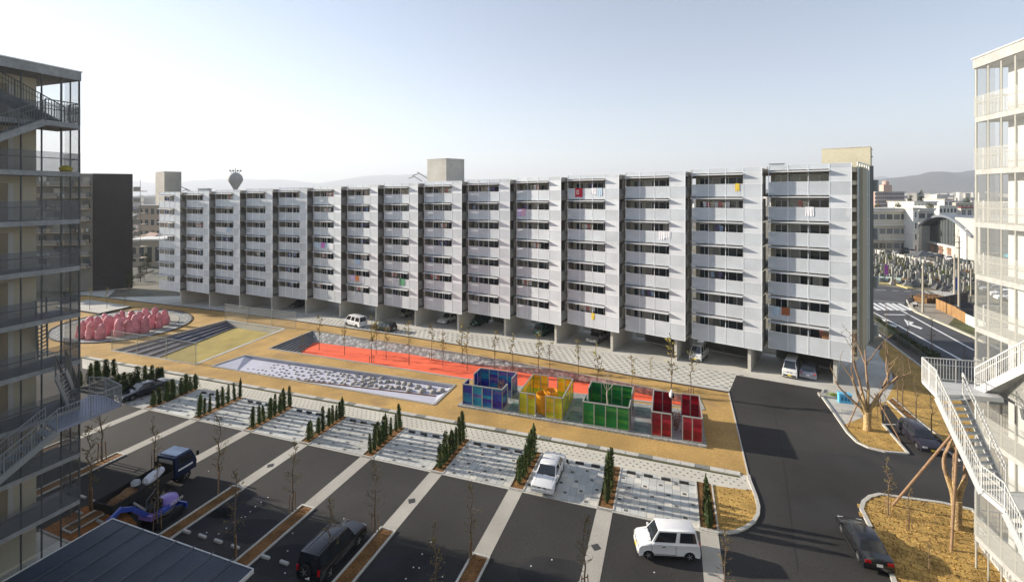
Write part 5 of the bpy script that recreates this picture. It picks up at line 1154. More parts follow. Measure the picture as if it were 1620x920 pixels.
def car(kind, nm, label, cat, pnt, loc, rz, sc=1.0, detail=2, group=None, plate=None):
    K = KIND[kind]; L, W, H = K['L'], K['W'], K['H']; r = K['r']; t = thing(nm, label, cat, loc, rz, group); t.scale = (sc,)*3
    zb0 = .22 if kind != 'suv' else .34; af, ar = K['ax']; R2 = r+.05
    low = [(-L/2+.03, zb0)]
    for cx_ in (ar, af):
        for k in range(7): an = math.pi-math.pi*k/6; low.append((cx_+R2*math.cos(an), max(zb0, r+R2*math.sin(an)*.95)))
    low.append((L/2-.03, zb0)); prof = low+K['prof']
    b = MB(); n = len(prof); ys = [(-W/2+.02, .985, -.03), (-W/2, 1.0, -.10), (-W/2+.10, 1.0, -.0), (0, 1.012, .025), (W/2-.10, 1.0, .0), (W/2, 1.0, -.10), (W/2-.02, .985, -.03)]
    ys = [(-W/2+.03,.98,-.34), (-W/2,.995,-.16), (-W/2+.03,.995,-.04), (-W/2+.16,1.0,.0), (0,1.015,.03), (W/2-.16,1.0,.0), (W/2-.03,.995,-.04), (W/2,.995,-.16), (W/2-.03,.98,-.34)]
    for (y, sx, dz) in ys:
        for i, (x, z) in enumerate(prof):
            top = i >= len(low); zz = z
            if top and dz < 0: zz = z+dz*max(0, (z-.45))/(.5)*.5 if z > .5 else z
            if top and dz > 0: zz = z+dz
            b.v.append((x*sx, y, zz))
    m = len(ys)
    for j in range(m-1):
        for i in range(n): b.f.append((j*n+i, j*n+(i+1) % n, (j+1)*n+(i+1) % n, (j+1)*n+i))
    b.f.append(tuple(range(n))); b.f.append(tuple((m-1)*n+i for i in range(n-1, -1, -1)))
    b.build('body', pnt, t, smooth=35)
    xf, xr, rf, rr = K['cab']; zb = K['zb']-.06; zt = H; yb, yt = W/2-.05, W/2-.20
    c = MB(); B8 = [(xf,-yb,zb),(xf,yb,zb),(xr,yb,zb),(xr,-yb,zb)]; T8 = [(rf,-yt,zt-.06),(rf,yt,zt-.06),(rr,yt,zt-.06),(rr,-yt,zt-.06)]; T9 = [(rf-.12,-yt+.12,zt),(rf-.12,yt-.12,zt),(rr+.12,yt-.12,zt),(rr+.12,-yt+.12,zt)]
    c.add(B8+T8+T9, [(0,1,5,4),(1,2,6,5),(2,3,7,6),(3,0,4,7),(4,5,9,8),(5,6,10,9),(6,7,11,10),(7,4,8,11),(8,9,10,11)]); c.build('cabin', pnt, t, smooth=50)
    def quadwin(nm2, A, B_, C_, D, off, m0=.06, m1=.06):
        A, B_, C_, D = map(Vector, (A, B_, C_, D)); nrm = (B_-A).cross(D-A).normalized()
        ctr_ = (A+B_+C_+D)/4
        if nrm.dot(ctr_-Vector((0,0,H*.6))) < 0: nrm = -nrm
        def P_(u, v): return A.lerp(B_, u).lerp(D.lerp(C_, u), v)
        q = [P_(m0, m1+.06), P_(1-m0, m1+.06), P_(1-m0, 1-m1), P_(m0, 1-m1)]
        w2 = MB(); w2.add([tuple(v+nrm*off) for v in q]+[tuple(v-nrm*.01) for v in q], [(0,1,2,3),(7,6,5,4),(0,4,5,1),(1,5,6,2),(2,6,7,3),(3,7,4,0)]); w2.build(nm2, M_GLASSC, t)
    quadwin('windscreen', B8[0], B8[1], T8[1], T8[0], .008, .05, .04); quadwin('rear_window', B8[3], B8[2], T8[2], T8[3], .008, .08, .08)
    cuts = [0]+[ (x-xf)/(xr-xf) for x in K['split']]+[1]
    for s_, (b0, b1, t0, t1) in enumerate(((B8[0], B8[3], T8[0], T8[3]), (B8[1], B8[2], T8[1], T8[2]))):
        b0, b1, t0, t1 = map(Vector, (b0, b1, t0, t1))
        for u0, u1 in zip(cuts[:-1], cuts[1:]):
            quadwin('side_window', b0.lerp(b1, u0), b0.lerp(b1, u1), t0.lerp(t1, u1), t0.lerp(t1, u0), .008, .05+.02/(u1-u0), .10)
    key = (r,)
    if key not in WH: WH[key] = wheel_meshes(r)
    ty, ri = WH[key]
    for x in (af, ar):
        for s_ in (-1, 1):
            o = inst('wheel', ty, t, (x, s_*(W/2-.12), r)); inst('rim', ri, o, (0,0,0))
    b = MB(); b.bb((-L/2+.15,-W/2+.25,zb0-.02),(L/2-.15,W/2-.25,.6)); b.build('underbody', M_BLACK, t)
    M_HL = mat('headlight', (.65,.66,.62), .15, spec=.8); M_TL = mat('taillight', (.42,.01,.015), .25); 
    zl_ = K['prof'][1][1]; zt_ = K['prof'][-2][1]
    for s_ in (-1, 1):
        b = MB(); b.box((L/2-.07, s_*(W/2-.27), zl_-.03), (.14,.34,.13)); b.build('headlight', M_HL, t)
        b = MB()
        if kind in ('kvan','van','suv'): b.box((-L/2+.05, s_*(W/2-.11), zt_-.02), (.10,.13,.32))
        else: b.box((-L/2+.06, s_*(W/2-.24), zt_-.02), (.13,.34,.16))
        b.build('taillight', M_TL, t)
        b = MB(); b.box((xf-.12, s_*(W/2+.07), zb+.10), (.10,.16,.12)); b.build('mirror', pnt if kind != 'kvan' else M_BLACK, t)
        if detail > 1:
            b = MB(); b.box((xf*.3, s_*(W/2+.006), zb-.10), (.16,.02,.035)); b.build('door_handle', M_BLACK if kind in ('kei','kvan') else pnt, t)
            b = MB(); b.bar((xf*.0-.35, s_*(W/2+.001), .35), (-.35, s_*(W/2-.005), zb-.05), .012, .012); b.build('door_gap', M_BLACK, t)
            b = MB(); b.bar((xf-.02, s_*(W/2+.001), .40), (xf-.08, s_*(W/2-.005), zb-.02), .012, .012); b.bar((xf-.02, s_*(W/2+.001), .36), (-.35, s_*(W/2+.001), .34), .014, .014); b.build('door_gap', M_BLACK, t)
            b = MB(); b.bb((xr*.55, s_*(W/2-.0)-.012, zb0+.0), (xf*.8, s_*(W/2-.0)+.012, zb0+.07)); b.build('sill', M_BLACK, t)
    b = MB(); b.box((L/2-.02,0,.36),(.10,W-.24,.16)); b.build('bumper', pnt if kind not in ('kvan','suv') else M_BLACK, t)
    b = MB(); b.box((-L/2+.02,0,.40),(.10,W-.24,.16)); b.build('bumper', pnt if kind not in ('kvan','suv') else M_BLACK, t)
    if detail > 1:
        zc1, zc2 = K['prof'][2][1], K['prof'][3][1]; x1_, x2_ = K['prof'][2][0]-.12, K['prof'][3][0]+.02
        b = MB()
        for s_ in (-1, 1): b.bar((x1_, s_*(W/2-.22), zc1+.012), (x2_, s_*(W/2-.22), zc2+.012), .012, .008)
        b.build('bonnet_gap', M_BLACK, t)
        b = MB(); b.bar((xf-.02, -.3, zb+.075), (xf-.16, .25, zb+.15), .018, .014); b.bar((xf-.02, .15, zb+.075), (xf-.16, .55*W/1.6, zb+.15), .018, .014); b.build('wiper', M_BLACK, t)
    b = MB(); b.box((L/2-.03,0,zl_-.04),(.08,W*.38,.09)); b.build('grille', M_BLACK, t)
    b = MB(); b.box((L/2+.035,0,.40),(.02,.33,.165)); b.build('number_plate', plate or M_WHITE, t); b = MB(); b.box((-L/2-.035,0,.58),(.02,.33,.165)); b.build('number_plate', plate or M_WHITE, t)
    return t
YP = mat('yellow_plate', (.65,.50,.05), .6)
def carp(kind, nm, label, cat, pnt, pxf, pxr, sc=None, **kw):
    """pxf, pxr: pixels of the ground below the front and rear ends"""
    f_, r_ = gp(*pxf), gp(*pxr); d = f_-r_; K = KIND[kind]; c_ = (f_+r_)/2; rz = math.atan2(d.y, d.x)
    s_ = sc or 1.0
    t = car(kind, nm, label, cat, pnt, (c_.x, c_.y, zg(c_.x, c_.y)+.01), rz, s_, **kw); return t, d.length
WP = paint('white', (.74,.74,.74)); BP = paint('black', (.012,.013,.016), 0, .2); SP = paint('silver', (.50,.50,.50), .5); GPn = paint('green', (.01,.10,.08), .2)
DP = paint('dark_green', (.03,.045,.035), .2); PP = paint('plum_grey', (.035,.03,.045), .3); SB = paint('silver_blue', (.28,.30,.36), .5); BG = paint('beige_silver', (.42,.38,.32), .4)
def mt(c_, dirpx):  # heading from ground pixel pair
    a, b2 = gp(*dirpx[0]), gp(*dirpx[1]); return math.atan2((b2-a).y, (b2-a).x)
# foreground
hB = math.atan2(Bd.y, Bd.x); hA = math.atan2(Ad.y, Ad.x)
q = gp(1054, 872); kv = car('kei', 'moving_car', 'small boxy white car driving left across the yard at the bottom', 'car', WP, (q.x, q.y, q.z+.01), R(176), 1.0, plate=YP)
q = gp(869, 758); car('sedan', 'parked_car', 'white sedan parked nose outward on the paved bays', 'car', WP, (q.x, q.y, q.z+.07), hB+math.pi, .92)
q = gp(1366, 868); car('sedan', 'parked_car', 'black saloon with red tail lights beside the lower grass island', 'car', BP, (q.x, q.y, q.z+.01), math.atan2((gp(1338,830)-gp(1385,905)).y, (gp(1338,830)-gp(1385,905)).x), .83)
q = gp(1462, 702); car('wagon', 'parked_car', 'dark plum estate car parked beside the triangular island', 'car', PP, (q.x-.2, q.y+.2, q.z+.01), math.atan2((gp(1490,725)-gp(1440,680)).y, (gp(1490,725)-gp(1440,680)).x), .86, plate=YP)
q = gp(222, 626); car('coupe', 'parked_car', 'dark coupe parked among the hedges at the left', 'car', paint('graphite', (.035,.038,.045), .3, .15), (q.x+.1, q.y+.3, q.z+.06), math.atan2((gp(183,632)-gp(262,606)).y, (gp(183,632)-gp(262,606)).x), 1.0)
sv_ = gp(528, 884); suv = car('suv', 'off_road_car', 'black off-road car with a spare wheel on its back door', 'car', BP, (sv_.x, sv_.y, sv_.z+.01), hB, .88)
o = inst('spare_wheel', WH[(.37,)][0], suv, (-2.33, .1, 1.0), rot=(0,0,R(90))); inst('wheel_cover', WH[(.37,)][1], o)
b = MB()
for y in (-.62,-.4,.4,.62): b.bb((-1.9, y-.015, 1.885), (.35, y+.015, 1.905))
b.build('roof_rib', paint('roof_grey', (.06,.065,.085), .2, .3), suv)
# under and near the long building
for k_, nm, lb_, p_, (px, py), (ax_, ay_), s_, kw in [
 ('kvan','parked_van','small white van parked nose outward under the rightmost bay',WP,(1252,592),(1248,603),1.0,dict(plate=YP)),
 ('wagon','parked_car','silver blue hatchback parked tail outward under the rightmost bay',SB,(1281,592),(1283,606),.92,dict(flip=1)),
 ('kvan','parked_van','small white van parked nose outward under the third bay from the right',WP,(1106,567),(1103,578),1.0,dict(plate=YP)),
 ('sedan','parked_car','pale bonneted car with black roof, half hidden under the fourth bay from the right',SP,(946,538),(934,546),.95,{}),
 ('van','parked_van','dark green van parked tail outward under the sixth bay from the right',GPn,(863,527),(855,537),.95,dict(flip=1)),
 ('suv','off_road_car','green and silver off-road car parked under the seventh bay from the right',GPn,(760,512),(747,520),.85,{}),
 ('wagon','parked_car','silver estate car parked under the eighth bay from the right',WP,(711,508),(700,515),.95,{}),
 ('van','parked_car','beige silver people carrier parked under the ninth bay from the right',BG,(646,499),(637,506),.82,{}),
 ('sedan','parked_car','white sedan parked under the third bay from the left end',WP,(369,474),(358,477),1.0,{}),
 ('wagon','parked_car','black car with round lights in shade under the fifth bay from the left',BP,(476,484),(468,487),.9,{})]:
    q = gp(px, py); a_ = gp(ax_, ay_); bi = min(range(15), key=lambda i: abs((CXP+FPX*(Rr[i][0]-3)/Rr[i][1])-px)); hd = -math.pi/2-R(TH[bi]+7.2)
    if kw.pop('flip', 0): hd += math.pi
    car(k_, nm, lb_, 'van' if 'van' in nm else 'car', p_, (q.x, q.y, q.z+.02), hd, s_, **kw)
q = gp(562, 515); hd = math.atan2(-.478, .878)
car('van', 'parked_van', 'white minibus-like van standing on the forecourt in the sun', 'van', WP, (q.x, q.y, q.z+.02), hd+math.pi-.1, .95)
q = gp(607, 522); car('wagon', 'parked_car', 'dark green car standing on the forecourt right of the white van', 'car', DP, (q.x, q.y, q.z+.02), hd+math.pi, .95)
# driver in the moving car: a simple seated figure behind the glass
# ---- blue tipper lorry
hT = math.atan2((gp(300,748)-gp(190,815)).y, (gp(300,748)-gp(190,815)).x)
q = gp(262, 790); lt = thing('tipper_lorry', 'dark blue tipper lorry with earth and a white sack in its open bed', 'lorry', (q.x-1.5, q.y+.25, q.z+.01), hT)
NAVY = paint('navy', (.012,.022,.06), .1, .3); BEDC = mat('bed_steel', (.035,.032,.03), .7)
prof = [(1.35,.55),(3.0,.55),(3.05,1.1),(2.95,1.35),(2.62,2.02),(1.45,2.05),(1.35,2.0)]; b = MB(); n = len(prof)
for y, s_ in ((-.84,.97),(-.80,1),(.80,1),(.84,.97)): b.v += [(x if s_ == 1 else 2.2+(x-2.2)*s_, y, z if s_ == 1 else 1.3+(z-1.3)*s_) for x, z in prof]
for j in range(3):
    for i in range(n): b.f.append((j*n+i, j*n+(i+1) % n, (j+1)*n+(i+1) % n, (j+1)*n+i))
b.f.append(tuple(range(n))); b.f.append(tuple(3*n+i for i in range(n-1,-1,-1))); b.build('cab', NAVY, lt, smooth=30)
b = MB(); b.bb((1.5,-.74,2.05),(2.55,.74,2.10)); b.build('roof_panel', paint('cab_roof', (.12,.17,.27), .3, .35), lt)
for s_ in (-1, 1):
    b = MB(); y = s_*.845; b.add([(1.62,y,1.35),(2.72,y,1.35),(2.45,y,1.88),(1.62,y,1.88),(1.62,y-.02*s_,1.35),(2.72,y-.02*s_,1.35),(2.45,y-.02*s_,1.88),(1.62,y-.02*s_,1.88)], [(0,1,2,3),(7,6,5,4),(0,4,5,1),(1,5,6,2),(2,6,7,3),(3,7,4,0)]); b.build('side_window', M_GLASSC, lt)
    b = MB(); b.bb((1.6, y-.012, .98), (2.7, y+.012, 1.10)); b.build('door_stripe', M_WHITE, lt)
    b = MB(); b.box((2.95, s_*1.02, 1.65), (.10,.14,.32)); b.build('mirror', M_BLACK, lt)
b = MB(); b.bb((1.325,-.62,1.4),(1.345,.62,1.85)); b.build('rear_window', M_GLASSL, lt)
b = MB(); b.add([(2.97,-.72,1.38),(2.97,.72,1.38),(2.66,.68,1.97),(2.66,-.68,1.97),(2.9,-.72,1.38),(2.9,.72,1.38),(2.6,.68,1.97),(2.6,-.68,1.97)], [(0,1,2,3),(7,6,5,4),(0,4,5,1),(1,5,6,2),(2,6,7,3),(3,7,4,0)]); b.build('windscreen', M_GLASSC, lt)
b = MB()
for a_, c_ in (((-2.6,-.85,.75),(1.2,.85,.82)), ((-2.6,-.85,.82),(1.2,-.80,1.25)), ((-2.6,.80,.82),(1.2,.85,1.25)), ((-2.65,-.85,.75),(-2.6,.85,1.22)), ((1.2,-.85,.75),(1.25,.85,1.65))): b.bb(a_, c_)
for x in (-1.7,-.8,.1): b.bb((x,-.88,.76),(x+.06,-.852,1.24)); b.bb((x,.852,.76),(x+.06,.88,1.24))
b.build('bed', BEDC, lt)
b = MB(); b.lathe([(1.0,0),(.9,.18),(.6,.36),(.2,.46),(.02,.48)], (-1.5,0,.82), 16, wob=.4, seed=4); o = b.build('earth_load', mat('earth', (.20,.11,.05), .95, fine=(8,.4), bump=(12,.8,.05)), lt); o.scale = (.95,.8,.9); o.location = (0,0,.08)
b = MB(); b.bb((-2.4,-.3,.42),(2.9,.3,.58)); b.build('chassis', M_BLACK, lt)
WH[(.36,)] = wheel_meshes(.36, .22)
for x in (2.25, -1.35):
    for s_ in (-1, 1): o = inst('wheel', WH[(.36,)][0], lt, (x, s_*.70, .36)); inst('rim', WH[(.36,)][1], o)
b = MB(); b.lathe([(.05,-1.0),(.32,-.85),(.40,-.3),(.38,.5),(.28,.9),(.04,1.0)], n=12, wob=.12); sk = b.build('white_sack', mat('sack_white', (.58,.60,.66), .85, n=(4,.15)), None, lt.location+Vector((math.cos(hT)*.15+math.sin(hT)*.45, math.sin(hT)*.15-math.cos(hT)*.45, 1.45)), 0)
sk.scale = (.8,.8,.72); sk.rotation_euler = (0, R(86), hT+.15); tag(sk, 'long white sack lying on the bed of the blue lorry behind its cab', 'sack')
b = MB(); b.lathe([(.05,0),(.3,.05),(.28,.25),(.1,.36),(.02,.38)], n=12, wob=.4); o = b.build('rubble_bag', mat('bag_grey', (.38,.40,.41), .8), None, lt.location+Vector((math.cos(hT)*-.6-math.sin(hT)*.2, math.sin(hT)*-.6+math.cos(hT)*.2, 1.15))); tag(o, 'crumpled grey bag on the earth in the lorry bed', 'bag')
# ---- mini excavator
hX = hT+math.pi+.05; q = gp(262, 820); ex = thing('mini_excavator', 'small violet and blue excavator with its arm stretched toward the left', 'excavator', (q.x-.2, q.y-.1, q.z+.01), hX)
VIO = paint('violet', (.23,.16,.48), .0, .4); BLU = paint('digger_blue', (.035,.07,.36), .0, .4)
for s_ in (-1, 1):
    b = MB(); pr = [(-.95,.25),(-.85,.05),(.85,.05),(.95,.25),(.85,.45),(-.85,.45)]; b.v = [(x, s_*.62-.15, z) for x, z in pr]+[(x, s_*.62+.15, z) for x, z in pr]; b.f = [tuple(range(5,-1,-1)), tuple(range(6,12))]+[(i, (i+1) % 6, (i+1) % 6+6, i+6) for i in range(6)]
    tr_ = b.build('track', M_BLACK, ex)
    for i in range(9): b = MB(); x = -.8+i*.2; b.bb((x-.05, s_*.62-.16, .45), (x+.05, s_*.62+.16, .475)); b.build('track_pad', mat('track_pad', (.06,.055,.05), .9), tr_)
b = MB(); b.lathe([(.05,.5),(.62,.5),(.70,.62),(.70,.75),(.1,.76)], n=16); b.build('turntable', M_STEELD, ex)
b = MB(); b.lathe([(.50,.72),(.60,.80),(.62,1.02),(.55,1.18),(.38,1.28),(.05,1.31)], (-.45,0,0), 18); o = b.build('engine_cover', VIO, ex, smooth=60); o.scale = (.95,1,1)
# lettering-like stripe on the cover
def word(par, loc, rot, s_, text, m):
    cu = bpy.data.curves.new('lettering', 'FONT'); cu.body = text; cu.size = s_; cu.extrude = .004; cu.materials.append(m); cu.align_x = 'CENTER'
    o = bpy.data.objects.new('lettering', cu); me = bpy.data.meshes.new_from_object(o); bpy.data.objects.remove(o); return inst('lettering', me, par, loc, rot=rot)
word(ex, (-.45, .69, .95), (R(90), 0, R(180)), .26, 'ACCESS', M_WHITE)
b = MB(); b.bb((.25,-.35,.75),(.75,.35,1.15)); b.bb((.15,-.3,1.1),(.3,.3,1.5)); b.build('seat', M_BLACK, ex)
b = MB(); b.tube([(.75,-.3,.8),(.7,-.3,1.6),(.1,-.3,2.0)], .03, 6); b.tube([(.75,.35,.8),(.7,.35,1.6),(.1,.35,1.9)], .03, 6); b.tube([(.5,.2,1.1),(.6,.2,1.5)], .02, 6); b.build('levers', M_STEELD, ex)
b = MB(); b.bb((.55,-.5,.65),(1.05,.5,.95)); b.build('front_plate', VIO, ex)
b = MB(); b.bar((.9,0,.85),(1.8,0,1.85), .22, .26); b.bar((1.75,0,1.85),(2.5,0,2.25), .20, .24); b.build('boom', BLU, ex)
b = MB(); b.bb((-.2,-.62,.74),(.75,-.2,.98)); b.bb((-.2,.3,.74),(.75,.62,.98)); b.build('side_deck', BLU, ex)
b = MB(); b.bar((1.0,.0,1.25),(1.7,0,2.15), .10, .10); b.build('ram', M_STEEL, ex)
b = MB(); b.bar((2.4,0,2.3),(4.1,0,1.65), .18, .22); b.build('stick', BLU, ex)
b = MB(); b.bar((4.05,0,1.8),(4.2,0,.65), .26, .28); b.bar((4.2,0,.7),(3.9,0,.35), .42, .14); b.build('bucket', BLU, ex)
b = MB(); b.bb((-1.25,-.65,.1),(-1.15,.65,.45)); b.bar((-1.2,-.3,.3),(-.7,-.3,.35),.08); b.bar((-1.2,.3,.3),(-.7,.3,.35),.08); b.build('blade', BLU, ex)
# ================= PUBLIC ROAD, CEMETERY, SCHOOL, TOWN =================
mk_ = .012
road = sheet('public_road', P((1370,449),(1440,457),(1500,470),(1560,485),(1560,505),(1500,478),(1441,479),(1441,486),(1460,500),(1500,517),(1545,536),(1600,560),(1600,640),(1541,600),(1470,562),(1440,548),(1400,520),(1370,500)), M_ROAD, .02)
def stripe(pts, h=.032, m=M_WHITE): return sheet('road_marking', P(*pts), m, h)
for i in range(7):
    x = 1368+i*10.2; stripe([(x,479+.25*i),(x+5,478.6+.25*i),(x+27,490.6),(x+20,491)])
def line_px(a, b_, w_):
    A, B_ = gp(*a), gp(*b_); n_ = Vector((-(B_-A).y, (B_-A).x, 0)).normalized()*w_/2; return sheet('road_marking', [A-n_, B_-n_, B_+n_, A+n_], M_WHITE, .032)
line_px((1376,491),(1440,525),.3); line_px((1440,525),(1524,571),.3); line_px((1404,479),(1541,554),.28); line_px((1399,497.5),(1432,498),.45); line_px((1462,461),(1497,476),.3)
line_px((1385,459),(1402,459),.2); line_px((1411,459.5),(1421,460),.2); line_px((1430,460.5),(1441,461),.2)
line_px((1362,474),(1440,479.5),.15)
for (x, y) in ((1390,502),(1430,505)):
    sheet('road_arrow', P((x,y),(x+16,y+5),(x+12,y+8),(x+30,y+14),(x+27,y+16),(x+8,y+9),(x+7,y+12)), M_WHITE, .034)
kerbline('road_kerb', P((1441,480),(1441,487),(1450,494),(1475,505),(1500,516),(1545,536),(1600,562)), mat('cream_kerb', (.60,.54,.42), .8), .5, .15)
sheet('corner_pavement', P((1441,480),(1441,486),(1460,500),(1500,517),(1560,542),(1560,500),(1510,480)), mat('pavement_grey', (.30,.27,.22), .9, n=(.4,.15), fine=(5,.2)), .04)
sheet('verge', P((1500,514),(1545,534),(1560,528),(1510,503)), mat('verge_green', (.10,.10,.04), .95, n=(.5,.3), fine=(5,.3)), .06)
kerbline('cemetery_kerb', P((1370,447),(1420,450),(1441,457)), mat('yellow_kerb', (.55,.45,.20), .85), 1.2, .2)
sheet('pale_forecourt', P((1468,459),(1520,462),(1530,469),(1510,475),(1500,474)), M_CONCL, .034)
# low brown hedge at the corner
def leafblock(nm, label, cat, pts, w_, h_, m, seed, n=900, s_=.35):
    b = MB(); rn_ = random.Random(seed)
    L = sum(((c-a).length for a, c in zip(pts[:-1], pts[1:])))
    for a, c in zip(pts[:-1], pts[1:]):
        b.bar(a+Vector((0,0,h_*.42)), c+Vector((0,0,h_*.42)), w_*.75, h_*.8); k = int(n*(c-a).length/L)
        for i in range(k):
            p = a.lerp(c, rn_.random())+Vector((rn_.uniform(-.5,.5)*w_, rn_.uniform(-.5,.5)*w_, rn_.uniform(.1,1)*h_*1.08)); leafcard(b, p, s_, rn_)
    return tag(b.build(nm, m, None), label, cat)
leafblock('hedge', 'low brown clipped hedge behind the scooter rider at the street corner', 'hedge', [gp(1455,478), gp(1485,475)], 3.0, 1.1, mat('brown_hedge', (.22,.12,.05), .95), 1, 500, .3)
M_HG = mat('hedge_green', (.045,.055,.02), .95, n=(.8,.3))
leafblock('hedge', 'long dark green hedge between the public road and the grass bank', 'hedge', P((1383,508),(1400,522),(1440,548),(1478,568)), 1.5, .8, M_HG, 2, 2200, .25)
sheet('footpath', P((1376,516),(1400,534),(1450,572),(1470,585),(1475,580),(1440,553),(1395,522),(1380,512)), mat('red_path', (.16,.13,.11), .9, n=(.5,.15), fine=(6,.2)), .034)
kerbline('footpath_kerb', P((1376,518),(1400,537),(1450,575),(1466,588)), M_KERBW, .2, .15)
t = thing('park_fence', 'dark see-through fence following the footpath above the grass bank', 'fence'); pts = P((1378,513),(1400,530),(1430,551),(1456,570),(1478,588))
for a, c in zip(pts[:-1], pts[1:]): railing('fence_panel', a, c, 1.1, M_STEELD, t, gap=.25, posts=2.2)
# roadside bare trees
for i, (px, py, pt) in enumerate([(1402,526,480),(1436,546,493),(1474,562,500),(1421,548,510),(1526,585,545),(1384,515,490)]):
    q = gp(px, py); H = (py-pt)*q.y/FPX; t = thing('roadside_tree', f"small dark bare street tree, {['first','third','fourth','second','fifth','leftmost'][i]} along the hedge by the public road", 'tree', q, i, 'bare trees along the public road'); t.scale = (H/4.4,)*3
    v = btm[i % 5]; inst('trunk', v[0], t); inst('branches', v[1], t)
# rusty hoarding and garden beyond the corner
M_RUST = mat('rust_panel', (.30,.17,.07), .85, n=(.8,.2)); M_DKP = mat('dark_hoarding', (.07,.055,.05), .85); M_AQ = mat('aqua_panel', (.50,.62,.58), .7)
t = thing('hoarding', 'brown board hoarding with a pale aqua end around the dug garden plot', 'hoarding')
def boards(pts, n_, h_, m, nm='board'):
    for a, c in zip(pts[:-1], pts[1:]):
        for i in range(n_): p, q = a.lerp(c, i/n_+.004), a.lerp(c, (i+1)/n_-.004); b = MB(); b.bar(p+Vector((0,0,h_/2)), q+Vector((0,0,h_/2)), .08, h_); b.build(nm, m, t)
boards([gp(1481,488), gp(1513,503)], 5, 1.7, M_RUST); boards([gp(1513,503), gp(1528,512)], 2, 1.6, M_RUST); boards([gp(1528,512), gp(1560,527)], 3, 1.5, M_AQ)
boards([gp(1481,487), gp(1531,477)], 5, 1.7, M_DKP)
sheet('dug_plot', P((1500,492),(1530,480),(1560,490),(1560,520),(1525,505)), mat('dark_earth', (.05,.045,.04), .95), .05)
# cemetery
cz = P((1372,446),(1372,408),(1400,402),(1470,418),(1545,425),(1560,430),(1560,462),(1530,466),(1460,456))
sheet('cemetery_ground', cz, mat('cemetery_soil', (.16,.14,.10), .95, n=(.3,.3), fine=(2,.3)), .05)
gst = []
for w_, h_, c_ in ((.30,1.5,(.27,.27,.24)), (.42,1.1,(.17,.17,.165)), (.26,2.1,(.36,.34,.29)), (.45,.9,(.11,.11,.11))):
    b = MB(); b.bb((-w_*1.4,-w_*1.4,0),(w_*1.4,w_*1.4,.3)); b.bb((-w_,-w_,.3),(w_,w_,.55)); b.bb((-w_*.6,-w_*.6,.55),(w_*.6,w_*.6,h_)); gst.append(b.mesh('gravestone', mat('stone_%d' % int(c_[0]*100), c_, .7, fine=(3,.2), rnd=.25)))
rn_ = random.Random(12); cnt = 0
dA_ = Vector((.93,-.36,0)); dB_ = Vector((.36,.93,0)); base = gp(1440, 440)
cand = []
for i in range(-50, 51):
    for j in range(-30, 40):
        p = base+dA_*i*1.6+dB_*(j*1.9)+Vector((rn_.uniform(-.3,.3), rn_.uniform(-.3,.3), 0))
        if inpoly(p, cz) and rn_.random() < .88: cand.append(p)
cand.sort(key=lambda p: p.length); rest = MB()
for i, p in enumerate(cand):
    z = zg(p.x, p.y)+.04
    if i < 290: o = inst('gravestone', gst[rn_.randrange(4)], None, (p.x, p.y, z), rn_.uniform(-.1,.1)-.35, rn_.uniform(.8,1.25)); tag(o, 'upright stone grave pillar among many in the cemetery across the road', 'gravestone', 'gravestones in the cemetery')
    else: h_ = rn_.uniform(1,2); rest.box((p.x, p.y, z+h_/2), (.4,.4,h_), rz=.3)
tag(rest.build('gravestone_rows', MATS['stone_27'], None, kind='stuff'), 'farther rows of grey grave pillars', 'gravestones')
for i in range(130):
    p = cand[rn_.randrange(len(cand))]; q = Vector((p.x+.8, p.y+.8, zg(p.x,p.y))); r = rn_.uniform(.4,1.1)
    if i == 0:
        bm_ = [];
        for s_ in range(4):
            b = MB(); 
            for k in range(170):
                a = rn_.uniform(0,6.28); z = rn_.random(); rr2 = .9*math.sqrt(max(0, 1-(z*1.1-.4)**2))*rn_.uniform(.5,1); leafcard(b, Vector((rr2*math.cos(a), rr2*math.sin(a), z*1.4)), .32, rn_)
            bm_.append(b.mesh('bush', mat('bush_%d' % s_, [(.10,.12,.04),(.16,.15,.05),(.20,.12,.06),(.07,.09,.04)][s_], .95)))
    o = inst('bush', bm_[i % 4], None, q, i, r); tag(o, ['dark green','olive','brownish','deep green'][i % 4]+' low bush among the graves', 'bush', ['dark green','olive','brownish','deep green'][i % 4]+' bushes in the cemetery')
t = thing('cemetery_fence', 'low pale aqua panel fence in front of the cemetery at the street', 'fence')
boards([gp(1374,445), gp(1426,449)], 6, 1.3, M_AQ, 'fence_panel'); boards([gp(1427,450), gp(1437,451)], 2, 1.3, M_RUST, 'fence_panel')
# banner
q = gp(1399, 447); t = thing('banner_flag', 'tall magenta banner flag at the cemetery fence', 'flag', q); b = MB(); b.bar((0,0,0),(0,0,4.0),.07); b.build('pole', M_STEELD, t); b = MB(); b.add([(0,0,1.6),(.9,.1,1.8),(.8,0,3.8),(0,0,3.9),(0,.03,1.6),(.9,.13,1.8),(.8,.03,3.8),(0,.03,3.9)], [(0,1,2,3),(7,6,5,4),(0,4,5,1),(1,5,6,2),(2,6,7,3),(3,7,4,0)]); b.build('cloth', mat('magenta', (.42,.10,.38), .8), t)
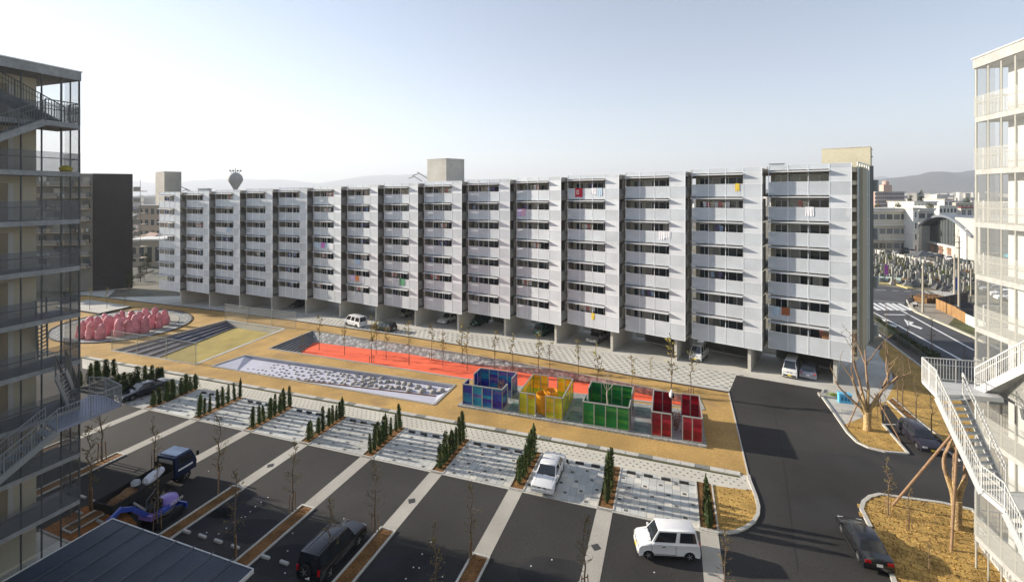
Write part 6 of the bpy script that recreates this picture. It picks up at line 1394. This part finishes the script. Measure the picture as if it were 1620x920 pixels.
# poles
def pole(px, py, pt, label, r=.17, arms=True):
    q = gp(px, py); H = (py-pt)*q.y/FPX; t = thing('utility_pole', label, 'utility pole', q); b = MB(); b.tube([(0,0,0),(0,0,H)], [r, r*.7], 10); b.build('shaft', mat('pole_concrete', (.40,.36,.29), .85), t)
    if arms: b = MB(); b.bar((-.7,0,H-.9),(.7,0,H-.9),.1); b.bar((-.5,0,H-1.8),(.5,0,H-1.8),.08); b.build('cross_arm', M_STEELD, t)
pole(1460, 494, 418, 'concrete utility pole at the street corner left of the hoarding', arms=False); pole(1517, 497, 374, 'tallest concrete utility pole beside the hoarding'); pole(1510, 470, 402, 'second tall pole just behind the tallest one', arms=False)
pole(1397, 400, 375, 'thin lamp pole beside the lawn of the school', .1, False); pole(1410, 400, 372, 'thin pole in the school car park', .1, False)
pole(1536, 480, 425, 'thin white pole seen through the edge of the mesh building', .1, False)
q = gp(1511, 468); t = thing('street_sign', 'blue narrow sign board on the pole by the pale forecourt', 'sign', q); b = MB(); b.bb((-.3,-.25,1.2),(.3,-.18,3.4)); b.build('board', mat('sign_blue', (.03,.08,.35), .6), t); b = MB(); b.bb((-.05,-.18,0),(.05,-.08,3.4)); b.build('post', M_STEEL, t)
# scooter rider
q = gp(1442, 484); t = thing('motor_scooter', 'small white scooter waiting at the street corner', 'scooter', q, 2.6)
b = MB(); b.bar((-.7,0,.55),(-.1,0,.6),.34,.4); b.bar((-.1,0,.3),(.45,0,.3),.34,.14); b.bar((.45,0,.3),(.62,0,1.0),.36,.14); b.build('body', M_WHITE, t)
b = MB(); b.bar((.6,-.32,1.02),(.6,.32,1.02),.05); b.build('handlebar', M_BLACK, t)
for x in (-.6,.72): o = inst('wheel', WH[(.26,)][0], t, (x,0,.25)); inst('rim', WH[(.26,)][1], o)
def person(loc, rz, pose, sc, cloth, skin, hairc, label, legs):
    """one continuous skinned body; pose = joints"""
    J = pose; me = bpy.data.meshes.new('person'); names_ = list(J); idx = {n_: i for i, n_ in enumerate(names_)}
    me.from_pydata([J[n_][0] for n_ in names_], [(idx[n_], idx[J[n_][2]]) for n_ in names_ if J[n_][2]], [])
    o = bpy.data.objects.new('person', me); COL.objects.link(o); o.modifiers.new('skin', 'SKIN'); me.skin_vertices[0].data[0].use_root = True
    for n_ in names_: me.skin_vertices[0].data[idx[n_]].radius = (J[n_][1], J[n_][1])
    s2 = o.modifiers.new('sub', 'SUBSURF'); s2.levels = 1; s2.render_levels = 1
    o.location = loc; o.rotation_euler = (0,0,rz); o.scale = (sc,)*3; me.materials.append(cloth); tag(o, label, 'person'); return o
sit = {'pelvis':((-.25,0,.88),.15,None),'chest':((-.18,0,1.22),.16,'pelvis'),'neck':((-.13,0,1.45),.07,'chest'),'head':((-.10,0,1.62),.12,'neck'),'crown':((-.10,0,1.72),.09,'head'),
 'shL':((-.14,.2,1.38),.07,'chest'),'elL':((.08,.27,1.15),.05,'shL'),'haL':((.45,.28,1.06),.04,'elL'),'shR':((-.14,-.2,1.38),.07,'chest'),'elR':((.08,-.27,1.15),.05,'shR'),'haR':((.45,-.28,1.06),.04,'elR'),
 'hiL':((-.2,.1,.82),.10,'pelvis'),'knL':((.22,.16,.78),.08,'hiL'),'foL':((.2,.16,.38),.05,'knL'),'toL':((.36,.16,.36),.04,'foL'),'hiR':((-.2,-.1,.82),.10,'pelvis'),'knR':((.22,-.16,.78),.08,'hiR'),'foR':((.2,-.16,.38),.05,'knR'),'toR':((.36,-.16,.36),.04,'foR')}
pr_ = person(q, 2.6, sit, 1.05, mat('dark_clothes', (.03,.03,.035), .9), None, None, 'person in dark clothes sitting on the white scooter at the street corner', None)
b = MB(); b.lathe([(.02,-.15),(.12,-.1),(.155,.02),(.13,.12),(.02,.17)], (-.10,0,1.66), 12); b.build('helmet', M_BLACK, pr_, smooth=60)
b = MB(); b.lathe([(.03,-.05),(.06,0),(.03,.06)], (-.0,0,1.60), 8); b.build('face', mat('skin', (.45,.28,.2), .7), pr_, smooth=60)
# driver of the small white car, seen dimly through its window
drv = {k: v for k, v in sit.items() if k[:2] not in ('to',)}
dq = Matrix.Rotation(kv.rotation_euler[2], 3, 'Z') @ Vector((.1, .0, -.18)); dr = person(kv.location+dq, kv.rotation_euler[2], drv, .9, mat('pale_clothes', (.35,.33,.22), .9), None, None, 'person in pale clothes driving the small white car', None)
# school: long three-storey block
def block(nm, label, cat, c0, c1, depth, H, m, rows_, cols, band=True, roofm=None, z0=None, winm=M_GLASS, ww=.55, wh=.5):
    """front wall from c0 to c1 (ground points), going back by depth"""
    t = thing(nm, label, cat, (0,0,0)); d = (c1-c0); d.z = 0; L = d.length; d.normalize(); n_ = Vector((-d.y, d.x, 0)); 
    if n_.y < 0: n_ = -n_
    zz = min(c0.z, c1.z) if z0 is None else z0
    q = [c0, c1, c1+n_*depth, c0+n_*depth]; b = MB(); b.prism([(v.x, v.y) for v in q], zz-1, zz+H); b.build('wall', m, t)
    b = MB(); qq = [c0-d*.4-n_*.5, c1+d*.4-n_*.5, c1+d*.4+n_*(depth+.5), c0-d*.4+n_*(depth+.5)]; b.prism([(v.x, v.y) for v in qq], zz+H, zz+H+.5); b.build('roof', roofm or M_CONCL, t)
    fh = H/rows_; cw_ = L/cols; rzw = math.atan2(d.y, d.x)
    b = MB(); b.bb((-cw_*ww/2, -.06, -fh*wh/2), (cw_*ww/2, .02, fh*wh/2)); wm = b.mesh('window', winm)
    b = MB(); b.bb((-.06, -.10, -fh*wh/2), (.06, -.06, fh*wh/2)); b.bb((-cw_*ww/2, -.10, -.06), (cw_*ww/2, -.065, .06)); fm = b.mesh('window_bar', M_WHITEW)
    for r_ in range(rows_):
        for c_ in range(cols):
            p = c0+d*(c_+.5)*cw_; o = inst('window', wm, t, (p.x-n_.x*.02, p.y-n_.y*.02, zz+(r_+.52)*fh), rzw); 
            if cw_ > 3: inst('window_bar', fm, o)
        if band: b = MB(); a_ = c0-n_*.4; e_ = c1-n_*.4; b.bar((a_.x, a_.y, zz+(r_+1)*fh-.25), (e_.x, e_.y, zz+(r_+1)*fh-.25), .8, .35); b.build('floor_band', M_WHITEW, t)
    return t
MSW = mat('school_glass', (.16,.17,.17), .2, rnd=.5)
M_SCH = mat('school_wall', (.60,.56,.47), .85, n=(.2,.08))
s0_, s1_ = gp(1345, 400), gp(1447, 398)
block('school_building', 'long cream three-storey school block with balcony bands left of the gymnasium', 'school', s0_, s1_, 12, 14, M_SCH, 3, 9, winm=MSW, ww=.8, wh=.36)
s2_, s3_ = gp(1452, 392), gp(1478, 392); block('school_building', 'cream three-storey school wing between the stair tower and the gymnasium', 'school', s2_, s3_, 10, 13.2, M_SCH, 3, 2, winm=MSW, ww=.7, wh=.36)
s4_, s5_ = gp(1444.5, 401), gp(1453, 401); block('stair_tower', 'pale stair tower joining the two cream school blocks', 'tower', s4_, s5_, 8, 13.9, M_WHITEW, 4, 1, band=False, ww=.2)
# gymnasium with arched roof
gy = thing('gymnasium', 'gymnasium with a curved grey roof and a tall dark glass front', 'gymnasium')
g0, g1_ = on(136.3, 153), on(124.2, 125.7); dg = (g1_-g0); dg.z = 0; LG = dg.length; dg.normalize(); ng = Vector((-dg.y, dg.x, 0)); ng = ng if ng.x > 0 else -ng; zg0 = g0.z
scG = g0.y/FPX
b = MB(); N = 18; arcs = []
LR = LG*1.05
for i in range(N+1):
    u = i/N; h_ = 6.8*math.sin(math.pi*(.10+.80*u))+5.6; p = g0+dg*(-2.5+u*(LR+5)); arcs.append((p, zg0+h_))
for i in range(N):
    (p, z), (q, y) = arcs[i], arcs[i+1]; o0 = -ng*2.2; o1 = ng*38
    b.add([(*(p+o0)[:2], z), (*(q+o0)[:2], y), (*(q+o1)[:2], y), (*(p+o1)[:2], z), (*(p+o0)[:2], z-.7), (*(q+o0)[:2], y-.7), (*(q+o1)[:2], y-.7), (*(p+o1)[:2], z-.7)], [(0,1,2,3),(7,6,5,4),(0,4,5,1),(1,5,6,2),(2,6,7,3),(3,7,4,0)])
b.build('roof', mat('gym_roof', (.22,.24,.27), .5, .3), gy)
for i in range(1, N-1):                               # glass front in vertical lights
    (p, z), (q, y) = arcs[i], arcs[i+1]; zt2 = min(z, y)-.75; p2 = p.lerp(q, .04); q2 = p.lerp(q, .96)
    b = MB(); b.prism([(p2.x, p2.y), (q2.x, q2.y), ((q2+ng*.15).x, (q2+ng*.15).y), ((p2+ng*.15).x, (p2+ng*.15).y)], zg0+3.2, zt2); b.build('glass_light', M_GLASS, gy)
    b = MB(); b.bar((p.x, p.y, zg0+3), (p.x, p.y, min(z, arcs[i-1][1])-.6), .2); b.build('mullion', M_STEELD, gy)
b = MB(); b.bar((*(g0+ng*1.0)[:2], zg0+1.7), (*(g0+dg*LR+ng*1.0)[:2], zg0+1.7), 1.4, 3.4); b.build('base_wall', mat('gym_base', (.58,.53,.44), .85), gy)
b = MB(); b.bar((*(g0-ng*.4)[:2], zg0+3.1), (*(g0+dg*LR-ng*.4)[:2], zg0+3.1), 1.2, .5); b.build('canopy', M_WHITEW, gy)
for u in (.12,.3,.48,.66,.82): p = g0+dg*LR*u-ng*.2; b = MB(); b.box((p.x, p.y, zg0+1.5), (1.0,.9,2.9), rz=math.atan2(dg.y, dg.x)); b.build('pier', mat('pink_pier', (.62,.40,.32), .8), gy)
for (a_, w_, h_) in ((-1.5, 2.6, 8.2), (LG*.93, 3.2, 9.2)):
    p = g0+dg*(a_+w_/2)-ng*.8; b = MB(); b.box((p.x, p.y, zg0+h_/2), (w_, 2.6, h_), rz=math.atan2(dg.y, dg.x)); b.build('side_tower', M_WHITEW, gy)
p = g0+dg*(LG*1.02)-ng*3; b = MB(); b.box((p.x+5, p.y-2, zg0+6), (14, 8, 12), rz=math.atan2(dg.y, dg.x)); b.build('side_block', mat('grey_block', (.45,.43,.38), .85), gy)
b = MB(); b.box((p.x+5, p.y-7, zg0+3.2), (16, 3, 1.0), rz=math.atan2(dg.y, dg.x)); b.build('blue_canopy', mat('teal_canopy', (.10,.30,.36), .6), gy)
# school yard, parked cars far away
sheet('school_car_park', P((1362,400),(1450,400),(1570,430),(1560,431),(1470,419),(1400,403)), mat('yard_grey', (.16,.15,.14), .9, n=(.2,.2)), .06)
wr = thing('overhead_wires', 'thin overhead wires sagging between the concrete poles by the hoarding', 'wires')
for (a_, c_, za, zc_) in ((gp(1517,497), gp(1510,470), 13.5, 12), (gp(1517,497), gp(1640,560), 13.3, 13), (gp(1510,470), gp(1397,400), 11.5, 8), (gp(1517,497), gp(1460,494), 12.5, 9)):
    A_ = a_+Vector((0,0,za)); C_ = c_+Vector((0,0,zc_)); b = MB(); b.tube([A_.lerp(C_, k/8)-Vector((0,0,1.1*math.sin(math.pi*k/8))) for k in range(9)], .02, 4); b.build('wire', M_BLACK, wr)
t = thing('cemetery_wall', 'long pale low wall between the cemetery and the school car park', 'wall'); pts = P((1382,400),(1404,404),(1440,413),(1475,421),(1545,427))
for a, c in zip(pts[:-1], pts[1:]): b = MB(); b.bar(a+Vector((0,0,.6)), c+Vector((0,0,.6)), .25, 1.3); b.build('wall_panel', M_CONCL, t)
fcs = [(1389,394.5,'white',WP),(1401,395.5,'graphite',BP),(1422,397,'black',BP),(1431,398.5,'dark green',DP),(1441,400.5,'grey',SP),(1403,404.5,'black',BP),(1470,406,'white',WP),(1480,408,'silver',SP),(1489,410,'black',BP),(1499,411.5,'white',WP),(1516,416,'black',BP),(1527,419,'dark green',DP),(1416,405,'white',WP),(1590,470,'white',WP),(1575,462,'silver',SP),(1601,476,'white',WP)]
for i, (px, py, cn, p_) in enumerate(fcs):
    q = gp(px, py); lab = f"small distant {cn} car, {ORD[i]} from the left before the school and gymnasium"
    if i > 12: lab = ['white van behind the mesh of the right building','silver estate car behind the mesh of the right building','small white car farthest right behind the mesh'][i-13]
    t = car('wagon' if i % 2 else 'sedan', 'distant_car', lab, 'car', p_, (q.x, q.y, q.z+.08), 1.0+.2*(i % 3) if i < 13 else 2.7, 1.0, 1, 'distant parked cars' if i < 13 else None)
# cemetery pavilion
q = gp(1460, 422); t = thing('cemetery_shelter', 'small dark-roofed shelter at the back of the cemetery', 'shelter', q)
b = MB(); b.add([(-3,-2,3),(3,-2,3),(3,2,3),(-3,2,3),(0,0,4.3)], [(0,1,4),(1,2,4),(2,3,4),(3,0,4),(3,2,1,0)]); b.build('roof', M_STEELD, t)
for x in (-2,2):
    for y in (-1.5,1.5): b = MB(); b.bar((x,y,0),(x,y,3),.2); b.build('post', M_STEEL, t)
# apartment block, white halls, houses, trees
M_PK = mat('pink_block', (.52,.36,.30), .85)
a0_, a1_ = zp(1384, 340, 330), zp(1431, 340, 345); a0_.z = a1_.z = zg(a0_.x, a0_.y)*0+2
ab = block('apartment_block', 'pinkish seven-storey apartment block far off with a water tank on its roof', 'apartment building', a0_, a1_, 14, 19.5, M_PK, 7, 8, winm=mat('dark_gallery', (.10,.11,.14), .8), ww=.86, wh=.55)
q = zp(1401, 300, 335); b = MB(); b.bb((-3,-2,0),(3,2,5)); b.lathe([(1.5,5),(2,5.5),(2,7.5),(.2,8.3)], n=12); b.build('roof_tank', M_PK, ab, (q.x, q.y, 21.5))
def sbox(nm, label, cat, px0, px1, pyt, Y, dep, m, rows_, cols, roofm=None):
    c0_ = Vector(((px0-CXP)/FPX*Y, Y, zg((px0-CXP)/FPX*Y, Y))); c1_ = Vector(((px1-CXP)/FPX*Y, Y+2, c0_.z)); H = EYE-(pyt-HYP)*Y/FPX-c0_.z
    return block(nm, label, cat, c0_, c1_, dep, H, m, rows_, cols, band=False, roofm=roofm)
sbox('white_hall', 'white hospital-like block behind the school roofs, left part', 'building', 1446, 1488, 320, 250, 15, M_WHITEW, 3, 7)
sbox('white_hall', 'white cube-topped block above the left end of the gymnasium roof', 'building', 1494, 1512, 316, 260, 10, M_WHITEW, 3, 2)
sbox('white_hall', 'white two-storey hall just above the gymnasium roof', 'building', 1486, 1520, 327, 230, 12, M_WHITEW, 3, 5)
sbox('beige_hall', 'low beige building right of the white cube-topped block', 'building', 1512, 1545, 322, 270, 12, mat('beige_hall', (.50,.43,.33), .85), 3, 4)
sbox('red_roofed_hall', 'long building with a dark red roof behind the gymnasium', 'building', 1520, 1600, 329, 245, 12, M_SCH, 2, 8, mat('dark_red_roof', (.20,.05,.045), .8))
# houses: walls, pitched roof, windows
hm = []; rn_ = random.Random(5)
roofc = [(.10,.10,.11),(.16,.14,.13),(.22,.12,.09),(.08,.09,.11),(.26,.22,.18)]
for i in range(10):
    w_, d_, h_ = rn_.uniform(9,15), rn_.uniform(7,10), rn_.choice([3.2,5.6,5.8]); b = MB(); b.bb((-w_/2,-d_/2,-2),(w_/2,d_/2,h_)); wl = b.mesh('wall', mat('house_wall_%d' % (i % 4), [(.62,.58,.50),(.50,.45,.38),(.70,.69,.66),(.42,.37,.30)][i % 4], .85))
    b = MB(); o_ = .7; rh = rn_.uniform(1.5,2.4); b.add([(-w_/2-o_,-d_/2-o_,h_),(w_/2+o_,-d_/2-o_,h_),(w_/2+o_,d_/2+o_,h_),(-w_/2-o_,d_/2+o_,h_),(-w_/2+1.5,0,h_+rh),(w_/2-1.5,0,h_+rh)], [(0,1,5,4),(1,2,5),(2,3,4,5),(3,0,4),(3,2,1,0)]); rf_ = b.mesh('roof', mat('house_roof_%d' % (i % 5), roofc[i % 5], .7))
    b = MB()
    for k in range(3): x = -w_/2+w_*(k+.5)/3; b.bb((x-.8,-d_/2-.05,1),(x+.8,-d_/2+.02,2.3)); 
    b.bb((-w_/2-.05,-1,1),(-w_/2+.02,1,2.3))
    hm.append((wl, rf_, b.mesh('window', M_GLASS)))
pl_ = []
def town(n, pxr, Yr, seed, words):
    rn_ = random.Random(seed); k = 0
    while k < n:
        Y = Yr[0]*(Yr[1]/Yr[0])**rn_.random(); px = rn_.uniform(*pxr); x = (px-CXP)/FPX*Y
        if any((x-a)**2+(Y-b_)**2 < 15**2 for a, b_ in pl_): k += .02; continue
        pl_.append((x, Y)); v = hm[rn_.randrange(10)]; t = thing('town_house', words, 'house', (x, Y, zbase(x, Y)), rn_.choice([0,1.57])+rn_.uniform(-.3,.3)-.4, words)
        s_ = rn_.uniform(.85,1.25); t.scale = (s_,)*3; inst('wall', v[0], t); inst('roof', v[1], t)
        if Y < 420: inst('window', v[2], t)
        k += 1
town(115, (1378, 1600), (235, 900), 1, 'small house in the town beyond the school at the right')
town(45, (205, 246), (190, 800), 2, 'small house in the gap between the black building and the long one')
town(22, (60, 205), (165, 400), 3, 'small house behind the black-gabled building at the left')
# far town as one mass
far = MB(); rn_ = random.Random(9)
for i in range(5200):
    Y = 700*(6000/700)**rn_.random(); x = rn_.uniform(-1.25, 1.25)*Y; s_ = rn_.uniform(6, 16)*(1+Y/4000); h_ = rn_.choice([4,6,6,8,12,18])*rn_.uniform(.8,1.3); z = zbase(x, Y)
    far.box((x, Y, z+h_/2-1), (s_, s_*.8, h_+2), rz=rn_.uniform(0,1.5))
tag(far.build('far_town', mat('far_town_wall', (.42,.40,.36), .9, n=(.02,.5)), None, kind='stuff'), 'distant low town spreading to the foot of the hills', 'town')
# evergreen trees
def evergreen(seed, H=8, R0=2.6):
    rn_ = random.Random(seed); tr = MB(); lf = MB(); tr.tube([(0,0,0),(.1,0,H*.5),(0,0,H*.9)], [.28,.18,.04], 7)
    for i in range(26): z = H*rn_.uniform(.25,.9); a = rn_.uniform(0,6.28); r = R0*(1-(z/H-.2))*.9; tr.tube([(0,0,z*.92),(r*math.cos(a)*.9, r*math.sin(a)*.9, z)], [.07,.02], 4)
    for i in range(60):
        z = H*rn_.uniform(.22,1.0); a = rn_.uniform(0,6.28); r = R0*(1.05-(z/H))**.7*rn_.uniform(.3,1.0); c = Vector((r*math.cos(a), r*math.sin(a), z)); cs = rn_.uniform(.5,.95)
        for k in range(26): leafcard(lf, c+Vector((rn_.gauss(0,.45), rn_.gauss(0,.45), rn_.gauss(0,.3)))*cs, .34, rn_)
    return tr.mesh('trunk', M_BARK), lf.mesh('crown', mat('evergreen_%d' % seed, [(.055,.075,.03),(.075,.085,.03),(.10,.09,.035)][seed % 3], .95))
evm = [evergreen(s) for s in range(3)]
for (px, pb, pt, Y, lb_) in [(1420,345,321,215,'round olive tree above the long school block'),(1471,345,322,205,'bushy olive tree left of the gymnasium roof'),(1388,345,324,215,'dark tree at the left end above the school roof'),(1457,330,303,330,'conifer silhouette right of the pink apartment block'),(1440,330,309,330,'dark broad tree beside the pink apartment block'),(1455,420,398,150,'small round tree in the school car park'),(1505,360,318,280,'tree behind the white halls'),(1530,330,312,300,'tree between the beige hall and the mesh building'),(232,420,400,140,'bright little tree in the gap beside the long building'),(222,440,420,125,'scrubby tree near the foot of the black gable'),(205,452,428,112,'scrub beside the outdoor stair')]:
    x = (px-CXP)/FPX*Y; z = zg(x, Y) if Y < 180 else zbase(x, Y); H = EYE-(pt-HYP)*Y/FPX-z; t = thing('evergreen_tree', lb_, 'tree', (x, Y, z), px); v = evm[px % 3]; s_ = H/8; t.scale = (min(s_, 1.6)*.9, min(s_, 1.6)*.9, s_); inst('trunk', v[0], t); inst('crown', v[1], t)
rn_ = random.Random(31)
for i in range(60):
    Y = 240*(900/240)**rn_.random(); px = rn_.uniform(1378,1600) if i % 4 else rn_.uniform(205,246); x = (px-CXP)/FPX*Y; t = thing('town_tree', 'small dark tree among the far houses', 'tree', (x, Y, zbase(x, Y)), i, 'trees among the far houses'); v = evm[i % 3]; t.scale = (1.1,1.1,rn_.uniform(.7,1.2)); inst('trunk', v[0], t); inst('crown', v[1], t)
# buildings in the gap on the left
sbox('balcony_block', 'beige four-storey block with green balconies seen in the gap left of the long building', 'apartment building', 218, 250, 326, 215, 12, mat('gap_beige', (.42,.33,.24), .85), 4, 4)
sbox('low_shed', 'low white-roofed shed in the gap beside the long building', 'shed', 205, 248, 381, 150, 10, mat('gap_wall', (.40,.34,.26), .85), 1, 4, M_WHITEW)
q = gp(223, 445); t = thing('white_board', 'plain pale board on posts at the foot of the black-gabled building', 'board', q, .1); b = MB(); b.bb((-1.0,-.05,.9),(1.0,.05,2.5)); b.build('panel', M_WHITEW, t); b = MB(); b.bb((-.8,.05,0),(-.7,.12,2.3)); b.bb((.7,.05,0),(.8,.12,2.3)); b.build('post', M_STEEL, t)
# water tower
Yw = 210; xw = (372.5-CXP)/FPX*Yw; zc = EYE+(HYP-283)*Yw/FPX; rw = 10.6*Yw/FPX; wt = thing('water_tower', 'pale onion-shaped water tower rising behind the long building', 'water tower', (xw, Yw, 0))
b = MB(); b.lathe([(rw*.28,0),(rw*.28,zc-rw*1.9),(rw*.30,zc-rw*1.5),(rw*.62,zc-rw*.92),(rw*.95,zc-rw*.35),(rw,zc),(rw*.9,zc+rw*.42),(rw*.62,zc+rw*.75),(rw*.3,zc+rw*.92),(.1,zc+rw*.97)], n=28); b.build('tank', mat('tank_grey', (.36,.35,.33), .7, n=(.2,.1)), wt, smooth=50)
b = MB(); b.bar((-rw*.8,0,zc+rw*1.15),(rw*.8,0,zc+rw*1.15),.18); b.bar((0,0,zc+rw*.9),(0,0,zc+rw*1.6),.18)
for x in (-.8,-.35,.35,.8): b.bar((x*rw*.5,0,zc+rw*.7),(x*rw,0,zc+rw*1.2),.12); b.box((x*rw,0,zc+rw*1.25),(.5,.5,.5))
b.build('antenna_frame', M_STEELD, wt); b = MB()
for i in range(12): b.bar((rw*.55*(1-i/16), -rw*.9, zc-rw*.2+i*.22), (rw*.65*(1-i/16), -rw*.92, zc-rw*.2+i*.22), .08)
b.build('ladder', M_STEELD, wt)
# mountains
def ridge(nm, pts, D, dep, m, seed):
    """pts: (px, py) of the crest at distance D; a real ridge with a foot in front"""
    b = MB(); n = 120; xs = [lerp(pts[0][0], pts[-1][0], i/n) for i in range(n+1)]; rowsn = 9
    for px in xs:
        for (a_, b_) in zip(pts[:-1], pts[1:]):
            if a_[0] <= px <= b_[0]: py = lerp(a_[1], b_[1], (px-a_[0])/(b_[0]-a_[0])); break
        Hc = (HYP-py)*D/FPX+EYE
        for r_ in range(rowsn):
            u = r_/(rowsn-1); Y = D-dep*(1-u)*1.0 if u <= 1 else D; f_ = u**1.3; nz = mnoise.fractal(Vector((px*.02, u*3, seed)), 1.0, 2.0, 5)
            x = (px-CXP)/FPX*D*(Y/D)**.5; b.v.append((x, Y, -60*(1-u)+Hc*f_*(1+.16*nz*(1-u*.75))+nz*6*u))
    for i in range(n):
        for r_ in range(rowsn-1): o = i*rowsn+r_; b.f.append((o, o+1, o+rowsn+1, o+rowsn))
    return b.build(nm, m, kind='structure', smooth=80)
M_HILL = mat('hill_forest', (.085,.085,.06), .95, n=(.004,.35), fine=(.03,.3))
ridge('hills', [(1200,300),(1340,296),(1378,286),(1410,281),(1450,277),(1480,273),(1520,271),(1545,270),(1580,271),(1620,276),(1700,285),(1800,300)], 3300, 900, M_HILL, 1)
ridge('far_hills', [(1150,306),(1300,298),(1360,288),(1380,281),(1400,279),(1430,284),(1500,288),(1650,280),(1900,300)], 7000, 1500, M_HILL, 2)
ridge('far_mountains', [(-500,300),(0,296),(180,290),(215,286),(240,289),(270,292),(300,286),(340,283),(400,284),(440,283),(470,287),(500,290),(540,284),(575,279),(610,276),(650,275),(690,278),(740,283),(800,288),(850,292),(950,296),(1150,303)], 9500, 2500, M_HILL, 3)
# ================= AIR =================
hz_ = MB(); hz_.bb((-11500, -300, -260), (11500, 10300, 620))
hm_ = bpy.data.materials.new('haze_air'); hm_.use_nodes = True; t_ = hm_.node_tree; t_.nodes.remove(t_.nodes['Principled BSDF'])
pvv = t_.nodes.new('ShaderNodeVolumePrincipled'); pvv.inputs['Density'].default_value = .00022; pvv.inputs['Color'].default_value = (.86,.91,1,1); pvv.inputs['Anisotropy'].default_value = .15
t_.links.new(pvv.outputs[0], t_.nodes['Material Output'].inputs['Volume']); hz_.build('haze', hm_, kind='stuff')
